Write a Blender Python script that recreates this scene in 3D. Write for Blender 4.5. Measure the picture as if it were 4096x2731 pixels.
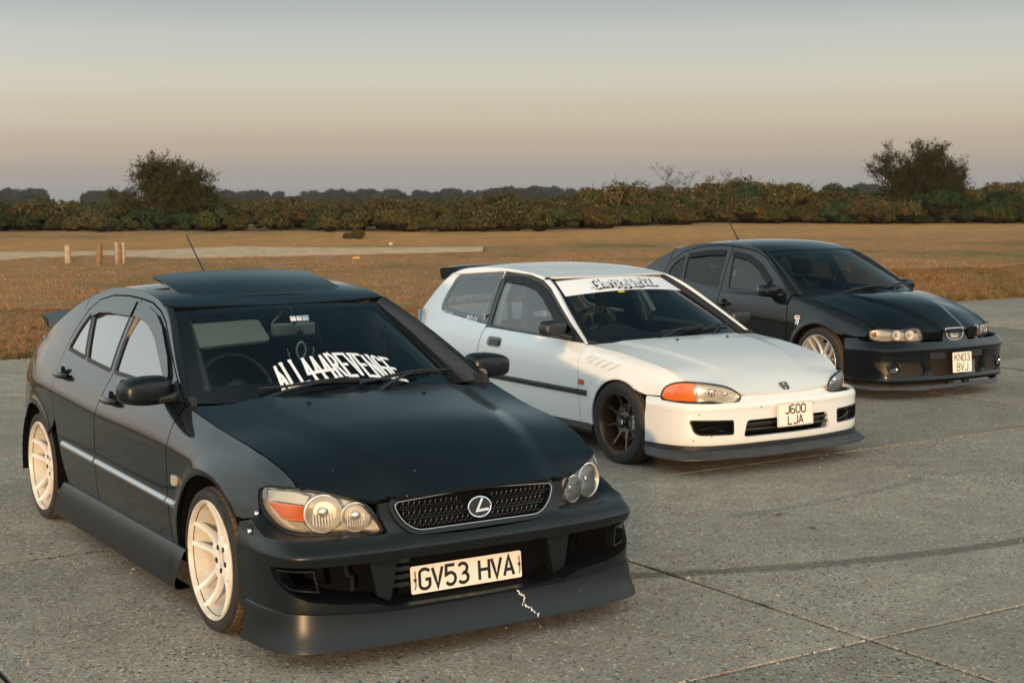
import bpy, bmesh, math, random
import numpy as np
from mathutils import Vector, Matrix, Euler, geometry
from math import radians as R_, sin, cos, pi, sqrt, atan2
random.seed(7); np.random.seed(7)
SC = bpy.context.scene
for o in list(bpy.data.objects): bpy.data.objects.remove(o)
COL = SC.collection

# ------------------------------------------------------------------ camera
CAM_H, F_PX, PITCH, ROLL = 1.782, 5979.3, 0.0949, -0.0066
cd = bpy.data.cameras.new("camera"); cam = bpy.data.objects.new("camera", cd); COL.objects.link(cam)
cd.sensor_width = 36.0; cd.lens = F_PX / 4096 * 36.0; cd.clip_start = .1; cd.clip_end = 3000
_r = Vector((1, 0, 0)); _f = Vector((0, cos(PITCH), -sin(PITCH))); _u = Vector((0, sin(PITCH), cos(PITCH)))
_x = _r * cos(ROLL) + _u * sin(ROLL); _y = -_r * sin(ROLL) + _u * cos(ROLL)
cam.matrix_world = Matrix(((_x.x, _y.x, -_f.x, 0), (_x.y, _y.y, -_f.y, 0), (_x.z, _y.z, -_f.z, CAM_H), (0, 0, 0, 1)))
cd.dof.use_dof = True; cd.dof.focus_distance = 6.6; cd.dof.aperture_fstop = 8.0
SC.camera = cam

# ------------------------------------------------------------------ light
def s2l(r, g, b):
    def f(c):
        c /= 255.0
        return c / 12.92 if c <= .04045 else ((c + .055) / 1.055) ** 2.4
    return (f(r), f(g), f(b), 1.0)
SUN_DIR = Vector((-.13, -.99, 0)).normalized(); SUN_EL = R_(4.0)      # direction TO the sun
SUN_VEC = Vector((SUN_DIR.x * cos(SUN_EL), SUN_DIR.y * cos(SUN_EL), sin(SUN_EL)))
sd = bpy.data.lights.new("sun", 'SUN'); sun = bpy.data.objects.new("sun", sd); COL.objects.link(sun)
sd.energy = 3.6; sd.angle = R_(0.8); sd.color = (1.0, .63, .31)
sun.rotation_euler = SUN_VEC.to_track_quat('Z', 'Y').to_euler(); sun.location = SUN_VEC * 60

W = bpy.data.worlds.new("World"); SC.world = W; W.use_nodes = True
nt = W.node_tree; nt.nodes.clear()
def wn(t, **k):
    n = nt.nodes.new(t)
    for a, b in k.items(): setattr(n, a, b)
    return n
def wm(op, a, b=None, c=None, clamp=False):
    n = wn('ShaderNodeMath', operation=op); n.use_clamp = clamp
    for i, v in enumerate((a, b, c)):
        if v is None: continue
        if isinstance(v, (int, float)): n.inputs[i].default_value = v
        else: nt.links.new(v, n.inputs[i])
    return n.outputs[0]
tc = wn('ShaderNodeTexCoord'); sep = wn('ShaderNodeSeparateXYZ'); nt.links.new(tc.outputs['Generated'], sep.inputs[0])
X_, Y_, Z_ = sep.outputs
elev = wm('DIVIDE', wm('ARCSINE', Z_), pi / 2)                         # 0 horizon .. 1 zenith
hor = wm('SQRT', wm('ADD', wm('ADD', wm('MULTIPLY', X_, X_), wm('MULTIPLY', Y_, Y_)), 1e-4))
az = wm('DIVIDE', wm('ADD', wm('MULTIPLY', X_, SUN_DIR.x), wm('MULTIPLY', Y_, SUN_DIR.y)), hor)
def ramp(fac, stops):
    n = wn('ShaderNodeValToRGB'); cr = n.color_ramp; cr.interpolation = 'EASE'
    while len(cr.elements) > 1: cr.elements.remove(cr.elements[-1])
    cr.elements[0].position = stops[0][0]; cr.elements[0].color = stops[0][1]
    for p, c in stops[1:]:
        e = cr.elements.new(p); e.color = c
    nt.links.new(fac, n.inputs[0]); return n.outputs[0]
def k(c, s): return (c[0] * s, c[1] * s, c[2] * s, 1)
# the sky away from the sun: grey blue at the horizon, a tan and a cream band, blue grey above
# positions = degrees / 90
anti = ramp(elev, [(0.0, s2l(153, 154, 156)), (.9 / 90, s2l(167, 161, 156)), (2.0 / 90, s2l(188, 174, 157)), (3.2 / 90, s2l(204, 193, 173)),
                   (4.6 / 90, s2l(211, 206, 191)), (5.8 / 90, s2l(201, 202, 196)), (7.4 / 90, s2l(178, 185, 184)), (12 / 90, s2l(136, 157, 164)),
                   (28 / 90, s2l(66, 94, 104)), (58 / 90, s2l(66, 94, 104)), (1.0, (.20, .26, .29, 1))])
solar = ramp(elev, [(0.0, (.90, .72, .58, 1)), (4 / 90, (1.35, 1.28, 1.15, 1)), (12 / 90, (1.50, 1.62, 1.58, 1)), (30 / 90, (1.55, 1.80, 1.84, 1)),
                    (44 / 90, (1.08, 1.34, 1.40, 1)), (58 / 90, (.42, .50, .54, 1)), (1.0, (.20, .26, .29, 1))])
mr = wn('ShaderNodeMapRange', interpolation_type='SMOOTHSTEP')
mr.inputs['From Min'].default_value = -.97; mr.inputs['From Max'].default_value = -.30
nt.links.new(az, mr.inputs['Value'])
mix = wn('ShaderNodeMix', data_type='RGBA'); nt.links.new(mr.outputs[0], mix.inputs['Factor'])
nt.links.new(anti, mix.inputs['A']); nt.links.new(solar, mix.inputs['B'])
sky = wn('ShaderNodeTexSky', sky_type='NISHITA'); sky.sun_disc = False
sky.sun_elevation = SUN_EL; sky.sun_rotation = atan2(SUN_DIR.x, SUN_DIR.y)
b1 = wn('ShaderNodeBackground'); b1.inputs[1].default_value = .92; nt.links.new(mix.outputs['Result'], b1.inputs[0])
b2 = wn('ShaderNodeBackground'); b2.inputs[1].default_value = .01; nt.links.new(sky.outputs[0], b2.inputs[0])
ad = wn('ShaderNodeAddShader'); nt.links.new(b1.outputs[0], ad.inputs[0]); nt.links.new(b2.outputs[0], ad.inputs[1])
wo = wn('ShaderNodeOutputWorld'); nt.links.new(ad.outputs[0], wo.inputs[0])

SC.view_settings.view_transform = 'Standard'; SC.view_settings.look = 'None'
SC.view_settings.exposure = 0.0; SC.view_settings.gamma = 1.0; SC.view_settings.use_curve_mapping = False
SC.render.engine = 'CYCLES'
cy = SC.cycles; cy.max_bounces = 8; cy.diffuse_bounces = 3; cy.glossy_bounces = 4; cy.transmission_bounces = 6; cy.transparent_max_bounces = 16
cy.use_denoising = True; cy.caustics_reflective = False; cy.caustics_refractive = False
cy.sample_clamp_indirect = 4.0

# ------------------------------------------------------------------ helpers
def tag(o, label=None, cat=None, group=None, kind=None):
    if label: o['label'] = label
    if cat: o['category'] = cat
    if group: o['group'] = group
    if kind: o['kind'] = kind
    return o
def empty(name, loc=(0, 0, 0), rz=0.0, parent=None):
    o = bpy.data.objects.new(name, None); COL.objects.link(o); o.location = loc; o.rotation_euler = (0, 0, rz)
    o.empty_display_size = .2
    if parent: o.parent = parent
    return o
def link(name, me, parent=None):
    o = bpy.data.objects.new(name, me); COL.objects.link(o)
    if parent is not None: o.parent = parent
    return o
def mk(name, vs, fs, mat=None, parent=None, sharp=35, flat=False):
    me = bpy.data.meshes.new(name); me.from_pydata([tuple(map(float, v)) for v in vs], [], [tuple(map(int, f)) for f in fs])
    if not flat:
        me.polygons.foreach_set('use_smooth', [True] * len(me.polygons))
        if sharp: me.set_sharp_from_angle(angle=R_(sharp))
    if mat: me.materials.append(mat)
    me.update()
    return link(name, me, parent)
def bevel(o, w=.006, n=2, ang=30):
    m = o.modifiers.new("bevel", 'BEVEL'); m.width = w; m.segments = n; m.limit_method = 'ANGLE'; m.angle_limit = R_(ang); m.harden_normals = False
    return o
def spl(pts):
    """natural cubic spline through (x, y) pairs, linear outside"""
    p = np.array(sorted(pts), float); x, y = p[:, 0], p[:, 1]; n = len(x)
    if n == 1: return lambda t: np.full_like(np.asarray(t, float), y[0])
    h = np.diff(x); A = np.zeros((n, n)); b = np.zeros(n); A[0, 0] = A[-1, -1] = 1
    for i in range(1, n - 1):
        A[i, i - 1] = h[i - 1]; A[i, i] = 2 * (h[i - 1] + h[i]); A[i, i + 1] = h[i]
        b[i] = 3 * ((y[i + 1] - y[i]) / h[i] - (y[i] - y[i - 1]) / h[i - 1])
    c = np.linalg.solve(A, b); d = np.diff(c) / (3 * h); bb = np.diff(y) / h - h * (2 * c[:-1] + c[1:]) / 3
    sl0, sl1 = bb[0], bb[-1] + 2 * c[-2] * h[-1] + 3 * d[-1] * h[-1] ** 2
    def f(t):
        t = np.asarray(t, float); i = np.clip(np.searchsorted(x, t) - 1, 0, n - 2); u = np.clip(t, x[0], x[-1]) - x[i]
        r = y[i] + bb[i] * u + c[i] * u ** 2 + d[i] * u ** 3
        return r + np.where(t < x[0], (t - x[0]) * sl0, 0) + np.where(t > x[-1], (t - x[-1]) * sl1, 0)
    return f
def pch(pts):
    """monotone cubic through (x, y) pairs, linear outside"""
    p = np.array(sorted(pts), float); x, y = p[:, 0], p[:, 1]
    def f(t):
        t = np.asarray(t, float); sh = t.shape; t = t.ravel(); N = len(t)
        return pchN(np.tile(x, (N, 1)), np.tile(y, (N, 1)), t).reshape(sh)
    return f
def pchN(Zr, Wr, z):
    """row-wise PCHIP: Zr, Wr (N, K) with Zr increasing, z (N,)"""
    h = np.maximum(np.diff(Zr, axis=1), 1e-5); dl = np.diff(Wr, axis=1) / h; N, K = Zr.shape
    m = np.zeros((N, K))
    if K > 2:
        w1 = 2 * h[:, 1:] + h[:, :-1]; w2 = h[:, 1:] + 2 * h[:, :-1]
        a, b = dl[:, :-1], dl[:, 1:]; ok = a * b > 0
        m[:, 1:-1] = np.where(ok, (w1 + w2) / np.where(ok, w1 / np.where(a == 0, 1, a) + w2 / np.where(b == 0, 1, b), 1), 0)
    m[:, 0] = dl[:, 0]; m[:, -1] = dl[:, -1]
    i = np.clip((Zr < z[:, None]).sum(1) - 1, 0, K - 2); r = np.arange(N)
    hi = h[r, i]; t = (np.clip(z, Zr[:, 0], Zr[:, -1]) - Zr[r, i]) / hi
    t2, t3 = t * t, t * t * t
    v = (2 * t3 - 3 * t2 + 1) * Wr[r, i] + (t3 - 2 * t2 + t) * hi * m[r, i] + (-2 * t3 + 3 * t2) * Wr[r, i + 1] + (t3 - t2) * hi * m[r, i + 1]
    v += np.where(z < Zr[:, 0], (z - Zr[:, 0]) * m[:, 0], 0) + np.where(z > Zr[:, -1], (z - Zr[:, -1]) * m[:, -1], 0)
    return v
def inpoly(P, poly):
    x, y = P[:, 0], P[:, 1]; c = np.zeros(len(P), bool); a = poly; b = np.roll(poly, -1, 0)
    for (x1, y1), (x2, y2) in zip(a, b):
        if y1 == y2: continue
        c ^= ((y1 > y) != (y2 > y)) & (x < (x2 - x1) * (y - y1) / (y2 - y1) + x1)
    return c
def area2(p):
    q = np.roll(p, -1, 0); return .5 * np.sum(p[:, 0] * q[:, 1] - q[:, 0] * p[:, 1])
def dens(poly, d):
    out = []
    for a, b in zip(poly, np.roll(poly, -1, 0)):
        n = max(1, int(math.ceil(np.linalg.norm(b - a) / d - .3)))
        for i in range(n): out.append(a + (b - a) * i / n)
    return np.array(out)
def rnd(poly, r, n=5):
    """round every corner of a polygon (r: number or list)"""
    P = np.array(poly, float); N = len(P); out = []
    for i in range(N):
        rr = r[i] if isinstance(r, (list, tuple)) else r
        a, b, c = P[i - 1], P[i], P[(i + 1) % N]
        u, v = a - b, c - b; lu, lv = np.linalg.norm(u), np.linalg.norm(v)
        k_ = min(rr, lu * .49, lv * .49)
        if k_ < 1e-4: out.append(b); continue
        p, q = b + u / lu * k_, b + v / lv * k_
        for j in range(n + 1):
            t = j / n; out.append((1 - t) ** 2 * p + 2 * t * (1 - t) * b + t * t * q)
    return np.array(out)
def curve2(pts, n=40):
    """smooth open curve through 2D/3D points"""
    P = np.array(pts, float); d = np.r_[0, np.cumsum(np.linalg.norm(np.diff(P, axis=0), axis=1))]; d /= d[-1]
    t = np.linspace(0, 1, n); return np.stack([spl(list(zip(d, P[:, j])))(t) for j in range(P.shape[1])], 1)
def arc(cx, cz, r, a0, a1, n=24, rz=None):
    a = np.radians(np.linspace(a0, a1, n)); return [(cx + r * cos(t), cz + (rz or r) * sin(t)) for t in a]
def inset(poly, g):
    P = np.array(poly, float); s = 1 if area2(P) > 0 else -1; N = len(P); out = []
    for i in range(N):
        a, b, c = P[i - 1], P[i], P[(i + 1) % N]
        e1 = (b - a) / (np.linalg.norm(b - a) + 1e-9); e2 = (c - b) / (np.linalg.norm(c - b) + 1e-9)
        n1 = np.array([-e1[1], e1[0]]) * s; n2 = np.array([-e2[1], e2[0]]) * s
        m = n1 + n2; m /= max(np.linalg.norm(m), .3); k_ = g / max(m @ n1, .35); out.append(b + m * k_)
    return np.array(out)
def normals(fn, P, e=1e-3):
    a = np.array([e, 0]); b = np.array([0, e])
    n = np.cross(fn(P + a) - fn(P - a), fn(P + b) - fn(P - b)); return n / (np.linalg.norm(n, axis=1, keepdims=True) + 1e-12)
CTR = np.array([-1.2, 0, .45])
def panel(name, fn, poly, mat, parent, holes=(), d=.025, lip=.014, gap=.0, off=0.0, mir=False, sc=(1, 1), thick=False):
    """a sheet-metal (or glass) panel: polygon in the surface's own 2D coordinates, lifted by fn, with returned edges"""
    poly = np.array(poly, float)
    if gap: poly = inset(poly, gap)
    if area2(poly) < 0: poly = poly[::-1]
    S = np.array(sc, float)
    loops = [dens(poly * S, d)] + [dens(np.array(h, float) * S, d) for h in holes]
    lo, hi = loops[0].min(0), loops[0].max(0)
    gx, gy = np.arange(lo[0], hi[0] + d, d), np.arange(lo[1], hi[1] + d, d * .87)
    G = np.array([(x + (d / 2 if j % 2 else 0), y) for j, y in enumerate(gy) for x in gx])
    keep = inpoly(G, loops[0])
    for h in loops[1:]: keep &= ~inpoly(G, h)
    G = G[keep]
    B = np.concatenate(loops)
    if len(G):
        md = np.full(len(G), 9.)
        for i in range(0, len(B), 400): md = np.minimum(md, np.linalg.norm(G[:, None] - B[None, i:i + 400], axis=2).min(1))
        G = G[md > d * .5]
    V = np.concatenate([B, G]) if len(G) else B
    E = []; o = 0
    for l in loops:
        n = len(l); E += [(o + i, o + (i + 1) % n) for i in range(n)]; o += n
    r = geometry.delaunay_2d_cdt([Vector(v) for v in V], E, [], 0, 1e-6)
    V2 = np.array([(v.x, v.y) for v in r[0]]); F = np.array([f for f in r[2] if len(f) == 3])
    c = V2[F].mean(1); k_ = inpoly(c, loops[0])
    for h in loops[1:]: k_ &= ~inpoly(c, h)
    F = F[k_]; V2 = V2 / S
    nrm = normals(fn, V2); P = fn(V2)
    s = np.sign(np.sum(nrm * (P - CTR), 1).sum()) or 1
    nrm = nrm * s; P = P + nrm * off
    p0, p1, p2 = P[F[:, 0]], P[F[:, 1]], P[F[:, 2]]
    fn_ = np.cross(p1 - p0, p2 - p0)
    if np.sum(fn_ * nrm[F[:, 0]], 1).sum() < 0: F = F[:, ::-1]
    vs = [tuple(v) for v in P]; fs = [tuple(f) for f in F]; ln = [nrm[i] for f in F for i in f]
    if lip:
        # border edges = edges used once
        cnt = {}
        for f in fs:
            for i in range(3):
                a, b = f[i], f[(i + 1) % 3]; cnt[(min(a, b), max(a, b))] = cnt.get((min(a, b), max(a, b)), []) + [(a, b)]
        m1, m2 = {}, {}
        for e_ in cnt.values():
            if len(e_) != 1: continue
            a, b = e_[0]
            for q in (a, b):
                if q not in m1:
                    m1[q] = len(vs); vs.append(tuple(P[q])); m2[q] = len(vs); vs.append(tuple(P[q] - nrm[q] * lip))
            fs.append((m1[b], m1[a], m2[a], m2[b]))
            t_ = np.cross(P[b] - P[a], nrm[a]); t_ /= (np.linalg.norm(t_) + 1e-12); ln += [t_] * 4
    out = []
    for side in ((1, -1) if mir else (1,)):
        v_ = [(x, y * side, z) for x, y, z in vs]; f_ = fs if side > 0 else [tuple(reversed(f)) for f in fs]
        if side > 0: l_ = [tuple(n) for n in ln]
        else:
            l_ = []; q = 0
            for f in fs:
                l_ += [(n[0], -n[1], n[2]) for n in reversed(ln[q:q + len(f)])]; q += len(f)
        me = bpy.data.meshes.new(name); me.from_pydata(v_, [], f_); me.polygons.foreach_set('use_smooth', [True] * len(f_))
        if mat: me.materials.append(mat)
        me.normals_split_custom_set(l_); me.update()
        out.append(link(name, me, parent))
    return out if mir else out[0]
def tps(bd, bulge=0.0, n=None, inner=()):
    """smooth surface through a closed 3D boundary: returns (fn, 2D polygon)"""
    B = np.array(bd, float); c = B.mean(0); u, s, vt = np.linalg.svd(B - c)
    ex, ey, ez = vt
    if ez @ (c - CTR) < 0: ez = -ez
    ex = ex if abs(ex[1]) > .5 or abs(ex[0]) > .5 else ex; ey = np.cross(ez, ex)
    Q = np.concatenate([B, np.array(inner, float).reshape(-1, 3)]) if len(inner) else B
    q2 = np.stack([(Q - c) @ ex, (Q - c) @ ey], 1); hz = (Q - c) @ ez
    def U(r2): return np.where(r2 < 1e-12, 0, .5 * r2 * np.log(np.maximum(r2, 1e-12)))
    N = len(Q); K = U(((q2[:, None] - q2[None]) ** 2).sum(2)) + np.eye(N) * 1e-7
    Pm = np.c_[np.ones(N), q2]; A = np.zeros((N + 3, N + 3)); A[:N, :N] = K; A[:N, N:] = Pm; A[N:, :N] = Pm.T
    w = np.linalg.solve(A, np.r_[hz, 0, 0, 0])
    ctr2 = q2[:len(B)].mean(0); poly = q2[:len(B)]
    def h(P):
        P = np.asarray(P, float); r = U(((P[:, None] - q2[None]) ** 2).sum(2)) @ w[:N] + w[N] + P @ w[N + 1:]
        if bulge:
            a = poly; b = np.roll(poly, -1, 0); ab = b - a; md = np.full(len(P), 9.)
            for a_, ab_ in zip(a, ab):
                t = np.clip(((P - a_) @ ab_) / (ab_ @ ab_ + 1e-12), 0, 1); md = np.minimum(md, np.linalg.norm(P - a_ - t[:, None] * ab_, axis=1))
            mx = .06; r = r + bulge * (1 - (1 - np.minimum(md / mx, 1)) ** 2)
        return r
    def fn(P): 
        P = np.asarray(P, float); return c + P[:, :1] * ex + P[:, 1:2] * ey + h(P)[:, None] * ez
    def to2(p): p = np.asarray(p, float); return np.stack([(p - c) @ ex, (p - c) @ ey], -1)
    fn.to2 = to2; fn.ez = ez
    return fn, poly
def loft(name, curves, mat, parent, close=False, capn=False, mir=False, sharp=35, thick=0.0, sym=False):
    C = np.array(curves, float); m, n = C.shape[:2]; vs = C.reshape(-1, 3); fs = []
    for i in range(m - (0 if close else 1)):
        for j in range(n - 1):
            a, b = i * n + j, i * n + j + 1; c_, d_ = ((i + 1) % m) * n + j + 1, ((i + 1) % m) * n + j; fs.append((a, b, c_, d_))
    if capn:
        fs.append(tuple(i * n for i in range(m))); fs.append(tuple(i * n + n - 1 for i in reversed(range(m))))
    out = []
    for side in ((1, -1) if mir else (1,)):
        v_ = vs * np.array([1, side, 1]); f_ = fs if side > 0 else [tuple(reversed(f)) for f in fs]
        o = mk(name, v_, f_, mat, parent, sharp)
        bm = bmesh.new(); bm.from_mesh(o.data); bmesh.ops.recalc_face_normals(bm, faces=bm.faces)
        if not close and len(bm.faces):
            s_ = sum(((f.calc_center_median() - Vector(CTR)).dot(f.normal)) * f.calc_area() for f in bm.faces)
            if s_ < 0: bmesh.ops.reverse_faces(bm, faces=bm.faces)
        bm.to_mesh(o.data); bm.free()
        if thick:
            md = o.modifiers.new("solid", 'SOLIDIFY'); md.thickness = thick; md.offset = -1
        out.append(o)
    return out if mir else out[0]
class MB:
    """collects shapes into one mesh"""
    def __init__(s): s.v = []; s.f = []
    def add(s, v, f):
        o = len(s.v); s.v += [tuple(map(float, p)) for p in v]; s.f += [tuple(i + o for i in q) for q in f]; return s
    def box(s, c, h, rot=None, taper=None):
        v = []
        for z in (-1, 1):
            for y in (-1, 1):
                for x in (-1, 1):
                    p = Vector((x * h[0], y * h[1], z * h[2]))
                    if taper and z > 0: p.x *= taper; p.y *= taper
                    if rot is not None: p = rot @ p
                    v.append(p + Vector(c))
        return s.add(v, [(0, 2, 3, 1), (4, 5, 7, 6), (0, 1, 5, 4), (2, 6, 7, 3), (0, 4, 6, 2), (1, 3, 7, 5)])
    def tube(s, path, r, n=8, cap=True, flat=None):
        P = [Vector(p) for p in path]; N = len(P); rr = r if hasattr(r, '__len__') else [r] * N; v = []; f = []
        up = None
        for i in range(N):
            t = (P[min(i + 1, N - 1)] - P[max(i - 1, 0)]).normalized()
            if up is None: up = Vector((0, 0, 1)) if abs(t.z) < .9 else Vector((1, 0, 0))
            a = t.cross(up).normalized(); b = a.cross(t).normalized(); up = b
            for j in range(n):
                th = 2 * pi * j / n; v.append(P[i] + a * (cos(th) * rr[i]) + b * (sin(th) * rr[i] * (flat or 1)))
        for i in range(N - 1):
            for j in range(n): f.append((i * n + j, i * n + (j + 1) % n, (i + 1) * n + (j + 1) % n, (i + 1) * n + j))
        if cap: f.append(tuple(reversed(range(n)))); f.append(tuple((N - 1) * n + j for j in range(n)))
        return s.add(v, f)
    def lathe(s, prof, n=48, M=None, close=False):
        """profile (r, h) turned round the local Y axis: x = r cos, z = r sin, y = h"""
        v = []; f = []; m = len(prof)
        for j in range(n):
            th = 2 * pi * j / n
            for r, h in prof: v.append((r * cos(th), h, r * sin(th)))
        for j in range(n):
            for i in range(m - (0 if close else 1)):
                i2 = (i + 1) % m; f.append((j * m + i, j * m + i2, ((j + 1) % n) * m + i2, ((j + 1) % n) * m + i))
        if M is not None: v = [M @ Vector(p) for p in v]
        return s.add(v, f)
    def prism(s, poly, M, h):
        """2D polygon extruded by h along local z, placed by matrix M"""
        P = np.array(poly, float)
        if area2(P) < 0: P = P[::-1]
        n = len(P); v = [M @ Vector((x, y, 0)) for x, y in P] + [M @ Vector((x, y, h)) for x, y in P]
        f = [tuple(reversed(range(n))), tuple(range(n, 2 * n))] + [(i, (i + 1) % n, n + (i + 1) % n, n + i) for i in range(n)]
        return s.add(v, f)
    def ball(s, c, r, nu=12, nv=8):
        rx, ry, rz = r if hasattr(r, '__len__') else (r, r, r); v = []; f = []
        for i in range(nv + 1):
            ph = pi * i / nv
            for j in range(nu): th = 2 * pi * j / nu; v.append((c[0] + rx * sin(ph) * cos(th), c[1] + ry * sin(ph) * sin(th), c[2] + rz * cos(ph)))
        for i in range(nv):
            for j in range(nu): f.append((i * nu + j, (i + 1) * nu + j, (i + 1) * nu + (j + 1) % nu, i * nu + (j + 1) % nu))
        return s.add(v, f)
    def build(s, name, mat, parent=None, sharp=35, mir=False, flat=False):
        if mir:
            a = mk(name, s.v, s.f, mat, parent, sharp, flat)
            b = mk(name, [(x, -y, z) for x, y, z in s.v], [tuple(reversed(q)) for q in s.f], mat, parent, sharp, flat); return [a, b]
        return mk(name, s.v, s.f, mat, parent, sharp, flat)
def frame(o, ex, ey):
    ex = Vector(ex).normalized(); ez = ex.cross(Vector(ey)).normalized(); ey = ez.cross(ex)
    return Matrix(((ex.x, ey.x, ez.x, o[0]), (ex.y, ey.y, ez.y, o[1]), (ex.z, ey.z, ez.z, o[2]), (0, 0, 0, 1)))
# stroke lettering: each glyph a list of polylines on a 0..1 x 0..1.6 cell (x scaled by width)
def _c(cx, cy, rx, ry, a0, a1, n=9): return [(cx + rx * cos(R_(a0 + (a1 - a0) * i / n)), cy + ry * sin(R_(a0 + (a1 - a0) * i / n))) for i in range(n + 1)]
GLY = {
 'G': [_c(.5, 1.25, .5, .35, 20, 180) + _c(.5, .35, .5, .35, 180, 360) + [(1, .75), (.55, .75)]],
 'V': [[(0, 1.6), (.5, 0), (1, 1.6)]], '5': [[(.95, 1.6), (.1, 1.6), (.05, .85)] + _c(.5, .5, .5, .5, 125, -150)],
 '3': [_c(.47, 1.2, .46, .4, 150, -80) + _c(.5, .42, .5, .42, 80, -150)], 'H': [[(0, 0), (0, 1.6)], [(1, 0), (1, 1.6)], [(0, .82), (1, .82)]],
 'A': [[(0, 0), (.5, 1.6), (1, 0)], [(.2, .5), (.8, .5)]], 'J': [[(1, 1.6), (1, .4)] + _c(.5, .4, .5, .4, 0, -160)],
 '6': [_c(.5, 1.25, .48, .35, 30, 180) + _c(.5, .42, .5, .42, 180, 540, 16)], '0': [_c(.5, 1.15, .5, .45, 0, 180) + _c(.5, .45, .5, .45, 180, 360) + [(1, 1.15)]],
 'L': [[(0, 1.6), (0, 0), (.95, 0)]], 'K': [[(0, 0), (0, 1.6)], [(1, 1.6), (.05, .7)], [(.3, .95), (1, 0)]], 'N': [[(0, 0), (0, 1.6), (1, 0), (1, 1.6)]],
 'B': [[(0, .82), (.55, .82)] + _c(.55, 1.21, .42, .39, -90, 90) + [(0, 1.6), (0, 0), (.55, 0)] + _c(.55, .41, .45, .41, -90, 90)],
 'R': [[(0, 0), (0, 1.6), (.5, 1.6)] + _c(.5, 1.2, .48, .4, 90, -90) + [(0, .8)], [(.45, .8), (1, 0)]],
 'E': [[(1, 1.6), (0, 1.6), (0, 0), (1, 0)], [(0, .82), (.75, .82)]], '4': [[(.75, 0), (.62, 1.6), (0, .5), (1.05, .5)]],
 'X': [[(0, 0), (1, 1.6)], [(0, 1.6), (1, 0)]], 'F': [[(0, 0), (0, 1.6), (1, 1.6)], [(0, .85), (.7, .85)]],
 'P': [[(0, 0), (0, 1.6), (.5, 1.6)] + _c(.5, 1.2, .48, .42, 90, -90) + [(0, .78)]], 'C': [_c(.5, 1.2, .5, .4, 20, 180) + _c(.5, .4, .5, .4, 180, 340)],
 'T': [[(0, 1.6), (1, 1.6)], [(.5, 1.6), (.5, 0)]], 'D': [[(0, 0), (0, 1.6), (.4, 1.6)] + _c(.4, 1.0, .6, .6, 90, 0) + _c(.4, .6, .6, .6, 0, -90) + [(0, 0)]],
 'O': [_c(.5, 1.1, .5, .5, 0, 180) + _c(.5, .5, .5, .5, 180, 360) + [(1, 1.1)]], 'S': [_c(.5, 1.22, .46, .38, 30, 270) + _c(.5, .42, .48, .42, 90, -150)],
 'U': [[(0, 1.6), (0, .45)] + _c(.5, .45, .5, .45, 180, 360) + [(1, 1.6)]], 'M': [[(0, 0), (0, 1.6), (.5, .6), (1, 1.6), (1, 0)]],
 'h': [[(0, 0), (0, 1.6)], [(0, .6)] + _c(.4, .6, .4, .4, 150, 0) + [(.8, 0)]], 'e': [[(.05, .5), (.8, .55)] + _c(.42, .5, .4, .48, 10, 320)],
 't': [[(.4, 1.5), (.35, .2), (.6, 0), (.85, .1)], [(0, 1.05), (.95, 1.1)]], 'o': [_c(.42, .5, .4, .48, 0, 360, 14)], 'x': [[(0, 0), (.85, 1)], [(0, 1), (.85, 0)]],
 'r': [[(0, 0), (0, 1)], [(0, .65)] + _c(.4, .6, .4, .38, 160, 50)], 'k': [[(0, 0), (0, 1.6)], [(.8, 1), (.05, .45), (.85, 0)]],
 'W': [[(0, 1.6), (.3, 0), (.55, 1.2), (.8, 0), (1.15, 1.6)]], 'Z': [[(0, 1.5), (1, 1.6), (.05, 0), (1.1, .1)]], '@': [_c(.5, .5, .5, .5, 0, 330, 14), _c(.5, .5, .22, .22, 0, 360, 10)],
 '_': [[(0, 0), (1, 0)]], '2': [_c(.5, 1.15, .48, .45, 160, -30) + [(.05, 0), (1, 0)]], '-': [[(0, .7), (.7, .7)]], '.': [[(.3, 0), (.3, .12)]], ' ': [],
 'I': [[(.5, 0), (.5, 1.6)]], 'Y': [[(0, 1.6), (.5, .8), (1, 1.6)], [(.5, .8), (.5, 0)]],
}
def ribbon(pts, w, cyc=False):
    P = np.array(pts, float); N = len(P); L = []; Rr = []
    for i in range(N):
        t1 = P[i] - P[i - 1] if i > 0 else P[1] - P[0]; t2 = P[i + 1] - P[i] if i < N - 1 else P[-1] - P[-2]
        t1 = t1 / (np.linalg.norm(t1) + 1e-9); t2 = t2 / (np.linalg.norm(t2) + 1e-9); n1 = np.array([-t1[1], t1[0]]); n2 = np.array([-t2[1], t2[0]])
        m = n1 + n2; l = np.linalg.norm(m); m = m / l if l > .3 else n1; q = w / 2 / max(m @ n1, .45); L.append(P[i] + m * q); Rr.append(P[i] - m * q)
    return L, Rr
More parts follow.
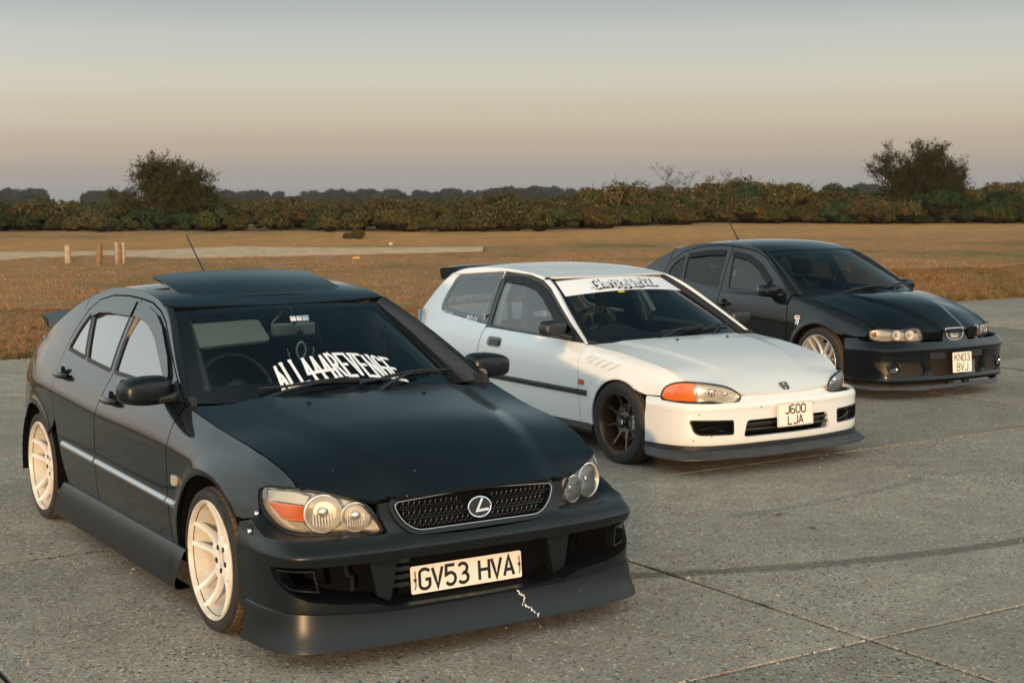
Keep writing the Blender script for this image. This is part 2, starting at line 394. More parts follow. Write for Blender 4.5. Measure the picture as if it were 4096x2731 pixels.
def text(mb, s, cw, ch, gap, sw, place, z0=0.0, skew=0.0, rot=None, serif=0.0, cap=0.0):
    """strokes of s into mb; place(x, y, h) -> 3D point; cw/ch cell width and height; returns width"""
    x = 0.0; q = 0
    for i, ch_ in enumerate(s):
        g = GLY.get(ch_, []); wide = {'W': 1.15, 'I': .5, ' ': .6, '.': .4}.get(ch_, 1.0)
        for st in g:
            pts = [(px * cw * (.75 if ch_.islower() and ch_ != 'W' else 1), py * ch / 1.6) for px, py in st]
            if cap and len(pts) > 1:
                p = np.array(pts, float); a = p[0] - p[1]; p[0] = p[0] + a / (np.linalg.norm(a) + 1e-9) * cap; a = p[-1] - p[-2]; p[-1] = p[-1] + a / (np.linalg.norm(a) + 1e-9) * cap; pts = p
            segs = [pts]
            if serif:
                for e in (pts[0], pts[-1]): segs.append([(e[0] - serif, e[1]), (e[0] + serif, e[1])])
            for sg in segs:
                P = []
                for a, b in zip(sg[:-1], sg[1:]):
                    n = max(1, int(math.hypot(b[0] - a[0], b[1] - a[1]) / (ch * .35)))
                    P += [(a[0] + (b[0] - a[0]) * j / n, a[1] + (b[1] - a[1]) * j / n) for j in range(n)]
                P.append(sg[-1])
                L, Rr = ribbon(P, sw); q += 1; h = z0 + (q % 7) * .00012
                tr = lambda p: place(x + p[0] + skew * p[1], p[1], h)
                v = [tr(p) for p in L] + [tr(p) for p in Rr]; n = len(L)
                mb.add(v, [(n + j, n + j + 1, j + 1, j) for j in range(n - 1)])
        x += cw * wide * (.78 if ch_.islower() else 1) + gap
    return x - gap
def text_w(s, cw, gap): return sum(cw * {'W': 1.15, 'I': .5, ' ': .6, '.': .4}.get(c, 1.0) * (.78 if c.islower() else 1) + gap for c in s) - gap

# ------------------------------------------------------------------ materials
def newmat(name):
    m = bpy.data.materials.new(name); m.use_nodes = True; t = m.node_tree; t.nodes.clear()
    out = t.nodes.new('ShaderNodeOutputMaterial'); return m, t, out
def nd(t, ty, ins=None, **k):
    n = t.nodes.new(ty)
    for a, b in k.items(): setattr(n, a, b)
    for a, b in (ins or {}).items():
        s = n.inputs[a]
        if isinstance(b, bpy.types.NodeSocket): t.links.new(b, s)
        elif isinstance(b, (tuple, list)): s.default_value = b if len(b) == 4 or s.type == 'VECTOR' else (*b, 1)
        else: s.default_value = b
    return n
def math_(t, op, a, b=None, clamp=False):
    n = t.nodes.new('ShaderNodeMath'); n.operation = op; n.use_clamp = clamp
    for i, v in enumerate((a, b)):
        if v is None: continue
        if isinstance(v, (int, float)): n.inputs[i].default_value = v
        else: t.links.new(v, n.inputs[i])
    return n.outputs[0]
def mixc(t, fac, a, b, bt='MIX'):
    n = t.nodes.new('ShaderNodeMix'); n.data_type = 'RGBA'; n.blend_type = bt
    for s, v in (('Factor', fac), ('A', a), ('B', b)):
        if isinstance(v, bpy.types.NodeSocket): t.links.new(v, n.inputs[s])
        elif isinstance(v, (tuple, list)): n.inputs[s].default_value = (*v[:3], 1)
        else: n.inputs[s].default_value = v
    return n.outputs['Result']
def cramp(t, fac, stops, interp='LINEAR'):
    n = t.nodes.new('ShaderNodeValToRGB'); cr = n.color_ramp; cr.interpolation = interp
    while len(cr.elements) > 1: cr.elements.remove(cr.elements[-1])
    for i, (p, c) in enumerate(stops):
        c = (c, c, c, 1) if isinstance(c, (int, float)) else (*c[:3], 1)
        e = cr.elements[0] if i == 0 else cr.elements.new(p); e.position = p; e.color = c
    t.links.new(fac, n.inputs[0]); return n.outputs[0]
def noise(t, vec, scale, detail=4, rough=.55, **k):
    n = nd(t, 'ShaderNodeTexNoise', {'Scale': scale, 'Detail': detail, 'Roughness': rough}, **k)
    if vec is not None: t.links.new(vec, n.inputs['Vector'])
    return n.outputs[0]
def simple(name, col, rough=.5, metal=0.0, coat=0.0, coat_r=.05, spec=.5, nz=0.0, nscale=40, bump=0.0, bscale=200, sheen=0.0):
    m, t, out = newmat(name); b = nd(t, 'ShaderNodeBsdfPrincipled', {'Roughness': rough, 'Metallic': metal, 'Coat Weight': coat, 'Coat Roughness': coat_r, 'Specular IOR Level': spec})
    co = t.nodes.new('ShaderNodeTexCoord').outputs['Object']
    if nz:
        f = noise(t, co, nscale, 5, .6); c = mixc(t, cramp(t, f, [(.3, 0), (.7, 1)]), tuple(v * (1 - nz) for v in col), tuple(min(1, v * (1 + nz)) for v in col))
        t.links.new(c, b.inputs['Base Color'])
        r = math_(t, 'ADD', math_(t, 'MULTIPLY', f, .25), rough - .12); t.links.new(r, b.inputs['Roughness'])
    else: b.inputs['Base Color'].default_value = (*col, 1)
    if bump:
        bp = nd(t, 'ShaderNodeBump', {'Strength': bump, 'Distance': .002, 'Height': noise(t, co, bscale, 3)}); t.links.new(bp.outputs[0], b.inputs['Normal'])
    t.links.new(b.outputs[0], out.inputs[0]); return m
def paint(name, col, rough, coat, coat_r, dust=(.25, .24, .22), dust_amt=.02, specks=.0, ior=1.47, metal=0.0, spec=.08):
    """car paint: base, clear coat, a thin uneven film of dust and small stone-chip specks"""
    m, t, out = newmat(name); co = t.nodes.new('ShaderNodeTexCoord').outputs['Object']
    sep = nd(t, 'ShaderNodeSeparateXYZ', {0: co})
    film = noise(t, co, 2.2, 5, .65); fine = noise(t, co, 260, 2, .6)
    low = nd(t, 'ShaderNodeMapRange', {'Value': sep.outputs[2], 'From Min': .75, 'From Max': .15, 'To Min': 0., 'To Max': 1.}).outputs[0]
    f = math_(t, 'MULTIPLY', math_(t, 'MULTIPLY', cramp(t, film, [(.3, .25), (.75, 1)]), math_(t, 'ADD', .35, fine)), math_(t, 'MULTIPLY', math_(t, 'ADD', 1.0, math_(t, 'MULTIPLY', low, 2.0)), dust_amt), True)
    c = mixc(t, f, col, dust)
    if specks:
        v = nd(t, 'ShaderNodeTexVoronoi', {'Scale': 26.0, 'Randomness': 1.0}, feature='F1'); t.links.new(co, v.inputs['Vector'])
        pick = math_(t, 'GREATER_THAN', nd(t, 'ShaderNodeSeparateColor', {0: v.outputs['Color']}).outputs[0], .93)
        dot = math_(t, 'MULTIPLY', math_(t, 'LESS_THAN', v.outputs['Distance'], .045), pick)
        c = mixc(t, math_(t, 'MULTIPLY', dot, specks), c, (.75, .72, .66))
    fl = noise(t, co, 900, 1, .5); bp = nd(t, 'ShaderNodeBump', {'Strength': .05, 'Distance': .0006, 'Height': fl})
    b = nd(t, 'ShaderNodeBsdfPrincipled', {'Base Color': c, 'Roughness': rough, 'Metallic': metal, 'Coat Weight': coat, 'Coat Roughness': coat_r, 'IOR': ior, 'Coat IOR': ior, 'Specular IOR Level': spec})
    r = math_(t, 'ADD', math_(t, 'MULTIPLY', film, .12), rough - .06); t.links.new(r, b.inputs['Roughness'])
    t.links.new(bp.outputs[0], b.inputs['Normal'])
    t.links.new(b.outputs[0], out.inputs[0]); return m
def glass(name, tint, gain=1.7, rough=.0, dirt=.0):
    m, t, out = newmat(name); tr = nd(t, 'ShaderNodeBsdfTransparent', {'Color': tint}); g = nd(t, 'ShaderNodeBsdfGlossy', {'Color': (1, 1, 1), 'Roughness': rough})
    fr = nd(t, 'ShaderNodeFresnel', {'IOR': 1.5}); f = math_(t, 'MULTIPLY', fr.outputs[0], gain, True)
    mx = nd(t, 'ShaderNodeMixShader'); t.links.new(f, mx.inputs[0]); t.links.new(tr.outputs[0], mx.inputs[1]); t.links.new(g.outputs[0], mx.inputs[2])
    last = mx.outputs[0]
    if dirt:
        co = t.nodes.new('ShaderNodeTexCoord').outputs['Object']; d = nd(t, 'ShaderNodeBsdfDiffuse', {'Color': (.45, .42, .38)})
        n_ = math_(t, 'MULTIPLY', cramp(t, noise(t, co, 5, 6, .7), [(.35, .3), (.75, 1)]), dirt)
        m2 = nd(t, 'ShaderNodeMixShader'); t.links.new(n_, m2.inputs[0]); t.links.new(last, m2.inputs[1]); t.links.new(d.outputs[0], m2.inputs[2]); last = m2.outputs[0]
    t.links.new(last, out.inputs[0]); return m
def tyre_mat(name, nsip, half, slant=0.0):
    """rubber: dark sidewall, dusty brown tread, cross cuts with groove shade painted black. Object axis Y is the axle"""
    m, t, out = newmat(name); co = t.nodes.new('ShaderNodeTexCoord').outputs['Object']; s = nd(t, 'ShaderNodeSeparateXYZ', {0: co})
    an = math_(t, 'ARCTAN2', s.outputs[2], s.outputs[0]); ay = math_(t, 'ABSOLUTE', s.outputs[1])
    rad = math_(t, 'SQRT', math_(t, 'ADD', math_(t, 'MULTIPLY', s.outputs[0], s.outputs[0]), math_(t, 'MULTIPLY', s.outputs[2], s.outputs[2])))
    ph = math_(t, 'ADD', math_(t, 'MULTIPLY', an, nsip / (2 * pi)), math_(t, 'MULTIPLY', ay, slant))
    cut = math_(t, 'LESS_THAN', math_(t, 'FRACT', ph), .11)
    tread = math_(t, 'LESS_THAN', ay, half)
    dirt = cramp(t, noise(t, co, 9, 6, .7), [(.3, (.055, .036, .022)), (.7, (.105, .07, .042))])
    side = mixc(t, cramp(t, noise(t, co, 30, 4), [(.4, 0), (.8, 1)]), (.018, .018, .018), (.032, .030, .028))
    c = mixc(t, tread, side, mixc(t, cut, dirt, (.006, .006, .006)))
    rings = math_(t, 'SINE', math_(t, 'MULTIPLY', rad, 900.0))
    h = math_(t, 'ADD', math_(t, 'MULTIPLY', math_(t, 'MULTIPLY', cut, tread), -1.0), math_(t, 'MULTIPLY', rings, .03))
    bp = nd(t, 'ShaderNodeBump', {'Strength': .8, 'Distance': .004, 'Height': h})
    b = nd(t, 'ShaderNodeBsdfPrincipled', {'Base Color': c, 'Roughness': .75, 'Specular IOR Level': .35}); t.links.new(bp.outputs[0], b.inputs['Normal'])
    t.links.new(b.outputs[0], out.inputs[0]); return m
def mesh_mat(name, col, hole, scale, sx=1.0):
    """woven grille: holes and bars in object space on the front face"""
    m, t, out = newmat(name); co = t.nodes.new('ShaderNodeTexCoord').outputs['Object']
    mp = nd(t, 'ShaderNodeMapping', {'Vector': co, 'Scale': (0, sx, 1)}); v = nd(t, 'ShaderNodeTexVoronoi', {'Scale': scale, 'Randomness': 0.0}, feature='DISTANCE_TO_EDGE'); t.links.new(mp.outputs[0], v.inputs['Vector'])
    b = nd(t, 'ShaderNodeBsdfPrincipled', {'Base Color': col, 'Roughness': .4}); tr = nd(t, 'ShaderNodeBsdfTransparent')
    mx = nd(t, 'ShaderNodeMixShader', {0: math_(t, 'GREATER_THAN', v.outputs[0], hole)}); t.links.new(b.outputs[0], mx.inputs[1]); t.links.new(tr.outputs[0], mx.inputs[2]); t.links.new(mx.outputs[0], out.inputs[0]); return m
M_ = {}
M_['lex'] = paint('black_satin_paint', (.004, .0065, .0085), .30, 1.0, .04, dust_amt=.0015, specks=.8, spec=.06, ior=1.41)
M_['lex_satin'] = paint('black_bumper_paint', (.004, .0065, .008), .34, .12, .28, dust_amt=.005, specks=.6, spec=.32, ior=1.45)
M_['lex_hood'] = paint('black_bonnet_paint', (.004, .0065, .0085), .30, .9, .13, dust_amt=.006, specks=1.0, spec=.2, ior=1.45)
M_['seat'] = paint('black_gloss_paint', (.003, .0055, .0075), .3, 1.0, .03, dust_amt=.004, ior=1.36)
M_['civ'] = paint('white_paint', (.68, .69, .68), .32, .7, .06, dust=(.42, .36, .28), dust_amt=.05, spec=.4)
M_['civ_black'] = paint('black_spoiler_paint', (.006, .009, .011), .2, .6, .05, dust_amt=.006)
M_['trim'] = simple('black_trim', (.010, .011, .012), .45, nz=.2)
M_['gloss_black'] = simple('gloss_black', (.006, .007, .008), .15, coat=.5)
M_['rubber'] = simple('rubber_seal', (.006, .006, .007), .6)
M_['void'] = simple('dark_recess', (.003, .003, .0035), .9, spec=.1)
M_['under'] = simple('underbody', (.006, .006, .006), .9, spec=.1)
M_['skirt'] = simple('scuffed_black_plastic', (.010, .0115, .0125), .38, nz=.5, nscale=9, spec=.35)
M_['lip'] = simple('scuffed_grey_plastic', (.028, .030, .032), .5, nz=.35, nscale=14)
M_['chrome'] = simple('chrome', (.75, .75, .75), .08, 1.0)
M_['steel'] = simple('brushed_steel', (.45, .44, .43), .3, 1.0)
M_['silver'] = simple('silver_reflector', (.74, .73, .70), .28, .55)
M_['bezel'] = simple('lamp_bezel_grey', (.62, .61, .57), .4, .15)
M_['white_rim'] = simple('white_wheel_paint', (.70, .68, .64), .35, coat=.4, nz=.06, nscale=8)
M_['barrel'] = simple('dusty_white_barrel', (.60, .55, .47), .4, coat=.2, nz=.18, nscale=12)
M_['tyre_print'] = simple('raised_tyre_lettering', (.045, .045, .045), .6)
M_['bronze'] = simple('dark_bronze_wheel', (.095, .050, .028), .32, .6, coat=.3)
M_['alloy'] = simple('silver_alloy', (.72, .71, .69), .34, .55)
M_['disc'] = simple('brake_disc', (.25, .24, .23), .35, .9)
M_['red'] = simple('red_caliper', (.33, .012, .018), .35, coat=.5)
M_['amber'] = simple('amber_lens', (.62, .13, .02), .25, coat=.8)
M_['amber_dark'] = simple('amber_indicator_small', (.42, .07, .015), .3, coat=.6)
M_['redlens'] = simple('red_tail_lens', (.30, .01, .01), .2, coat=.8)
M_['ribbed'] = simple('ribbed_clear_lens', (.52, .48, .40), .28, .25, coat=.6)
M_['plate_w'] = simple('number_plate_white', (.80, .74, .64), .40, coat=.2, nz=.05, nscale=20)
M_['ink'] = simple('plate_black', (.006, .006, .006), .5)
M_['vinyl'] = simple('white_vinyl', (.80, .80, .80), .45)
M_['vinyl_grey'] = simple('grey_print', (.35, .37, .38), .5)
M_['int'] = simple('interior_charcoal', (.013, .013, .014), .75, bump=.2, bscale=300)
M_['dash'] = simple('dashboard_grey', (.020, .021, .024), .65, bump=.25, bscale=500)
M_['cream'] = simple('cream_cloth', (.42, .40, .30), .8, bump=.3, bscale=300)
M_['grey_trim'] = simple('grey_pillar_trim', (.11, .10, .085), .8, bump=.2)
M_['grille_dark'] = simple('dark_grille_metal', (.10, .10, .10), .3, .9)
M_['tan'] = simple('tan_pillar_trim', (.20, .13, .085), .75)
M_['yellow'] = simple('yellow_label', (.75, .50, .05), .5)
M_['red_cloth'] = simple('red_print', (.4, .02, .02), .6)
M_['tex_gold'] = simple('faded_gold_print', (.28, .19, .08), .6)
M_['pvb'] = simple('black_ceramic_band', (.004, .005, .006), .12, coat=.4)
M_['deflector'] = glass('smoked_acrylic', (.05, .06, .065), .35)
M_['wind'] = glass('windscreen_glass', (.88, .92, .91), 1.1)
M_['side'] = glass('side_glass', (.76, .83, .83), 1.25, dirt=.02)
M_['far_side'] = glass('dark_privacy_glass', (.16, .20, .21), .55)
M_['far_front'] = glass('clear_side_glass', (.60, .68, .68), .75, dirt=.015)
M_['bezel_grey'] = simple('lamp_bezel_dark', (.34, .34, .33), .35, .3)
M_['side_bright'] = glass('dusty_sheen_side_glass', (.55, .63, .63), 2.2, dirt=.07)  # dust film, also raised to imitate bright sky reflected in the panes
M_['dark_side'] = glass('privacy_glass', (.16, .20, .21), 1.8)
M_['lens'] = glass('headlamp_lens', (.97, .96, .93), 1.25, dirt=.03)
M_['mirror'] = simple('mirror_glass', (.7, .7, .7), .02, 1.0)
M_['tyre_l'] = tyre_mat('low_profile_tyre', 62, .098)
M_['tyre_c'] = tyre_mat('sporty_tyre', 30, .086, 42.0)
M_['tyre_s'] = tyre_mat('black_tyre', 70, .096, 10)
M_['bigmesh'] = mesh_mat('bumper_mesh', (.045, .030, .018), .10, 52)
M_['finemesh'] = mesh_mat('fog_mesh', (.035, .026, .018), .16, 90)

# ------------------------------------------------------------------ the place: concrete apron, heath, track
U2 = Vector((.843, .537, 0)).normalized(); V2 = Vector((U2.y, -U2.x, 0))          # slab grid axes
A0, B0, DA, DB = 4.38, -4.20, 3.05, 3.30
EDGE_B = B0 - 4 * DB                                                              # far edge of the concrete
def ab2xy(a, b): p = U2 * a + V2 * b; return p.x, p.y
def fade(t): return t * t * (3 - 2 * t)
_rng = np.random.default_rng(11); _tab = _rng.random((256, 256))
def vnoise(x, y):
    x = np.asarray(x, float); y = np.asarray(y, float); xi = np.floor(x).astype(int); yi = np.floor(y).astype(int); fx, fy = fade(x - xi), fade(y - yi)
    g = lambda i, j: _tab[i & 255, j & 255]
    return (g(xi, yi) * (1 - fx) + g(xi + 1, yi) * fx) * (1 - fy) + (g(xi, yi + 1) * (1 - fx) + g(xi + 1, yi + 1) * fx) * fy
def fbm(x, y, o=4): return sum(vnoise(x * 2 ** k + 17 * k, y * 2 ** k + 31 * k) * .5 ** (k + 1) for k in range(o))
TRK = spl([(-30, 44.5), (-17, 46.8), (-8, 50.2), (0, 53.5), (8, 58.0), (18, 66.0), (32, 78.0)])
def trk_d(x, y): return np.asarray(y) - TRK(x)
def gz(x, y):
    """height of the heath"""
    x = np.asarray(x, float); y = np.asarray(y, float); b = x * V2.x + y * V2.y; a = x * U2.x + y * U2.y; d = EDGE_B - b       # distance beyond the concrete
    ridge = np.exp(-((d - 1.9) / 1.1) ** 2) * (.20 + .38 * vnoise(a * .16 + 3, 5.5) + .14 * vnoise(a * .9, d * .8)) * (1 - .65 * np.exp(-((a - 9.5) / 4.2) ** 2))
    t = trk_d(x, y); bank = np.exp(-((t + 3.9) / .8) ** 2) * (.01 + .22 * np.exp(-((x + 12.8) / 2.2) ** 2) * vnoise(x * .9 + 2, 9.1) + .09 * vnoise(x * .35 + 2, 9.1) ** 2) + np.exp(-((t - 6.8) / 1.0) ** 2) * .10 * vnoise(x * .25 + 50, 2.2)
    z = ridge + bank + .10 * (fbm(x * .12, y * .12) - .47) * np.clip(d / 4, 0, 1) + .075 * (fbm(x * .9 + 9, y * .9, 3) - .44) * np.clip(d / 1.0, 0, 1)
    z = z * (1 - .8 * np.exp(-((t - 1.2) / 3.6) ** 4)) + .012 * np.clip(t, 0, 30)                               # the track is worn in
    return np.where(d < 0, -.03, z * np.clip(d / .5, 0, 1) - .01)
def grass_mat():
    m, t, out = newmat('dry_heath_grass'); co = t.nodes.new('ShaderNodeNewGeometry').outputs['Position']
    mp = nd(t, 'ShaderNodeMapping', {'Vector': co, 'Scale': (1, .45, 1)}).outputs[0]
    big = noise(t, mp, .22, 5, .62); mid = noise(t, mp, 1.3, 5, .65); fine = noise(t, co, 13, 6, .75); vf = noise(t, co, 60, 3, .7)
    dry = mixc(t, cramp(t, fine, [(.32, 0), (.68, 1)]), (.25, .115, .042), (.56, .31, .125))
    straw = mixc(t, cramp(t, vf, [(.4, 0), (.7, 1)]), (.34, .205, .10), (.58, .41, .23))
    green = mixc(t, cramp(t, fine, [(.3, 0), (.7, 1)]), (.12, .115, .042), (.25, .22, .085))
    c = mixc(t, cramp(t, mid, [(.46, 0), (.62, 1)]), dry, straw); c = mixc(t, cramp(t, big, [(.50, 0), (.64, .75)]), c, green)
    c = mixc(t, cramp(t, vf, [(.60, 0), (.72, .35)]), c, (.03, .018, .010))
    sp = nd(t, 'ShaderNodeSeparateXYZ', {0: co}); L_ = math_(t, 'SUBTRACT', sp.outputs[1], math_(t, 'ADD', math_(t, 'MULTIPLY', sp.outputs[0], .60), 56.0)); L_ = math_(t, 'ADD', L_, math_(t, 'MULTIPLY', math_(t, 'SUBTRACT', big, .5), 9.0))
    pale = math_(t, 'MULTIPLY', nd(t, 'ShaderNodeMapRange', {'Value': L_, 'From Min': 0., 'From Max': 5.}).outputs[0], nd(t, 'ShaderNodeMapRange', {'Value': L_, 'From Min': 24., 'From Max': 16.}).outputs[0]); c = mixc(t, math_(t, 'MULTIPLY', pale, .7), c, mixc(t, cramp(t, mid, [(.4, 0), (.65, 1)]), (.66, .36, .13), (.46, .22, .075)))  # sunlit strip before the bushes, painted into the grass colour
    h = math_(t, 'ADD', math_(t, 'MULTIPLY', fine, .6), math_(t, 'MULTIPLY', vf, .4)); bp = nd(t, 'ShaderNodeBump', {'Strength': 1.0, 'Distance': .16, 'Height': h})
    b = nd(t, 'ShaderNodeBsdfPrincipled', {'Base Color': c, 'Roughness': .9, 'Specular IOR Level': .15}); t.links.new(bp.outputs[0], b.inputs['Normal']); t.links.new(b.outputs[0], out.inputs[0]); return m
def blade_mat(name, c0, c1, c2):
    m, t, out = newmat(name); co = t.nodes.new('ShaderNodeNewGeometry').outputs['Position']; mp = nd(t, 'ShaderNodeMapping', {'Vector': co, 'Scale': (1, .45, 1)}).outputs[0]
    big = noise(t, mp, .22, 5, .62); f = noise(t, co, 7, 3, .7); c = mixc(t, cramp(t, f, [(.35, 0), (.65, 1)]), c0, c1); c = mixc(t, cramp(t, big, [(.50, 0), (.64, .8)]), c, c2)
    d = nd(t, 'ShaderNodeBsdfDiffuse', {'Color': c}); tr = nd(t, 'ShaderNodeBsdfTranslucent', {'Color': c}); mx = nd(t, 'ShaderNodeMixShader', {0: .3}); t.links.new(d.outputs[0], mx.inputs[1]); t.links.new(tr.outputs[0], mx.inputs[2]); t.links.new(mx.outputs[0], out.inputs[0]); return m
def sand_mat():
    m, t, out = newmat('sandy_track'); co = t.nodes.new('ShaderNodeNewGeometry').outputs['Position']; f = noise(t, co, 1.6, 6, .7); g = noise(t, co, 30, 4, .7)
    c = mixc(t, cramp(t, f, [(.35, 0), (.7, 1)]), (.44, .28, .155), (.68, .50, .32)); c = mixc(t, cramp(t, g, [(.55, 0), (.75, .5)]), c, (.16, .09, .045))
    bp = nd(t, 'ShaderNodeBump', {'Strength': .9, 'Distance': .05, 'Height': math_(t, 'ADD', f, math_(t, 'MULTIPLY', g, .4))}); b = nd(t, 'ShaderNodeBsdfPrincipled', {'Base Color': c, 'Roughness': .95, 'Specular IOR Level': .1}); t.links.new(bp.outputs[0], b.inputs['Normal']); t.links.new(b.outputs[0], out.inputs[0]); return m
def concrete_mat():
    """weathered exposed-aggregate concrete: pebbles of several colours, patchy cement, stains, two tyre marks"""
    m, t, out = newmat('aggregate_concrete'); co = t.nodes.new('ShaderNodeNewGeometry').outputs['Position']; rnd_ = t.nodes.new('ShaderNodeObjectInfo').outputs['Random']
    big = noise(t, co, .55, 6, .65); mid = noise(t, co, 4.0, 5, .65); fine = noise(t, co, 140, 3, .65)
    cem = mixc(t, cramp(t, fine, [(.3, 0), (.7, 1)]), (.205, .168, .126), (.40, .335, .258)); cem = mixc(t, cramp(t, mid, [(.42, 0), (.68, .55)]), cem, (.46, .39, .30)); cem = mixc(t, cramp(t, big, [(.46, 0), (.68, .6)]), cem, (.155, .128, .100))
    warp = nd(t, 'ShaderNodeTexNoise', {'Scale': 90.0, 'Detail': 2.0}); t.links.new(co, warp.inputs['Vector']); wv = nd(t, 'ShaderNodeVectorMath', {0: warp.outputs[1], 1: (.010, .010, 0)}, operation='MULTIPLY').outputs[0]; cw = nd(t, 'ShaderNodeVectorMath', {0: co, 1: wv}, operation='ADD').outputs[0]
    def stones(scale, thr, pick, cols):
        v = nd(t, 'ShaderNodeTexVoronoi', {'Scale': scale}, feature='F1'); t.links.new(cw, v.inputs['Vector']); s = nd(t, 'ShaderNodeSeparateColor', {0: v.outputs['Color']})
        inside = math_(t, 'MULTIPLY', math_(t, 'LESS_THAN', v.outputs['Distance'], math_(t, 'MULTIPLY', math_(t, 'ADD', s.outputs[2], .35), thr)), math_(t, 'GREATER_THAN', s.outputs[1], pick)); return inside, cramp(t, s.outputs[0], cols, 'CONSTANT')
    i1, c1 = stones(70, .43, .30, [(0, (.26, .20, .15)), (.16, (.62, .55, .44)), (.36, (.030, .030, .034)), (.54, (.17, .085, .042)), (.64, (.22, .205, .19)), (.74, (.50, .38, .25)), (.90, (.27, .10, .04))])
    i2, c2 = stones(150, .46, .25, [(0, (.36, .30, .22)), (.22, (.040, .040, .044)), (.45, (.56, .48, .38)), (.62, (.17, .10, .06)), (.8, (.26, .235, .21))])
    wear = cramp(t, big, [(.38, 1.0), (.66, .45)])
    c = mixc(t, math_(t, 'MULTIPLY', i2, wear), cem, c2); c = mixc(t, math_(t, 'MULTIPLY', i1, wear), c, c1)
    # tyre marks: arcs round far centres
    s = nd(t, 'ShaderNodeSeparateXYZ', {0: co})
    def mark(pts, r, wdt, amt):
        (x1, y1), (x2, y2), (x3, y3) = pts; d = 2 * (x1 * (y2 - y3) + x2 * (y3 - y1) + x3 * (y1 - y2)); ux = ((x1**2 + y1**2) * (y2 - y3) + (x2**2 + y2**2) * (y3 - y1) + (x3**2 + y3**2) * (y1 - y2)) / d; uy = ((x1**2 + y1**2) * (x3 - x2) + (x2**2 + y2**2) * (x1 - x3) + (x3**2 + y3**2) * (x2 - x1)) / d
        R0 = math.hypot(x1 - ux, y1 - uy); dx = math_(t, 'SUBTRACT', s.outputs[0], ux); dy = math_(t, 'SUBTRACT', s.outputs[1], uy); rr = math_(t, 'SQRT', math_(t, 'ADD', math_(t, 'MULTIPLY', dx, dx), math_(t, 'MULTIPLY', dy, dy)))
        e = math_(t, 'ABSOLUTE', math_(t, 'ADD', math_(t, 'SUBTRACT', rr, R0), math_(t, 'MULTIPLY', math_(t, 'SUBTRACT', mid, .5), .05))); k_ = nd(t, 'ShaderNodeMapRange', {'Value': e, 'From Min': wdt * .45, 'From Max': wdt, 'To Min': amt, 'To Max': 0.}).outputs[0]
        return math_(t, 'MULTIPLY', k_, math_(t, 'MULTIPLY', math_(t, 'GREATER_THAN', s.outputs[0], r[0]), math_(t, 'LESS_THAN', s.outputs[0], r[1])))
    for mk_ in (mark(((.50, 6.95), (1.76, 7.24), (2.66, 7.64)), (.2, 5.5), .075, .50), mark(((1.35, 8.35), (1.9, 8.72), (2.5, 9.25)), (1.2, 2.6), .05, .22)): c = mixc(t, mk_, c, (.022, .021, .020))
    tone = nd(t, 'ShaderNodeMapRange', {'Value': rnd_, 'To Min': .84, 'To Max': 1.16}).outputs[0]; hs = nd(t, 'ShaderNodeHueSaturation', {'Color': c, 'Value': tone})
    h = math_(t, 'ADD', math_(t, 'MULTIPLY', i1, .9), math_(t, 'ADD', math_(t, 'MULTIPLY', i2, .5), math_(t, 'MULTIPLY', fine, .5))); bp = nd(t, 'ShaderNodeBump', {'Strength': .9, 'Distance': .006, 'Height': h})
    b = nd(t, 'ShaderNodeBsdfPrincipled', {'Base Color': hs.outputs[0], 'Roughness': .85, 'Specular IOR Level': .25}); t.links.new(bp.outputs[0], b.inputs['Normal']); t.links.new(b.outputs[0], out.inputs[0]); return m
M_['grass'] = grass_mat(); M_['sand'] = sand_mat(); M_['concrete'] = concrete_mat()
M_['joint'] = simple('joint_dirt', (.030, .024, .017), .95, nz=.5, nscale=25, spec=.1)
# heath: one sheet out to the horizon, fine where the camera looks
rows = np.r_[-420, -120, -40, -10, 5, np.arange(12, 34, .22), np.arange(34, 70, .45), np.arange(70, 110, 1.5), 130, 170, 240, 400, 620, 840]
nx = 260; vs, fs = [], []
for y in rows:
    hw = max(22, abs(y) * .46 + 6) if y > 0 else 60
    if y < 12 or y > 110: hw = max(90, abs(y) * 1.35)
    xs = np.linspace(-hw, hw, nx); zz = gz(xs, np.full(nx, y))
    if y > 110: zz = zz * 0 + 0.0
    vs += [(x, y, z) for x, z in zip(xs, zz)]
for i in range(len(rows) - 1):
    for j in range(nx - 1): a = i * nx + j; fs.append((a, a + 1, a + nx + 1, a + nx))
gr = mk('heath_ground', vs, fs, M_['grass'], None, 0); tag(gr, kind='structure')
# sandy track
vs, fs = [], []; xs = np.linspace(-32, -1, 160); rs = np.random.default_rng(5)
for i, x in enumerate(xs):
    c_ = float(TRK(x)); w_ = 2.7 * max(.04, 1 - max(0, x + 10) / 19) * (1 + .5 * (vnoise(x * .5, 3.3) - .5)); w2 = 6.2 * max(.05, 1 - max(0, x + 12) / 21) * (1 + .7 * (vnoise(x * .4, 7.3) - .5))
    for t_ in np.linspace(-1, 1, 9): y = c_ + (w_ * t_ if t_ < 0 else w2 * t_) + .3 * (vnoise(x * 2, 40 + t_) - .5) * abs(t_); vs.append((x, y, float(gz(x, y)) + .06 - .075 * abs(t_) ** 3))
for i in range(len(xs) - 1):
    for j in range(8): a = i * 9 + j; fs.append((a, a + 9, a + 10, a + 1))
tag(mk('dirt_track', vs, fs, M_['sand'], None, 0), kind='structure')
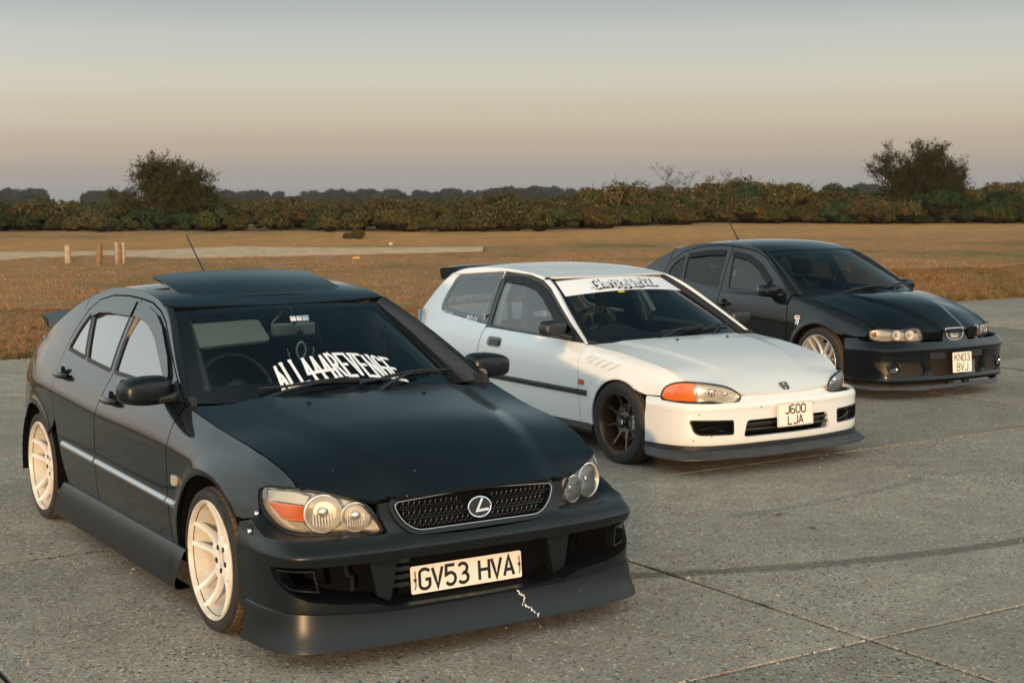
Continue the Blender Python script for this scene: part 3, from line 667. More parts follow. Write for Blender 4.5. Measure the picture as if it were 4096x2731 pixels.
# concrete apron: each slab a piece
ap = MB()
p = [ab2xy(a, b) for a, b in ((-30, EDGE_B), (45, EDGE_B), (45, 12), (-30, 12))]; ap.add([(x, y, -.016) for x, y in p], [(0, 3, 2, 1)])
apron = ap.build('concrete_pavement', M_['joint']); tag(apron, kind='structure')
def slab_mesh(seed, gap=.011):
    r = np.random.default_rng(seed); n = 14; P = []
    ha, hb = DA / 2 - gap, DB / 2 - gap
    for (x0, y0), (x1, y1) in (((-ha, -hb), (ha, -hb)), ((ha, -hb), (ha, hb)), ((ha, hb), (-ha, hb)), ((-ha, hb), (-ha, -hb))):
        for i in range(n): t = i / n; j = r.uniform(-.006, .004) if i else 0; nx_, ny_ = (y1 - y0), -(x1 - x0); l = math.hypot(nx_, ny_); P.append((x0 + (x1 - x0) * t + nx_ / l * j, y0 + (y1 - y0) * t + ny_ / l * j))
    P = np.array(P); m = len(P); In = inset(P, .004); v = [(*q, -.016) for q in P] + [(*q, -.004) for q in P] + [(*q, 0) for q in In]
    f = [(i, (i + 1) % m, m + (i + 1) % m, m + i) for i in range(m)] + [(m + i, m + (i + 1) % m, 2 * m + (i + 1) % m, 2 * m + i) for i in range(m)] + [tuple(2 * m + i for i in range(m))]
    me = bpy.data.meshes.new('concrete_slab'); me.from_pydata([tuple(map(float, q)) for q in v], [], f); me.materials.append(M_['concrete']); me.update(); return me
slabs = [slab_mesh(s) for s in range(4)]; rs = random.Random(2); ang = atan2(U2.y, U2.x)
for i in range(-9, 14):
    for j in range(-4, 3):
        a, b = A0 + (i + .5) * DA, B0 + (j + .5) * DB; x, y = ab2xy(a, b)
        if y < -1.5 or abs(x) > .40 * max(y, 0) + 4.0: continue
        o = link('concrete_slab', rs.choice(slabs), apron); o.location = (x, y, rs.uniform(-.003, .001)); o.rotation_euler = (rs.uniform(-.0006, .0006), rs.uniform(-.0006, .0006), ang + rs.choice((0, pi)))
# moss and weeds in the joints
mb = MB(); rs = random.Random(8)
def moss(a, b, n, sp, ax):
    for _ in range(n):
        t = rs.gauss(0, sp); u, v = (a + t, b + rs.gauss(0, .008)) if ax == 'a' else (a + rs.gauss(0, .008), b + t); x, y = ab2xy(u, v); h = rs.uniform(-.004, .008); an = rs.uniform(0, pi); w = rs.uniform(.004, .010)
        mb.add([(x - w * cos(an), y - w * sin(an), -.012), (x + w * cos(an), y + w * sin(an), -.012), (x + rs.uniform(-.01, .01), y + rs.uniform(-.01, .01), h)], [(0, 1, 2)])
for a, b, n, sp, ax in ((A0, B0 - 1.40, 130, .06, 'b'), (A0, B0 - .62, 80, .04, 'b'), (A0, B0 - 1.0, 60, .5, 'b'), (2.05, B0 - DB, 130, .22, 'a'), (A0 + DA, B0 - 4.5, 30, .6, 'b')): moss(a, b, n, sp, ax)
tag(mb.build('joint_moss', blade_mat('moss', (.030, .050, .010), (.07, .085, .02), (.05, .06, .015)), None, flat=True), kind='stuff')
# loose grit on the slabs
mb = MB(); rs = random.Random(21)
for _ in range(2600):
    y = rs.uniform(3.8, 17) ; x = rs.uniform(-.37 * y - .2, .37 * y + .2); b = x * V2.x + y * V2.y
    if b < EDGE_B + .2: continue
    s = rs.choice((.004, .005, .006, .008, .011)); q = [(x + s * rs.uniform(-1, 1), y + s * rs.uniform(-1, 1), -.001 + (s * rs.uniform(.6, 1.4) if k_ == 3 else 0)) for k_ in range(4)]; mb.add(q, [(0, 1, 3), (1, 2, 3), (2, 0, 3)])
tag(mb.build('loose_grit', simple('grit', (.30, .25, .18), .8, nz=.6, nscale=9), None, flat=True), kind='stuff')
# grass: blades over the heath, thickest on the ridge by the concrete
def blades(name, n, mat, seed, y0, y1, h0, h1, ridge=False, wsc=1.0, verge=False):
    r = np.random.default_rng(seed); y = y0 + (y1 - y0) * r.random(n) ** 1.25; x = (r.random(n) * 2 - 1) * (.40 * y + 2)
    if verge:
        a = r.uniform(-14, 34, n); d = r.exponential(.14, n) - .10 * fbm(a * 1.7, a * 0 + 3.0, 3) - .0; b = EDGE_B - d; x = U2.x * a + V2.x * b; y = U2.y * a + V2.y * b
    if ridge:
        a = r.uniform(-14, 34, n); d = np.abs(r.normal(1.7, 1.2, n)) + .02; b = EDGE_B - d; x = U2.x * a + V2.x * b; y = U2.y * a + V2.y * b
    b = x * V2.x + y * V2.y; t_ = trk_d(x, y); ok = (b < EDGE_B + (.2 if verge else -.02)) & ~((t_ > -2.6) & (t_ < np.clip(6.0 * (1 - np.maximum(0, x + 12) / 21), 0, 6)) & (x < 9)) & (np.abs(x) < .42 * y + 3); x, y = x[ok], y[ok]; z = np.maximum(gz(x, y), -.02 if verge else -9); n = len(x); cl = fbm(x * .9 + 5, y * .9, 3); h = (h0 + (h1 - h0) * r.random(n)) * (.45 + 1.2 * cl)
    an = r.random(n) * 2 * pi; w = h * .12 * wsc + .002; lx, ly = r.normal(0, .45, n) * h, r.normal(0, .45, n) * h
    V = np.empty((n, 3, 3)); V[:, 0] = np.stack([x - w * np.cos(an), y - w * np.sin(an), z - .01], 1); V[:, 1] = np.stack([x + w * np.cos(an), y + w * np.sin(an), z - .01], 1); V[:, 2] = np.stack([x + lx, y + ly, z + h], 1)
    me = bpy.data.meshes.new(name); me.vertices.add(n * 3); me.vertices.foreach_set('co', V.reshape(-1)); me.loops.add(n * 3); me.loops.foreach_set('vertex_index', np.arange(n * 3, dtype=np.int32)); me.polygons.add(n); me.polygons.foreach_set('loop_start', np.arange(0, n * 3, 3, dtype=np.int32)); me.polygons.foreach_set('loop_total', np.full(n, 3, dtype=np.int32)); me.materials.append(mat); me.update(calc_edges=True); me.validate()
    return tag(link(name, me), kind='stuff')
BL1 = blade_mat('dry_blades', (.25, .110, .040), (.54, .285, .115), (.15, .145, .05)); BL2 = blade_mat('straw_blades', (.40, .235, .11), (.64, .46, .25), (.22, .20, .08))
blades('dry_grass', 200000, BL1, 1, 17, 72, .018, .052); blades('straw_grass', 60000, BL2, 2, 17, 72, .015, .045); blades('ridge_grass', 110000, blade_mat('ridge_blades', (.13, .060, .026), (.36, .185, .075), (.12, .11, .04)), 3, 16, 40, .02, .065, True)
blades('verge_grass', 42000, blade_mat('verge_blades', (.10, .070, .026), (.34, .21, .09), (.10, .12, .035)), 9, 16, 40, .025, .085, verge=True)

# ------------------------------------------------------------------ generic car pieces
class Car:
    """surfaces of one car in its own axes: x forward from the front axle, y to its left, z up"""
    def __init__(s, name, pose, label, group=None):
        s.root = tag(empty(name, (pose[0], pose[1], 0), pose[2]), label, 'car', group)
    def side_surface(s, rows, k1, k2, flares=()):
        s.rz = [spl(r[0]) if len(r[0]) > 2 else pch(r[0]) for r in rows]; s.rw = [pch(r[1]) for r in rows]; s.k1, s.k2, s.flares = k1, k2, flares
    def Wd(s, x, z):
        x = np.asarray(x, float); z = np.asarray(z, float)
        Zr = np.stack([f(x) for f in s.rz], 1); Wr = np.stack([f(x) for f in s.rw], 1)
        zt = Zr[:, -1]; w = pchN(Zr, Wr, np.minimum(z, zt)); dz = np.maximum(z - zt, 0); w = w - s.k1 * dz - s.k2 * dz * dz
        for cx, cz, r, a, sg in s.flares:
            d = np.hypot(x - cx, z - cz) - r; w = w + a * np.exp(-(d / sg) ** 2) * (z < cz + r * 1.3)
        return w
    def S(s, off=0.0):
        def fn(P):
            P = np.asarray(P, float); return np.stack([P[:, 0], -(s.Wd(P[:, 0], P[:, 1]) + off), P[:, 1]], 1)
        return fn
    def sp(s, x, z, off=0.0):
        """one point on the right side"""
        return np.array([x, -(float(s.Wd(np.array([x]), np.array([z]))[0]) + off), z])
    def bumper_surface(s, base, rows):
        """base: [(y, dx)] half plan; rows: [(z, xc, w)]"""
        b = np.array(base, float); al = np.r_[0, np.cumsum(np.hypot(np.diff(b[:, 0]), np.diff(b[:, 1])))]; s.bw = b[-1, 0]; s.bl = al[-1]
        s.by = pch(list(zip(al, b[:, 0]))); s.bd = pch(list(zip(al, b[:, 1]))); s.bx = pch([(r[0], r[1]) for r in rows]); s.bW = pch([(r[0], r[2]) for r in rows])
    def B(s, off=0.0):
        def fn(P):
            P = np.asarray(P, float); a = np.abs(P[:, 0]); sg = np.where(P[:, 0] < 0, -1., 1.); z = P[:, 1]
            return np.stack([s.bx(z) + off - s.bd(a), sg * s.by(a) / s.bw * (s.bW(z) + off), z], 1)
        return fn
    def bs(s, z, y=None, x=None):
        """bumper parameter from a y (front) or an x (flank) at height z; sign follows y (right side is negative)"""
        g = np.linspace(0, s.bl, 1500); p = s.B()(np.stack([g, np.full_like(g, z)], 1))
        if y is not None: return (-1 if y < 0 else 1) * g[np.argmin(np.abs(p[:, 1] - abs(y)))]
        h = g > s.bl * .5; return -g[h][np.argmin(np.abs(p[h, 0] - x))]
    def screen(s, bx, by, bz, tx, ty, tz, bul=.03, L=None):
        """windscreen: bottom x = bx[0]-bx[1] s^2, y = by s, z = bz[0]-bz[1] s^2; the same for the top"""
        def fn(P):
            P = np.asarray(P, float); u = P[:, 0]; t = P[:, 1]
            b = np.stack([bx[0] - bx[1] * u ** 2, by * u, bz[0] - bz[1] * u ** 2], 1); q = np.stack([tx[0] - tx[1] * u ** 2, ty * u, tz[0] - tz[1] * u ** 2], 1)
            r = b + (q - b) * t[:, None]; r[:, 2] += bul * 4 * t * (1 - t) * (1 - .5 * u ** 2); return r
        return fn
    def wheel(s, x, y, zc, mats, build, spin=0.0, label=None):
        sgn = -1 if y < 0 else 1
        w = empty('wheel', (x, y, zc), 0, s.root)
        if sgn < 0: w.rotation_euler = (0, 0, pi)
        build(w); 
        if label: w['label'] = label
        return w
def copy_children(src, dst):
    for ch in src.children:
        c = ch.copy(); COL.objects.link(c); c.parent = dst
def tyre_profile(r, rr, hw):
    """outer radius, rim radius, half width; groove steps on the tread"""
    p = [(rr - .012, -hw * .86), (rr + .004, -hw * .97), (rr + (r - rr) * .45, -hw * 1.03), (rr + (r - rr) * .8, -hw * .99), (r - .006, -hw * .88), (r - .001, -hw * .8)]
    for g in (-.5, -.17, .17, .5):
        c = hw * g; p += [(r, c - .009), (r - .007, c - .0055), (r - .007, c + .0055), (r, c + .009)]
    p += [(r - .001, hw * .8), (r - .006, hw * .88), (rr + (r - rr) * .8, hw * .99), (rr + (r - rr) * .45, hw * 1.03), (rr + .004, hw * .97), (rr - .012, hw * .86)]
    return p
def spoke_grid(sec):
    """list of sections, each: (centre point, half width vec, depth vec) -> box-like bar with a crowned face"""
    v = []; f = []
    for c, a, d in sec:
        c, a, d = Vector(c), Vector(a), Vector(d)
        v += [c - a, c - a * .72 + d * .35, c + a * .72 + d * .35, c + a, c + a * .8 - d, c - a * .8 - d]
    m = 6
    for i in range(len(sec) - 1):
        for j in range(m): f.append((i * m + j, i * m + (j + 1) % m, (i + 1) * m + (j + 1) % m, (i + 1) * m + j))
    f.append(tuple(reversed(range(m)))); f.append(tuple((len(sec) - 1) * m + j for j in range(m))); return v, f
def rim_barrel(mb, rl, hw, lipw=.012, deep=.0, nseg=56):
    """lip and barrel, outer face at +hw"""
    mb.lathe([(rl, hw - .014), (rl + .002, hw - .004), (rl - .002, hw), (rl - lipw * .6, hw - .001), (rl - lipw, hw - .010), (rl - lipw - .006, hw - .03),
              (rl - lipw - .012, hw * .3), (rl - lipw - .02, -hw * .8), (rl - lipw, -hw), (rl, -hw), (rl - .004, -hw * .6), (rl - .004, hw - .03)], nseg, close=True)
def polar(r, th, y): return Vector((r * cos(th), y, r * sin(th)))
def spoke(mb, th0, th1, r0, r1, y0, y1, w0, w1, d0, d1, n=6, ycurve=.0, bow=0.0, wmid=None):
    sec = []
    for i in range(n + 1):
        t = i / n; r = r0 + (r1 - r0) * t; th = th0 + (th1 - th0) * t + bow * sin(pi * t); y = y0 + (y1 - y0) * t ** 1.6 + ycurve * sin(pi * t)
        w = w0 + (w1 - w0) * t
        if wmid is not None: w = w + (wmid - (w0 + w1) / 2) * sin(pi * t)
        d = d0 + (d1 - d0) * t; tg = Vector((-sin(th), 0, cos(th))); sec.append((polar(r, th, y), tg * w, Vector((0, d, 0))))
    v, f = spoke_grid(sec); mb.add(v, f)
def brake(parent, r, hw, cal_mat, cal_ang, cal_r=None, text_=None):
    mb = MB(); mb.lathe([(.05, -.012), (r, -.012), (r, .010), (.075, .010), (.07, .03), (.03, .03)], 40); o = mb.build('brake_disc', M_['disc'], parent)
    mb = MB(); sec = []
    for i in range(9):
        th = R_(cal_ang - 32 + 8 * i); sec.append((polar(r - .012, th, .0), polar(.030, th, 0), Vector((0, .042 if 0 < i < 8 else .03, 0))))
    v, f = spoke_grid([(c, a, d) for c, a, d in sec]); mb.add(v, f); c_ = mb.build('brake_caliper', cal_mat, parent); bevel(c_, .006)
def wheel_lexus(w):
    mb = MB(); mb.lathe(tyre_profile(.305, .243, .112), 72); mb.build('tyre', M_['tyre_l'], w, 25); mb = MB()
    text(mb, 'NEXEN', .020, .026, .010, .006, lambda x, y, h: polar(.262 + y, R_(106) + x / .275, .1175 + h)); mb.build('tyre_lettering', M_['tyre_print'], w, flat=True)
    hw = .118; mb = MB(); rim_barrel(mb, .249, hw); mb.build('rim_barrel', M_['barrel'], w, 30); mb = MB()
    for k_ in range(5):
        c = R_(90 + 72 * k_)
        for sg in (-1, 1): spoke(mb, c + sg * R_(13), c + sg * R_(11.5), .060, .240, .062, hw - .020, .0125, .0125, .018, .022, 8, -.016, sg * R_(1.5), .0095)
        # web joining each pair at the rim and at the hub
        spoke(mb, c, c, .052, .10, .060, .058, .022, .012, .02, .016, 3)
    mb.lathe([(.0, .040), (.030, .040), (.033, .062), (.064, .064), (.082, .054), (.086, .03), (.0, .02)], 40)
    mb.build('rim', M_['white_rim'], w, 30)
    for k_ in range(5):
        mb = MB(); c = R_(54 + 72 * k_); mb.lathe([(.0, .0), (.0125, .0), (.0125, .0075), (.0, .0075)], 12, Matrix.Translation(polar(.052, c, .058))); mb.build('wheel_nut', M_['rubber'], w)  # dark disc stands in for the shaded hole round each nut
    mb = MB(); mb.lathe([(.0, .036), (.029, .036), (.029, .046), (.0, .046)], 24); mb.build('hub_bore', M_['steel'], w)
    brake(w, .15, hw, M_['void'], 150)
def wheel_civic(w):
    mb = MB(); mb.lathe(tyre_profile(.284, .201, .102), 72); mb.build('tyre', M_['tyre_c'], w, 25)
    hw = .100; mb = MB(); rim_barrel(mb, .2075, hw, .014)
    for k_ in range(8):
        c = R_(22.5 + 9 + 45 * k_); spoke(mb, c, c, .045, .188, .022, .050, .017, .012, .012, .020, 7, .004, 0, .009)
    mb.lathe([(.0, .022), (.058, .024), (.066, .016), (.066, -.01), (.0, -.01)], 32)
    mb.build('rim', M_['bronze'], w, 30)
    for k_ in range(4): mb = MB(); mb.lathe([(.0, .0), (.012, .0), (.012, .030), (.0, .03)], 8, Matrix.Translation(polar(.045, R_(45 + 90 * k_), .016))); mb.build('wheel_nut', M_['rubber'], w)
    mb = MB(); mb.lathe([(.0, .056), (.024, .054), (.030, .045), (.030, .02)], 24); cc = mb.build('centre_cap', M_['gloss_black'], w)
    mb = MB(); mb.box((0, .057, .004), (.006, .001, .013)); mb.build('cap_logo', M_['vinyl'], w)
    mb = MB(); mb.tube([polar(.190, R_(190), .070), polar(.178, R_(190), .088)], .004, 8); mb.build('valve', M_['chrome'], w)
    brake(w, .125, hw, M_['gloss_black'], 180)
    mb = MB(); q = [0]
    def place(x, y, h):
        th = R_(180 - 26) + x / .117; return polar(.117 - .009 + y, th, .045 + h)
    text(mb, "DIXCEL", .012, .018, .006, .004, place, .004); mb.build('caliper_lettering', M_['vinyl'], w, flat=True)
def wheel_seat(w):
    mb = MB(); mb.lathe(tyre_profile(.304, .232, .110), 72); mb.build('tyre', M_['tyre_s'], w, 25)
    hw = .108; mb = MB(); rim_barrel(mb, .2375, hw, .012)
    for k_ in range(5):
        c = R_(63 + 72 * k_)
        for sg in (-1, 1): spoke(mb, c + sg * R_(24), c + sg * R_(8.2), .062, .228, .052, hw - .014, .014, .0125, .016, .024, 6, .0)
    mb.lathe([(.0, .050), (.028, .050), (.030, .058), (.060, .058), (.072, .048), (.074, .02), (.0, .02)], 40)
    mb.build('rim', M_['alloy'], w, 30)
    mb = MB(); mb.lathe([(.0, .058), (.025, .056), (.028, .05)], 20); mb.build('centre_cap', M_['steel'], w)
    brake(w, .160, hw, M_['red'], 172)
def seat_chair(parent, x, y, z, mat, w=.25, h=.58, head=True, lean=14, holes=False, posts=False, name='front_seat'):
    la = R_(lean); rt = Matrix.Rotation(-la, 3, 'Y')
    mb = MB(); mb.box((x + .12, y, z + .06), (.25, w, .08)); b_ = rt @ Vector((0, 0, h / 2)); mb.box((x - .14 + b_.x, y, z + .12 + b_.z), (.055, w * .94, h / 2), rt, .82)
    o = mb.build(name, mat, parent); bevel(o, .045, 3)
    if head:
        t_ = rt @ Vector((0, 0, h + .155)); hb = MB(); hb.box((x - .14 + t_.x, y, z + .12 + t_.z), (.045, .135, .085), rt, .85); k_ = hb.build('headrest', mat, o); bevel(k_, .035, 3)
    if posts:
        mb = MB(); t0 = rt @ Vector((0, 0, h - .01)); t1 = rt @ Vector((0, 0, h + .07))
        for s_ in (-.075, .075): mb.tube([(x - .14 + t0.x, y + s_, z + .12 + t0.z), (x - .14 + t1.x, y + s_, z + .12 + t1.z)], .007, 10)
        mb.build('headrest_post', M_['chrome'], o)
    return o
def steering(parent, c, r, tilt, mat, spokes=3):
    Mx = Matrix.Translation(Vector(c)) @ Matrix.Rotation(R_(tilt), 4, 'Y'); mb = MB()
    pts = [Mx @ Vector((0, r * cos(2 * pi * i / 40), r * sin(2 * pi * i / 40))) for i in range(41)]; mb.tube(pts, .015, 10, False)
    for a in (200, 340, 270)[:spokes]: mb.tube([Mx @ Vector((0.02, 0, 0)), Mx @ Vector((0, r * cos(R_(a)), r * sin(R_(a))))], .014, 8)
    mb.ball(Mx @ Vector((.02, 0, 0)), (.04, .07, .06)); return mb.build('steering_wheel', mat, parent)
def wiper(parent, base, tip, blade0, blade1, mat, nm='wiper', up=.012):
    mb = MB(); b, t_ = Vector(base), Vector(tip); n = Vector((.35, 0, .94)) * up
    mb.tube([b + n * .5, b.lerp(t_, .25) + n * 2.0, b.lerp(t_, .7) + n * 2.2, t_ + n * 1.6], [.014, .012, .008, .006], 8, flat=.6)
    o = mb.build(nm, mat, parent); mb = MB(); a, c = Vector(blade0), Vector(blade1)
    mb.tube([a.lerp(c, i / 8) + n * (.7 + .5 * sin(pi * i / 8)) for i in range(9)], .007, 6); mb.tube([a.lerp(c, .25) + n * 1.6, a.lerp(c, .5) + n * 2.4, a.lerp(c, .75) + n * 1.6], .006, 6)
    mb.build('wiper_blade', M_['rubber'], o); return o
def plate(parent, c, ex, ey, w, h, rows, cw, ch, gap, sw, r=.008, border=False, name='number_plate', ys=None):
    """number plate: centre, right vector, up vector; rows of text"""
    Mx = frame(c, ex, ey); mb = MB(); P = rnd([(-w / 2, -h / 2), (w / 2, -h / 2), (w / 2, h / 2), (-w / 2, h / 2)], r)
    mb.prism(P, Mx, .004); o = mb.build(name, M_['plate_w'], parent); mb = MB()
    for i, s_ in enumerate(rows):
        tw = text_w(s_, cw, gap); y0 = ys[i] if ys else -ch / 2
        text(mb, s_, cw, ch, gap, sw, lambda x, y, h_: Mx @ Vector((x - tw / 2, y0 + y, .0044 + h_)))
    if border:
        q = [(x * .955, y * .935) for x, y in P]; q.append(q[0]); L, Rr = ribbon(q, .0022); v = [Mx @ Vector((p[0], p[1], .0043)) for p in L] + [Mx @ Vector((p[0], p[1], .0043)) for p in Rr]; n = len(L)
        mb.add(v, [(n + j, n + j + 1, j + 1, j) for j in range(n - 1)])
    mb.build('plate_lettering', M_['ink'], o, flat=True); return o, Mx
def handle_pull(car, x, z, mat, w=.10, style='bar'):
    """door handle: recessed cup and a bar; right side and its mirror"""
    for sg in (1, -1):
        p = car.sp(x, z); n = Vector((0, -1, .05)); mb = MB(); pts = []
        P = rnd([(-w * .30, -.046), (w * .30, -.046), (w * .30, .046), (-w * .30, .046)], .035, 6)
        Mx = frame(Vector(p) + Vector((0, -.0015, 0)), (1, 0, 0), (0, 0, 1)); mb.prism(P, Mx, .002); 
        cup = MB(); cup.v = [(a, b * sg, c) for a, b, c in mb.v]; cup.f = mb.f if sg > 0 else [tuple(reversed(f)) for f in mb.f]
        h = cup.build('door_handle', M_['void'], car.root); mb = MB()
        mb.tube([Vector(p) + Vector((dx, -dy, dz)) for dx, dy, dz in ((-w * .60, .006, -.004), (-w * .50, .022, -.002), (0, .030, 0), (w * .50, .022, .003), (w * .60, .006, .004))], [.013, .019, .021, .019, .013], 12, flat=.85)
        b = MB(); b.v = [(a, q * sg, c) for a, q, c in mb.v]; b.f = mb.f if sg > 0 else [tuple(reversed(f)) for f in mb.f]; b.build('handle_bar', mat, h)
def mirror_housing(car, c, half, mat, stalk, glassx=-.02, sail=None, name='door_mirror', rot=0.0, taper=.75):
    """housing: superellipsoid, flat glass at the back; right side and its mirror"""
    mb = MB(); nu, nv = 28, 16; v = []; f = []
    def se(t, e): return math.copysign(abs(t) ** e, t)
    for i in range(nv + 1):
        ph = -pi / 2 + pi * i / nv
        for j in range(nu):
            th = 2 * pi * j / nu; xx = se(sin(ph), .75); rr = se(cos(ph), .45)
            yy = rr * se(cos(th), .55); zz = rr * se(sin(th), .55)
            if xx < 0: xx *= .25
            yy *= 1; zz *= (1 - .18 * max(0, -yy)) 
            v.append((c[0] + half[0] * xx, c[1] + half[1] * yy, c[2] + half[2] * zz + rot * yy * half[1]))
    for i in range(nv):
        for j in range(nu): f.append((i * nu + j, i * nu + (j + 1) % nu, (i + 1) * nu + (j + 1) % nu, (i + 1) * nu + j))
    mb.add(v, f); out = mb.build(name, mat, car.root, 50, mir=True)
    g = MB(); Mx = frame((c[0] - half[0] * .26, c[1], c[2]), (0, 1, 0), (0, 0, 1)); g.prism(rnd([(-half[1] * .85, -half[2] * .8), (half[1] * .85, -half[2] * .8), (half[1] * .85, half[2] * .8), (-half[1] * .85, half[2] * .8)], .03), Mx, -.003)
    for sg, o in zip((1, -1), out):
        q = MB(); q.v = [(a, b * sg, d) for a, b, d in g.v]; q.f = g.f if sg > 0 else [tuple(reversed(k_)) for k_ in g.f]; q.build('mirror_glass', M_['mirror'], o)
        st = MB(); st.tube([Vector((p[0], p[1] * sg, p[2])) for p in stalk], [.03, .026, .03][:len(stalk)], 10, flat=.75); st.build('mirror_arm', M_['trim'], o)
    return out

def lamp_box(lens, fn, pl, mat, depth):
    """open box behind a lens: bright walls and back, under each lens of the pair"""
    ez = np.array(fn.ez); q = inset(pl, .003); q = dens(q if area2(q) > 0 else q[::-1], .02); L0 = fn(q); L0 = np.r_[L0, L0[:1]]; c = L0.mean(0)
    sh = (L0 - ez * depth); sh = c - ez * depth + (sh - (c - ez * depth)) * .90
    hb = panel('lamp_housing', lambda P: fn(P) - ez * (depth * .98), pl, mat, lens[0], d=.03, lip=0, mir=True); wl = loft('housing_wall', [L0, L0 * .5 + sh * .5, sh], mat, lens[0], mir=True)
    for a, b, c_ in zip(lens, hb, wl): b.parent = a; c_.parent = a

# ------------------------------------------------------------------ the black saloon in front
M_['rub'] = simple('bright_rub_strip', (.40, .42, .43), .22, .9)
def build_lexus():
    car = Car('black_saloon_car', (-.5486, 6.5462, -1.0112), 'black saloon with white wheels, white windscreen lettering and tilted sunroof, in front of white car', 'cars parked in a row on the concrete')
    rt = car.root; P_ = M_['lex']
    X6z = [(.62, .668), (.52, .715), (.45, .742), (.3, .780), (.15, .803), (0, .820), (-.25, .862), (-.45, .898), (-1.0, .912), (-1.44, .925), (-1.9, .950), (-2.3, .972), (-2.67, .985), (-3.2, .985), (-3.58, .965)]
    X6w = [(.62, .690), (.45, .712), (.25, .735), (0, .748), (-.25, .765), (-.45, .778), (-1.0, .786), (-1.5, .790), (-2.3, .778), (-2.67, .755), (-3.0, .705), (-3.2, .66), (-3.58, .48)]
    rows = [
        ([(.6, .10), (-3.6, .10)], [(.6, .79), (.35, .83), (0, .84), (-.45, .83), (-2.1, .83), (-2.67, .84), (-3.2, .77), (-3.6, .54)]),
        ([(.6, .29), (-3.6, .29)], [(.6, .77), (.45, .82), (.35, .845), (0, .857), (-.45, .846), (-1.5, .846), (-2.1, .848), (-2.67, .855), (-3.0, .825), (-3.2, .785), (-3.4, .71), (-3.6, .56)]),
        ([(.6, .45), (-3.6, .45)], [(.6, .76), (.45, .82), (.35, .842), (0, .863), (-.5, .860), (-1.5, .861), (-2.1, .861), (-2.67, .860), (-3.0, .825), (-3.2, .78), (-3.4, .71), (-3.6, .56)]),
        ([(.6, .56), (.3, .58), (-3.6, .62)], [(.6, .73), (.52, .765), (.45, .795), (.35, .827), (.2, .852), (0, .863), (-.5, .861), (-1.5, .863), (-2.67, .858), (-3.0, .82), (-3.2, .775), (-3.4, .70), (-3.6, .55)]),
        ([(.6, .610), (.45, .640), (.25, .665), (0, .675), (-.45, .690), (-1.5, .715), (-2.2, .745), (-2.67, .755), (-3.6, .75)], [(.6, .714), (.45, .772), (.3, .812), (.15, .843), (0, .860), (-.5, .862), (-1.5, .866), (-2.2, .866), (-2.67, .852), (-3.0, .81), (-3.2, .765), (-3.4, .69), (-3.6, .54)]),
        ([(.6, .645), (.45, .695), (.25, .728), (0, .745), (-.25, .765), (-.45, .780), (-1.5, .805), (-2.2, .838), (-2.67, .850), (-3.6, .84)], [(.6, .702), (.45, .748), (.25, .790), (0, .826), (-.25, .838), (-.45, .840), (-1.5, .844), (-2.2, .842), (-2.67, .826), (-3.0, .78), (-3.2, .735), (-3.4, .66), (-3.6, .52)]),
        (X6z, X6w)]
    car.side_surface(rows, .43, .30, [(.02, .295, .375, .008, .030), (-2.665, .295, .375, .010, .030)])
    S = car.S(); z6 = spl(X6z); w6 = pch(X6w)
    rail = spl([(-.40, .893), (-.75, 1.078), (-1.13, 1.254), (-1.35, 1.306), (-1.7, 1.334), (-2.0, 1.326), (-2.24, 1.284), (-2.5, 1.200), (-2.84, 1.056), (-3.0, .988)])
    def railp(a, b, n): x = np.linspace(a, b, n); return [(t, float(rail(t))) for t in x]
    fa = arc(.02, .293, .362, 0, 180, 30)                       # front arch
    ra = arc(-2.665, .293, .362, 0, 180, 30)
    g = .0025
    # front wing
    wing = [(.357, .535), (.46, .553), (.435, .59), (.415, .625), (.405, .655), (.43, .668), (.50, .672), (.585, .674)] + [(x, float(z6(x))) for x in (.55, .5, .45, .35, .2, .05, -.1, -.25, -.38)] + \
           [(-.415, .893), (-.447, .80), (-.453, .64), (-.44, .40), (-.432, .285), (-.34, .285)] + [p for p in fa[::-1] if p[1] > .30 and not (p[0] > .29 and p[1] < .54)]
    panel('front_wing', S, wing, P_, rt, gap=g, mir=True, d=.022)
    # doors
    fd = [(-.435, .285), (-.443, .40), (-.456, .64), (-.450, .80), (-.430, .895), (-.52, .945), (-.78, 1.075), (-1.06, 1.205), (-1.2, 1.250), (-1.36, 1.282), (-1.522, 1.293), (-1.43, .93), (-1.512, .67), (-1.528, .285)]
    fw = rnd([(-.655, .937), (-1.412, .945), (-1.505, 1.262), (-1.37, 1.255), (-1.2, 1.222), (-1.04, 1.168), (-.80, 1.055)], [.012, .02, .02, .03, .05, .05, .03])
    fdo = panel('front_door', S, fd, P_, rt, holes=[fw], gap=g, mir=True, d=.024)
    arcdoor = [(-2.05, .285), (-2.268, .42)][:1] + [p for p in arc(-2.665, .293, .385, 12, 50, 10)] + [(-2.395, .62), (-2.335, .70), (-2.32, .80), (-2.31, .90), (-2.305, .975)]
    arcdoor = [(-2.05, .285), (-2.10, .36), (-2.185, .50), (-2.245, .62), (-2.275, .74), (-2.292, .86), (-2.31, .975)]
    rd = [(-1.532, .285), (-1.516, .67), (-1.434, .93), (-1.528, 1.293), (-1.72, 1.298), (-1.95, 1.290), (-2.12, 1.258), (-2.215, 1.20), (-2.285, 1.07)] + arcdoor[::-1]
    rw = rnd([(-1.482, .947), (-1.875, .968), (-2.085, 1.195), (-2.02, 1.235), (-1.85, 1.262), (-1.572, 1.262)], [.015, .01, .01, .03, .05, .02])
    rq = rnd([(-1.925, .972), (-2.255, .995), (-2.205, 1.115), (-2.155, 1.178), (-2.118, 1.188)], [.01, .02, .03, .02, .01])
    rdo = panel('rear_door', S, rd, P_, rt, holes=[rw, rq], gap=g, mir=True, d=.024)
    Sg = car.S(-.006)
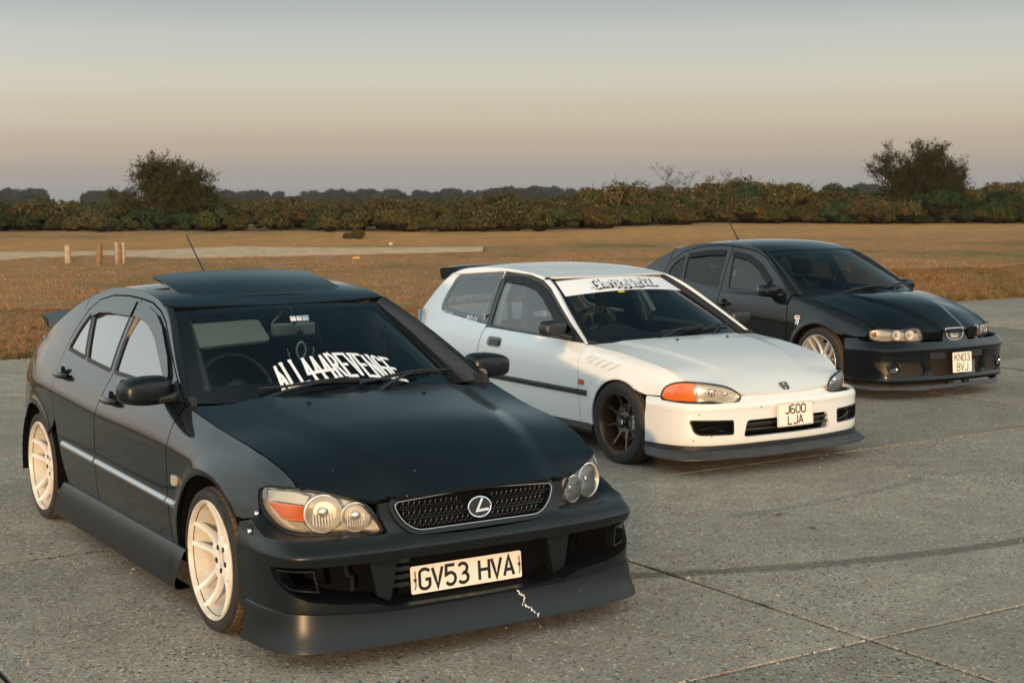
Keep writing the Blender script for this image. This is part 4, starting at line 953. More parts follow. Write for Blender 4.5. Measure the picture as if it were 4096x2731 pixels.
    for o, win in zip(fdo, panel('window', Sg, inset(fw, -.004), M_['side_bright'], rt, d=.05, lip=0, mir=True)): win.parent = o
    for pl in (rw, rq):
        for o, win in zip(rdo, panel('window', Sg, inset(pl, -.004), M_['side_bright'], rt, d=.05, lip=0, mir=True)): win.parent = o
    # rubber round the glass openings
    for pl, os_ in ((fw, fdo), (rw, rdo), (rq, rdo)):
        ring = inset(pl, .010); 
        for o, r_ in zip(os_, panel('window_seal', car.S(.0015), inset(pl, -.009), M_['rubber'], rt, holes=[ring], d=.03, lip=.004, mir=True)): r_.parent = o
    # smoked wind deflectors over the window tops
    def defl(pts_out, pts_in, par):
        pl = pts_out + pts_in[::-1]
        def fn(P):
            P = np.asarray(P, float); q = car.S()(P); return q + np.array([0, -.006, 0])
        for o, r_ in zip(par, panel('wind_deflector', car.S(.016), pl, M_['lex'], rt, d=.03, lip=.010, mir=True)): r_.parent = o
    defl([(-.70, 1.005), (-.80, 1.072), (-1.05, 1.188), (-1.2, 1.238), (-1.37, 1.270), (-1.512, 1.281)], [(-.66, .945), (-.88, 1.052), (-1.07, 1.135), (-1.22, 1.182), (-1.37, 1.207), (-1.49, 1.214)], fdo)
    defl([(-1.545, 1.283), (-1.85, 1.281), (-2.03, 1.255), (-2.12, 1.205)], [(-1.528, 1.214), (-1.83, 1.212), (-1.98, 1.203), (-2.075, 1.178)], rdo)
    # pillar and roof side rail in one strip; quarter panel with the rear pillar
    top = railp(-.405, -2.30, 26)
    railpoly = top + [(-2.285, 1.20)] + [(-2.22, 1.205), (-2.122, 1.263), (-1.95, 1.295), (-1.72, 1.303), (-1.525, 1.298), (-1.36, 1.287), (-1.2, 1.255), (-1.06, 1.210), (-.78, 1.080), (-.52, .950), (-.425, .898)]
    panel('roof_rail', S, railpoly, P_, rt, mir=True, d=.024, lip=.02)
    qp = [(-2.31, .86)] + arcdoor[::-1][1:][:5] + [p for p in ra if p[1] > .30 and p[0] > -2.665 and p[1] > .33][3:][:0]
    quarter = [(-2.29, 1.07), (-2.222, 1.205), (-2.288, 1.205)] + railp(-2.305, -2.98, 12) + [(x, float(z6(x))) for x in (-3.1, -3.3, -3.5)] + [(-3.52, .60), (-3.30, .58), (-3.06, .40)] + [p for p in ra[::-1] if p[1] > .36] + \
              [(-2.245, .62), (-2.275, .74), (-2.292, .86), (-2.31, .975)]
    i0 = max(i for i, p in enumerate(quarter) if abs(p[0] + 2.245) < 1e-6)
    quarter = [p for i, p in enumerate(quarter) if not (i < i0 and p[0] > -2.36 and p[1] < .62)]
    panel('quarter_panel', S, quarter, P_, rt, gap=g, mir=True, d=.024)
    # rear bumper flank and tail
    rb = [(-3.045, .40), (-3.29, .575), (-3.515, .595), (-3.56, .58), (-3.585, .25), (-3.02, .25)]
    panel('rear_bumper_corner', S, rb, P_, rt, gap=g, mir=True, d=.03)
    zz = np.linspace(.22, .96, 12); ys = np.linspace(-1, 1, 15)
    def tailp(y, z): w = .56 if z < .6 else .56 - .06 * (z - .6) / .36; return (-3.60 - .06 * (1 - y * y) - (.03 if z < .58 else 0), y * w, z)
    loft('tail_panel', [[tailp(y, z) for y in ys] for z in zz], P_, rt)
    for sg in (-1, 1):
        fn, pl = tps([tailp(sg * y, z) for y, z in ((.60, .66), (1.0, .66), (1.0, .88), (.62, .88))], .01); panel('tail_lamp', fn, rnd(pl, .03), M_['redlens'], rt, off=.012, d=.05)
    # boot lid with a raised lip spoiler
    bz = spl([(-2.95, .995), (-3.2, 1.010), (-3.45, 1.015), (-3.62, 1.0)])
    def bootf(P): x, y = P[:, 0], P[:, 1]; wv = w6(x); return np.stack([x, y, z6(x) + (bz(x) - z6(x)) * (1 - np.minimum(np.abs(y) / wv, 1) ** 2.5)], 1)
    xs = np.linspace(-3.0, -3.6, 8); panel('boot_lid', bootf, [(x, -float(w6(x))) for x in xs] + [(x, float(w6(x))) for x in xs[::-1]], P_, rt, gap=g, d=.05)
    mb = MB(); ys = np.linspace(-.56, .56, 15); sec = []
    for y in ys: e = (abs(y) / .56) ** 4; sec.append([(-3.42, y, 1.035 + .02 * (1 - e) - .02), (-3.44, y, 1.07 + .03 * (1 - e)), (-3.58, y, 1.085 + .035 * (1 - e)), (-3.59, y, 1.075 + .03 * (1 - e)), (-3.46, y, 1.01)])
    loft('boot_spoiler', np.array(sec).transpose(1, 0, 2), M_['gloss_black'], rt, close=True, capn=True)
    # roof
    zc = spl([(-1.0, 1.235), (-1.124, 1.266), (-1.35, 1.318), (-1.7, 1.352), (-2.0, 1.350), (-2.3, 1.312)])
    def rw_(x): return np.array(car.Wd(np.asarray(x, float), rail(x))) - .004
    def rooff(P):
        x, y = P[:, 0], P[:, 1]; wv = rw_(x); q = np.minimum(np.abs(y) / wv, 1.0); return np.stack([x, y, rail(x) + (zc(x) - rail(x)) * (1 - q ** 2.6)], 1)
    xs = np.linspace(-1.20, -2.30, 20); yy = np.linspace(-1, 1, 17)
    hole = [(-1.32, -.40), (-1.32, .40), (-1.86, .40), (-1.86, -.40)]
    fx = [(-1.124 - .075 * t * t, t * float(rw_(np.array([-1.2]))[0])) for t in yy]
    roof = panel('roof', rooff, [(x, -float(rw_(np.array([x]))[0])) for x in xs[::-1][:-1]] + fx + [(x, float(rw_(np.array([x]))[0])) for x in xs[1:]] + [(-2.30 + .04 * (1 - t * t), t * .55) for t in (.6, .3, 0, -.3, -.6)], P_, rt, holes=[rnd(hole, .06)], d=.035, lip=.01)
    # sunroof: tilted panel over the opening
    def sunf(P):
        x, y = P[:, 0], P[:, 1]; t = (-1.30 - x) / .56; return np.stack([x, y, 1.296 + .098 * t + .015 * (1 - (y / .46) ** 2) + .010 * np.sin(pi * np.clip(t, 0, 1))], 1)
    so = panel('sunroof_panel', sunf, rnd([(-1.30, -.445), (-1.27, 0), (-1.30, .445), (-1.85, .445), (-1.87, 0), (-1.85, -.445)], [.05, .2, .05, .07, .3, .07]), M_['lex'], rt, d=.035, lip=.010)
    mb = MB(); mb.box((-1.6, 0, 1.285), (.27, .39, .004)); mb.build('sunroof_tray', M_['void'], rt)
    # windscreen with black band; pillar corner strips
    scr = car.screen((-.315, .245), .70, (.905, .014), (-1.118, .060), .545, (1.263, .014), .022)
    band = [(-1, -.03), (1, -.03), (1, 1), (-1, 1)]; inner = rnd([(-.925, .085), (-.5, .055), (0, .045), (.5, .055), (.925, .085), (.905, .925), (0, .945), (-.905, .925)], [.03, .1, .1, .1, .03, .05, .1, .05], 6)
    ws = panel('windscreen_frame', scr, band, M_['pvb'], rt, holes=[inner], d=.03, lip=.006, sc=(.62, .72))
    panel('windscreen', scr, inner, M_['wind'], ws, d=.05, lip=0, sc=(.62, .72))
    edge = scr(np.stack([np.full(16, -1.0), np.linspace(-.03, 1, 16)], 1)); rl = np.array([car.sp(x, float(rail(x))) for x in np.linspace(-.405, -1.185, 16)])
    mid = (edge + rl) / 2 + np.array([.012, -.008, .012]); loft('pillar_strip', [edge, edge * .5 + mid * .5 + np.array([.006, 0, .004]), mid, mid * .5 + rl * .5 + np.array([.003, -.004, .004]), rl], M_['trim'], rt, mir=True)
    rscr = car.screen((-2.86, -.06), .62, (1.01, .02), (-2.30, .02), .53, (1.305, .02), .03)
    inn = rnd([(-.94, .05), (.94, .05), (.92, .95), (-.92, .95)], .06); rf = panel('rear_window_frame', rscr, [(-1, 0), (1, 0), (1, 1), (-1, 1)], M_['pvb'], rt, holes=[inn], d=.05, lip=.006, sc=(.6, .6))
    panel('rear_window', rscr, inn, M_['side'], rf, d=.06, lip=0, sc=(.6, .6))
    e2 = rscr(np.stack([np.full(12, -1.0), np.linspace(0, 1, 12)], 1)); r2 = np.array([car.sp(x, float(rail(x))) for x in np.linspace(-2.98, -2.30, 12)]); loft('rear_pillar_strip', [e2, (e2 + r2) / 2 + np.array([0, -.006, .012]), r2], P_, rt, mir=True)
    # bonnet
    zb = spl([(-.32, .918), (-.1, .893), (.1, .868), (.3, .838), (.5, .782), (.62, .732), (.7, .694), (.76, .666), (.80, .648)]); ze = spl(X6z + [(.7, .60), (.76, .545), (.82, .48)]); we = pch(X6w + [(.75, .685), (.85, .68)])
    yb = pch([(-.4, .56), (0, .50), (.4, .42), (.7, .37), (.8, .36)])
    def bonf(P):
        x, y = P[:, 0], P[:, 1]; q = np.minimum(np.abs(y) / we(x), 1.05); z = zb(x) - (zb(x) - ze(x)) * q ** 2.2
        t = np.clip((yb(x) - np.abs(y)) / .07, -1, 1); ridge = .5 + .5 * np.sin(t * pi / 2)
        return np.stack([x, y, z + .016 * (ridge - 1) * (1 - q ** 6)], 1)
    ed = [(x, float(w6(x))) for x in (-.405, -.25, -.1, .05, .2, .35, .45, .52, .58)]
    fr = [(.60, .690), (.645, .60), (.70, .50), (.735, .435), (.735, .385), (.765, .345), (.785, .25), (.795, .12), (.80, 0)]
    hp = [(-.405 - .0 + .09 * (1 - (t / .785) ** 2), t) for t in np.linspace(-.78, .78, 15)] 
    right = [(x, -y) for x, y in ed] + [(x, -y) for x, y in fr]; left = [(x, y) for x, y in (ed + fr[:-1])][::-1]
    bon = panel('bonnet', bonf, right + left + [p for p in hp[::-1]][1:-1], M_['lex_hood'], rt, gap=g, d=.024, lip=.018)
    # scuttle below the glass
    sc_ = [[(-.30 - .10 * (t / .76) ** 2 + dx, t, zt - .05 * (t / .76) ** 2) for t in np.linspace(-.76, .76, 21)] for dx, zt in ((.05, .885), (.0, .892), (-.06, .90))]; loft('scuttle', sc_, M_['trim'], rt)
    # front bumper, cut for the mouth, with lamp and grille edges along its top
    base = [(0, 0), (.2, .003), (.4, .010), (.55, .022), (.66, .040), (.73, .062), (.785, .10), (.82, .16), (.84, .24), (.85, .34), (.852, .50)]
    car.bumper_surface(base, [(.17, .785, .842), (.200, .800, .848), (.26, .805, .85), (.38, .802, .855), (.415, .810, .858), (.433, .8195, .8605), (.441, .8200, .8605), (.462, .806, .857), (.50, .768, .846), (.55, .752, .835), (.62, .742, .80)])
    B = car.B(); bs = car.bs; E_ = bs(.45, x=.345)
    tr = [(E_, .182), (E_ + .0, .30), (E_, .44), (bs(.525, x=.338), .525), (bs(.55, x=.44), .550), (bs(.505, x=.555), .503), (-.66, .498), (-.42, .499), (-.405, .505), (-.44, .57), (-.455, .612), (-.392, .618)]
    tr += [(-.380, .60), (-.345, .53), (-.31, .492), (-.27, .481), (-.12, .476), (0, .475)]
    poly = tr + [(-a, b) for a, b in tr[::-1][1:]] + [(-E_, .182)] + [(t, .182) for t in np.linspace(.8, -.8, 9)]
    mt = [(-.905, .398), (-.875, .345), (-.82, .305), (-.74, .272), (-.62, .252), (-.48, .240), (-.40, .212), (0, .209)]
    mouth = mt + [(-a, b) for a, b in mt[::-1][1:]] + [(.80, .404), (.40, .40), (0, .40), (-.40, .40), (-.80, .404)]
    bp = panel('front_bumper', B, poly, M_['lex_satin'], rt, holes=[rnd(mouth, .012)], gap=.002, d=.022, lip=.03)
    # inside of the mouth
    mo_ = dens(np.array(mouth), .04); mo_ = np.r_[mo_, mo_[:1]]; loft('mouth_wall', [car.B(o_)(mo_) for o_ in (-.004, -.08, -.16)], M_['void'], bp); panel('mouth_liner', car.B(-.16), np.array(mouth), M_['void'], bp, d=.08, lip=0)
    mb = MB(); [mb.box((.662, -.33, .262 + .032 * k_), (.008, .07, .009)) for k_ in range(4)]; mb.build('cooler_fin', M_['trim'], bp)
    mb = MB(); mb.tube([(.675, -.55, .395), (.675, -.54, .335), (.672, -.515, .322), (.672, -.515, .27)], .007, 6); mb.build('bracket', M_['skirt'], bp)
    for sg in (1, -1): panel('mouth_divider', car.B(-.055), [(sg * .50, .402), (sg * .37, .402), (sg * .41, .222), (sg * .47, .250)], M_['lex_satin'], bp, d=.04, lip=.04)
    for sg in (1, -1):
        duct = [(-sg * abs(a), b) for a, b in ((.885, .388), (.865, .345), (.815, .312), (.70, .300), (.715, .388))]
        op = inset(np.array(duct if area2(np.array(duct)) > 0 else duct[::-1]), .007)
        f_ = panel('duct_frame', car.B(-.012), duct, M_['gloss_black'], bp, holes=[op], d=.02, lip=.05)
    c1 = B(curve2([(bs(.55, x=.44), .549), (bs(.505, x=.555), .503), (-.66, .498), (-.54, .498), (-.42, .500)], 24)); c2 = curve2([(.432, -.772, .585), (.525, -.745, .517), (.66, -.592, .499), (.70, -.49, .499), (.722, -.412, .503)], 24)
    loft('bumper_shelf', [c1 + np.array([-.004, 0, -.002]), c1 * .5 + c2 * .5 + np.array([0, 0, .003]), c2], M_['lex_satin'], rt, mir=True)
    # lip: scuffed splitter below the bumper
    ss = np.linspace(-car.bl, car.bl, 61); lips = []
    for z, xc, w in ((.208, .800, .846), (.202, .811, .855), (.194, .812, .857), (.178, .815, .859), (.150, .821, .863), (.120, .831, .869), (.096, .843, .876), (.082, .847, .879), (.076, .832, .866), (.10, .74, .80)):
        q = []
        for s_ in ss:
            a = abs(s_); y = float(car.by(a)) / car.bw * w; x = xc - float(car.bd(a)) * (1.0 + (.25 - z) * .6); e_ = min(1, max(0, (a - .42) / .4)); q.append((max(x, .415), math.copysign(y, s_), z + .026 * e_ * max(0, (z - .09) / .118)))
        lips.append(q)
    lp = loft('front_lip', lips, M_['lex_satin'], rt, sharp=28)
    mb = MB(); rs = random.Random(4); pts = [(.155, .205), (.165, .19), (.180, .182), (.185, .165), (.172, .148), (.19, .135), (.205, .13), (.215, .115), (.235, .105), (.24, .085)]
    for i in range(len(pts) - 1):
        (y0, z0), (y1, z1) = pts[i], pts[i + 1]
        for j in range(5):
            t = j / 5; y, z = y0 + (y1 - y0) * t + rs.uniform(-.004, .004), z0 + (z1 - z0) * t; x = .8165 + max(0, (.17 - z)) * .30
            q = [Vector((x + rs.uniform(.0005, .004), y + rs.uniform(-.0045, .0045), z + rs.uniform(-.006, .006))) for _ in range(4)]; mb.add(q, [(0, 1, 2), (0, 2, 3), (0, 3, 1)])
    mb.v = [(a * 1, b * 1, c * 1) for a, b, c in mb.v]; mb.build('cracked_fibreglass', M_['vinyl'], lp, flat=True)
    # grille
    gm = MB(); gp = rnd([(-.288, .500), (.288, .500), (.345, .545), (.372, .612), (0, .634), (-.372, .612), (-.345, .545)], [.05, .05, .08, .03, .2, .03, .08], 6)
    def grf(P): y, z = P[:, 0], P[:, 1]; return np.stack([.785 - .06 * (z - .5) / .12 * .5 - .10 * y * y, y, z], 1)
    gb = panel('grille', lambda P: grf(P) - np.array([.03, 0, 0]), gp, M_['void'], rt, d=.05, lip=0)
    mb = MB(); ring = np.array(list(gp) + [gp[0]]); q3 = grf(ring) + np.array([.004, 0, 0]); mb.tube(q3, .0024, 6, False); mb.build('grille_frame', M_['steel'], gb)
    surr = panel('grille_surround', lambda P: grf(P) + np.array([-.004, 0, 0]), inset(gp, -.020), M_['lex_satin'], rt, holes=[inset(gp, .002)], d=.02, lip=.03)
    mb = MB()
    for z in (.525, .562, .598):
        hw_ = .30 + (z - .5) * .55
        mb.tube([tuple(grf(np.array([[y, z + .017]]))[0] + np.array([-.008, 0, 0])) for y in np.linspace(-hw_, hw_, 13)], .0022, 4)
        for i in range(int(hw_ * 2 / .0235)):
            y = -hw_ + .012 + i * .0235
            if abs(y) < .062 and .53 < z < .6: continue
            c = grf(np.array([[y, z]]))[0]; mb.tube([(c[0] - .004, c[1] + .0095 * cos(a), c[2] + .0125 * sin(a)) for a in np.linspace(R_(-30), R_(-250), 8)], .0015, 4)
    tagk = mb.build('grille_mesh', M_['grille_dark'], gb); tagk['kind'] = 'stuff'
    # round emblem: ring with a slanted bent bar
    c = Vector(grf(np.array([[0.0, .560]]))[0]) + Vector((.010, 0, 0)); Mx = frame(c, (0, 1, 0), (-.15, 0, 1)); mb = MB()
    el = [Mx @ Vector((.052 * cos(a), .040 * sin(a), 0)) for a in np.linspace(0, 2 * pi, 41)]; mb.tube(el, .0045, 8, False)
    Lb, Rb = ribbon([(.014, .034), (-.014, -.014), (.040, -.012)], .010); n = 3
    v = [Mx @ Vector((p[0], p[1], .004)) for p in Lb] + [Mx @ Vector((p[0], p[1], .004)) for p in Rb]; mb.add(v, [(n + j, n + j + 1, j + 1, j) for j in range(2)])
    em = mb.build('emblem', M_['chrome'], rt, 40); mb = MB(); mb.prism([(.048 * cos(a), .036 * sin(a)) for a in np.linspace(0, 2 * pi, 32, False)], Mx, -.006); mb.build('emblem_back', M_['trim'], em)
    # headlamps
    hb = [(.403, -.772, .658), (.412, -.782, .625), (.435, -.784, .590), (.475, -.772, .552), (.525, -.752, .520), (.575, -.722, .506), (.66, -.60, .502), (.70, -.50, .502), (.728, -.412, .506), (.722, -.44, .555), (.705, -.485, .612), (.68, -.55, .641), (.63, -.635, .664), (.575, -.700, .674), (.50, -.742, .672), (.435, -.765, .669)]
    hbs = curve2(hb + [hb[0]], 70)[:-1]; fnh, plh = tps(hbs, .012)
    lens = panel('headlamp', fnh, inset(plh, .004), M_['lens'], rt, d=.025, lip=.01, mir=True)
    lamp_box(lens, fnh, plh, M_['bezel'], .055)
    rim_ = panel('lamp_seal', fnh, inset(plh, -.006), M_['rubber'], rt, holes=[inset(plh, .004)], d=.03, lip=.008, off=.0, mir=True)
    for a, c_ in zip(lens, rim_): c_.parent = a
    def on(yq, zq, dep):
        best = None
        G = np.array(np.meshgrid(np.linspace(plh[:, 0].min(), plh[:, 0].max(), 60), np.linspace(plh[:, 1].min(), plh[:, 1].max(), 40))).reshape(2, -1).T; q = fnh(G); i = np.argmin((q[:, 1] - yq) ** 2 + (q[:, 2] - zq) ** 2); return Vector(q[i]) - Vector(fnh.ez) * dep
    for (yq, zq, r_, nm) in ((-.632, .582, .071, 'main_reflector'), (-.517, .566, .054, 'high_beam_reflector')):
        p = on(yq, zq, .012); ax = Vector((.9, -.28, .02)).normalized(); Mx = Matrix.Translation(p) @ Vector((0, 1, 0)).rotation_difference(ax).to_matrix().to_4x4(); mb = MB()
        mb.lathe([(r_ + .004, -.03), (r_ + .004, .002), (r_, .004), (r_ * .96, -.004), (r_ * .80, -.030), (r_ * .5, -.050), (.014, -.056), (0, -.056)], 36, Mx); os_ = mb.build(nm, M_['silver'], None, 50, mir=True)
        for a, b in zip(lens, os_): b.parent = a
        mb = MB(); mb.lathe([(.0, .0), (.016, -.004), (.019, -.02), (.02, -.05)], 20, Mx @ Matrix.Translation((0, -.008, 0))); os_ = mb.build('bulb_shield', M_['chrome'], None, 50, mir=True)
        for a, b in zip(lens, os_): b.parent = a
        mb = MB()
        for j in range(7): mb.tube([Mx @ Vector((-r_ * .5 + r_ * j / 6, -.004 - .02, -r_ * .75)), Mx @ Vector((-r_ * .5 + r_ * j / 6, -.03, -r_ * .1))], .003, 4)
        os_ = mb.build('reflector_flute', M_['silver'], None, mir=True)
        for a, b in zip(lens, os_): b.parent = a
    for nm, mt_, pts in (('indicator', 'amber', [(-.775, .617), (-.690, .614), (-.694, .552), (-.748, .556)]), ('corner_reflector', 'ribbed', [(-.768, .655), (-.70, .664), (-.672, .650), (-.690, .619), (-.772, .622)]), ('corner_reflector', 'ribbed', [(-.742, .551), (-.693, .548), (-.665, .513), (-.70, .512)])):
        bd = [on(y, z, .014) for y, z in pts]; fn, pl = tps([tuple(p) for p in bd], 0)
        for a, b in zip(lens, panel(nm, fn, pl, M_[mt_], rt, d=.03, lip=.01, mir=True)): b.parent = a
        mb = MB()
        for j in range(1, 6):
            t = j / 6; a_, b_ = bd[0].lerp(bd[-1], t), bd[1].lerp(bd[2], t); mb.tube([a_ + Vector(fnh.ez) * .002, b_ + Vector(fnh.ez) * .002], .0022, 4)
        for a, b in zip(lens, mb.build('lens_rib', M_[mt_], None, mir=True)): b.parent = a
    # quick-release bumper fasteners: two round heads with rubber loops
    fp = [Vector(car.sp(.432, .566)), Vector(B(np.array([[bs(.505, x=.452), .505]]))[0])]
    for p in fp:
        mb = MB(); mb.lathe([(0, .012), (.011, .012), (.014, .006), (.014, -.002)], 16, Matrix.Translation(p) @ Matrix.Rotation(pi, 4, 'Z') @ Matrix.Rotation(R_(-14), 4, 'Z')); mb.build('bumper_fastener', M_['chrome'], rt, mir=True)
    mb = MB(); a_, b_ = fp[0] + Vector((0, -.008, -.012)), fp[1] + Vector((0, -.008, .012)); e_ = Vector((.008, -.002, 0)); mb.tube([a_ - e_, b_ - e_, b_ + e_, a_ + e_, a_ - e_], .0018, 5); mb.build('rubber_loop', M_['rubber'], rt, mir=True)
    # plate
    plate(rt, (.676, 0, .273), (0, 1, 0), (-.09, 0, 1), .52, .111, ["GV53 HVA"], .046, .079, .0132, .0135)
    mb = MB()
    for y in (-.245, .245): mb.tube([(.684, y, .235), (.687, y + .004, .25), (.684, y, .31)], .002, 5); mb.ball((.686, y, .275), .006)
    mb.build('plate_tie', M_['rubber'], rt)
    # sills, rub strips, repeaters
    rowsS = [(.297, .000), (.296, .014), (.285, .022), (.22, .034), (.14, .038), (.105, .030), (.098, .012), (.10, -.05)]
    xs = np.linspace(-.235, -2.10, 24); sk = []
    for z, dy in rowsS: sk.append([(x - (.297 - z) * (.55 if i == 0 else 0.45 + .45 * (i / 23)), -(float(car.Wd(np.array([-1.0]), np.array([.29]))[0]) + dy), z + .012 * (1 - abs(2 * i / 23 - 1)) * (z < .2) * 0) for i, x in enumerate(xs)])
    loft('side_skirt', sk, M_['skirt'], rt, mir=True, sharp=30)
    for a, b in ((-.325, -.448), (-.462, -1.505), (-1.528, -2.10)):
        c = [[tuple(car.sp(x, .473 + (.505 - .473) * (x + .316) / (-1.784) + dz, off)) for x in np.linspace(a, b, 12)] for dz, off in ((-.015, 0), (-.013, .010), (-.006, .014), (.004, .012), (.014, .005), (.016, 0))]
        loft('rub_strip', c, M_['rub'], rt, capn=True, mir=True)
    pr = rnd([(-.375, .560), (-.315, .560), (-.315, .604), (-.375, .604)], .016); panel('side_repeater', car.S(.010), pr, M_['ribbed'], rt, d=.02, lip=.012, mir=True)
    handle_pull(car, -1.29, .822, P_, .155); handle_pull(car, -2.145, .866, P_, .155)
    mirror_housing(car, (-.655, -.890, .942), (.10, .122, .066), M_["lex_satin"], [(-.50, -.78, .925), (-.56, -.82, .908), (-.62, -.86, .905)], rot=.02)
    sail = [(-.445, .905), (-.66, .935), (-.60, .985), (-.50, .938)]; panel('mirror_sail', car.S(.006), sail, M_['trim'], rt, d=.03, lip=.008, mir=True)
    tri = [(-.23, .812), (-.34, .80), (-.43, .82), (-.42, .885), (-.33, .862)]
    # lower edge of the windows, darker glass guides
    # interior
    fl = MB(); fl.box((-1.45, 0, .22), (1.25, .72, .03)); fl.box((-.30, 0, .52), (.03, .70, .30)); fl.box((-2.42, 0, .66), (.03, .68, .32)); fl.box((-2.7, 0, .955), (.28, .62, .01)); fl.build('cabin_floor', M_['int'], rt)
    mb = MB(); mb.box((-1.4, -.745, .60), (1.0, .012, .325)); c_ = mb.build('door_card', M_['int'], rt, mir=True)
    ds = [[(-.38 - .25 * (y / .7) ** 2, y, .80), (-.42 - .25 * (y / .7) ** 2, y, .872 + .015 * (1 - (y / .72) ** 2)), (-.66 - .10 * (y / .7) ** 2, y, .895 - .01 + (.045 if -.6 < y < -.18 else 0)), (-.78, y, .865), (-.83, y, .72), (-.80, y, .50)] for y in np.linspace(-.67, .67, 25)]
    loft('dashboard', ds, M_['dash'], rt, sharp=50)
    steering(rt, (-.86, -.37, .875), .185, -24, M_['trim'])
    seat_chair(rt, -1.40, -.37, .30, M_['int'], h=.52, posts=False, head=True); seat_chair(rt, -1.47, .36, .30, M_['int'], h=.50, posts=True)
    mb = MB(); mb.box((-2.15, 0, .36), (.22, .66, .10)); mb.box((-2.36, 0, .66), (.06, .66, .26), Matrix.Rotation(R_(-16), 3, 'Y')); bevel(mb.build('rear_bench', M_['int'], rt), .04, 3)
    hl_ = panel('headliner', lambda P: rooff(P) - np.array([0, 0, .03]), [(-1.22, -.5), (-1.22, .5), (-2.28, .5), (-2.28, -.5)], M_['int'], rt, d=.12, lip=0, holes=[hole])
    # lowered driver's visor, rear-view mirror, belt and pillar trims
    def scrp(u, t, dn): return Vector(scr(np.array([[u, t]]))[0]) - Vector((.35, 0, .94)) * dn
    a, b, c, d = scrp(-.90, .90, .035), scrp(-.30, .90, .035), scrp(-.30, .665, .050), scrp(-.90, .64, .050)
    fn, pl = tps([tuple(v) for v in (a, b, c, d)], .004); panel('sun_visor', fn, rnd(pl, .025), M_['cream'], rt, d=.04, lip=.014)
    m0 = scrp(.02, .86, .05); mb = MB(); mb.box(tuple(m0 + Vector((-.02, .0, -.035))), (.016, .118, .034)); mo = mb.build('rear_view_mirror', M_['cream'], rt); bevel(mo, .014, 3)
    mb = MB(); mb.tube([scrp(.02, .95, .0), m0], .008); mb.build('mirror_stem', M_['trim'], mo)
    tt = np.linspace(.04, .97, 10); pt = [[tuple(scrp(u, t, dn)) for t in tt] for u, dn in ((-.985, .008), (-.93, .022), (-.875, .030), (-.85, .060))]; loft('pillar_trim', pt, M_['grey_trim'], rt, mir=True)
    mb = MB(); mb.tube([(-1.45, .60, 1.24), (-1.46, .66, 1.10), (-1.47, .73, .90)], [.035, .045, .05], 8, flat=.4); mb.build('belt_pillar_trim', M_['tan'], rt, mir=True)
    mb = MB(); mb.tube([(-1.47, .61, 1.12), (-1.40, .645, .95), (-1.36, .66, .70)], .024, 6, flat=.15); mb.build('seat_belt', M_['int'], rt, mir=True)
    # windscreen lettering, wipers, jets
    mb = MB(); s_ = "ALL444REVENGE"; cw, gp_ = .0385, .0225
    tw = text_w(s_, cw, gp_)
    def place(x, y, h):
        u = (-.46 + (x / tw) * .90 ) ; t = .055 + y / .70 + .085 * (1 - (2 * x / tw - 1) ** 2)
        p = scr(np.array([[u + .0, t]]))[0]; return Vector(p) + Vector((.35, 0, .94)) * (.003 + h)
    text(mb, s_, cw, .152, gp_, .0185, place, 0, skew=-.03, serif=.012); mb.build('windscreen_lettering', M_['vinyl'], ws, flat=True)
    def wp(u, t, up=.012): return Vector(scr(np.array([[u, t]]))[0]) + Vector((.35, 0, .94)) * up
    wiper(rt, wp(-.62, -.045), wp(-.02, .085), wp(-.62, .045), wp(.30, .055), M_['trim']); wiper(rt, wp(.10, -.05), wp(.62, .10), wp(.05, .045), wp(.95, .085), M_['trim'])
    for y in (-.30, .28):
        p = bonf(np.array([[-.185, y]]))[0]; mb = MB(); mb.ball((p[0], p[1], p[2] + .004), (.018, .010, .010), 8, 6); mb.build('washer_jet', M_['trim'], rt)
    mb = MB(); p = rooff(np.array([[-2.12, -.02]]))[0]; d_ = Vector((-.72, -.02, .58)).normalized(); b_ = Vector(p); mb.tube([b_, b_ + d_ * .05, b_ + d_ * .08, b_ + d_ * .40], [.010, .009, .0045, .0038], 8); mb.build('aerial', M_['rubber'], rt)
    # wheels
    ws_ = car.wheel(0, -.730, .298, None, wheel_lexus); 
    for x, y in ((-2.67, -.722), (0, .730), (-2.67, .722)):
        w = empty('wheel', (x, y, .298), pi if y < 0 else 0, rt); copy_children(ws_, w)
    for x in (.02, -2.665):
        a = arc(x, .293, .375, -10, 190, 20); ll = [[(p[0], -yy, p[1]) for p in a] for yy in (.845, .55)]; loft('wheel_arch_liner', ll, M_['void'], rt, mir=True)
        mb = MB(); mb.prism([(p[0], p[1]) for p in a], Matrix(((1, 0, 0, 0), (0, 0, 1, -.55), (0, 1, 0, 0), (0, 0, 0, 1))), .01); mb.build('wheel_arch_wall', M_['void'], rt, mir=True)
    mb = MB(); mb.box((-1.3, 0, .15), (1.9, .70, .02)); mb.build('underbody', M_['under'], rt)
    return car, scr
LEX, LSCR = build_lexus()

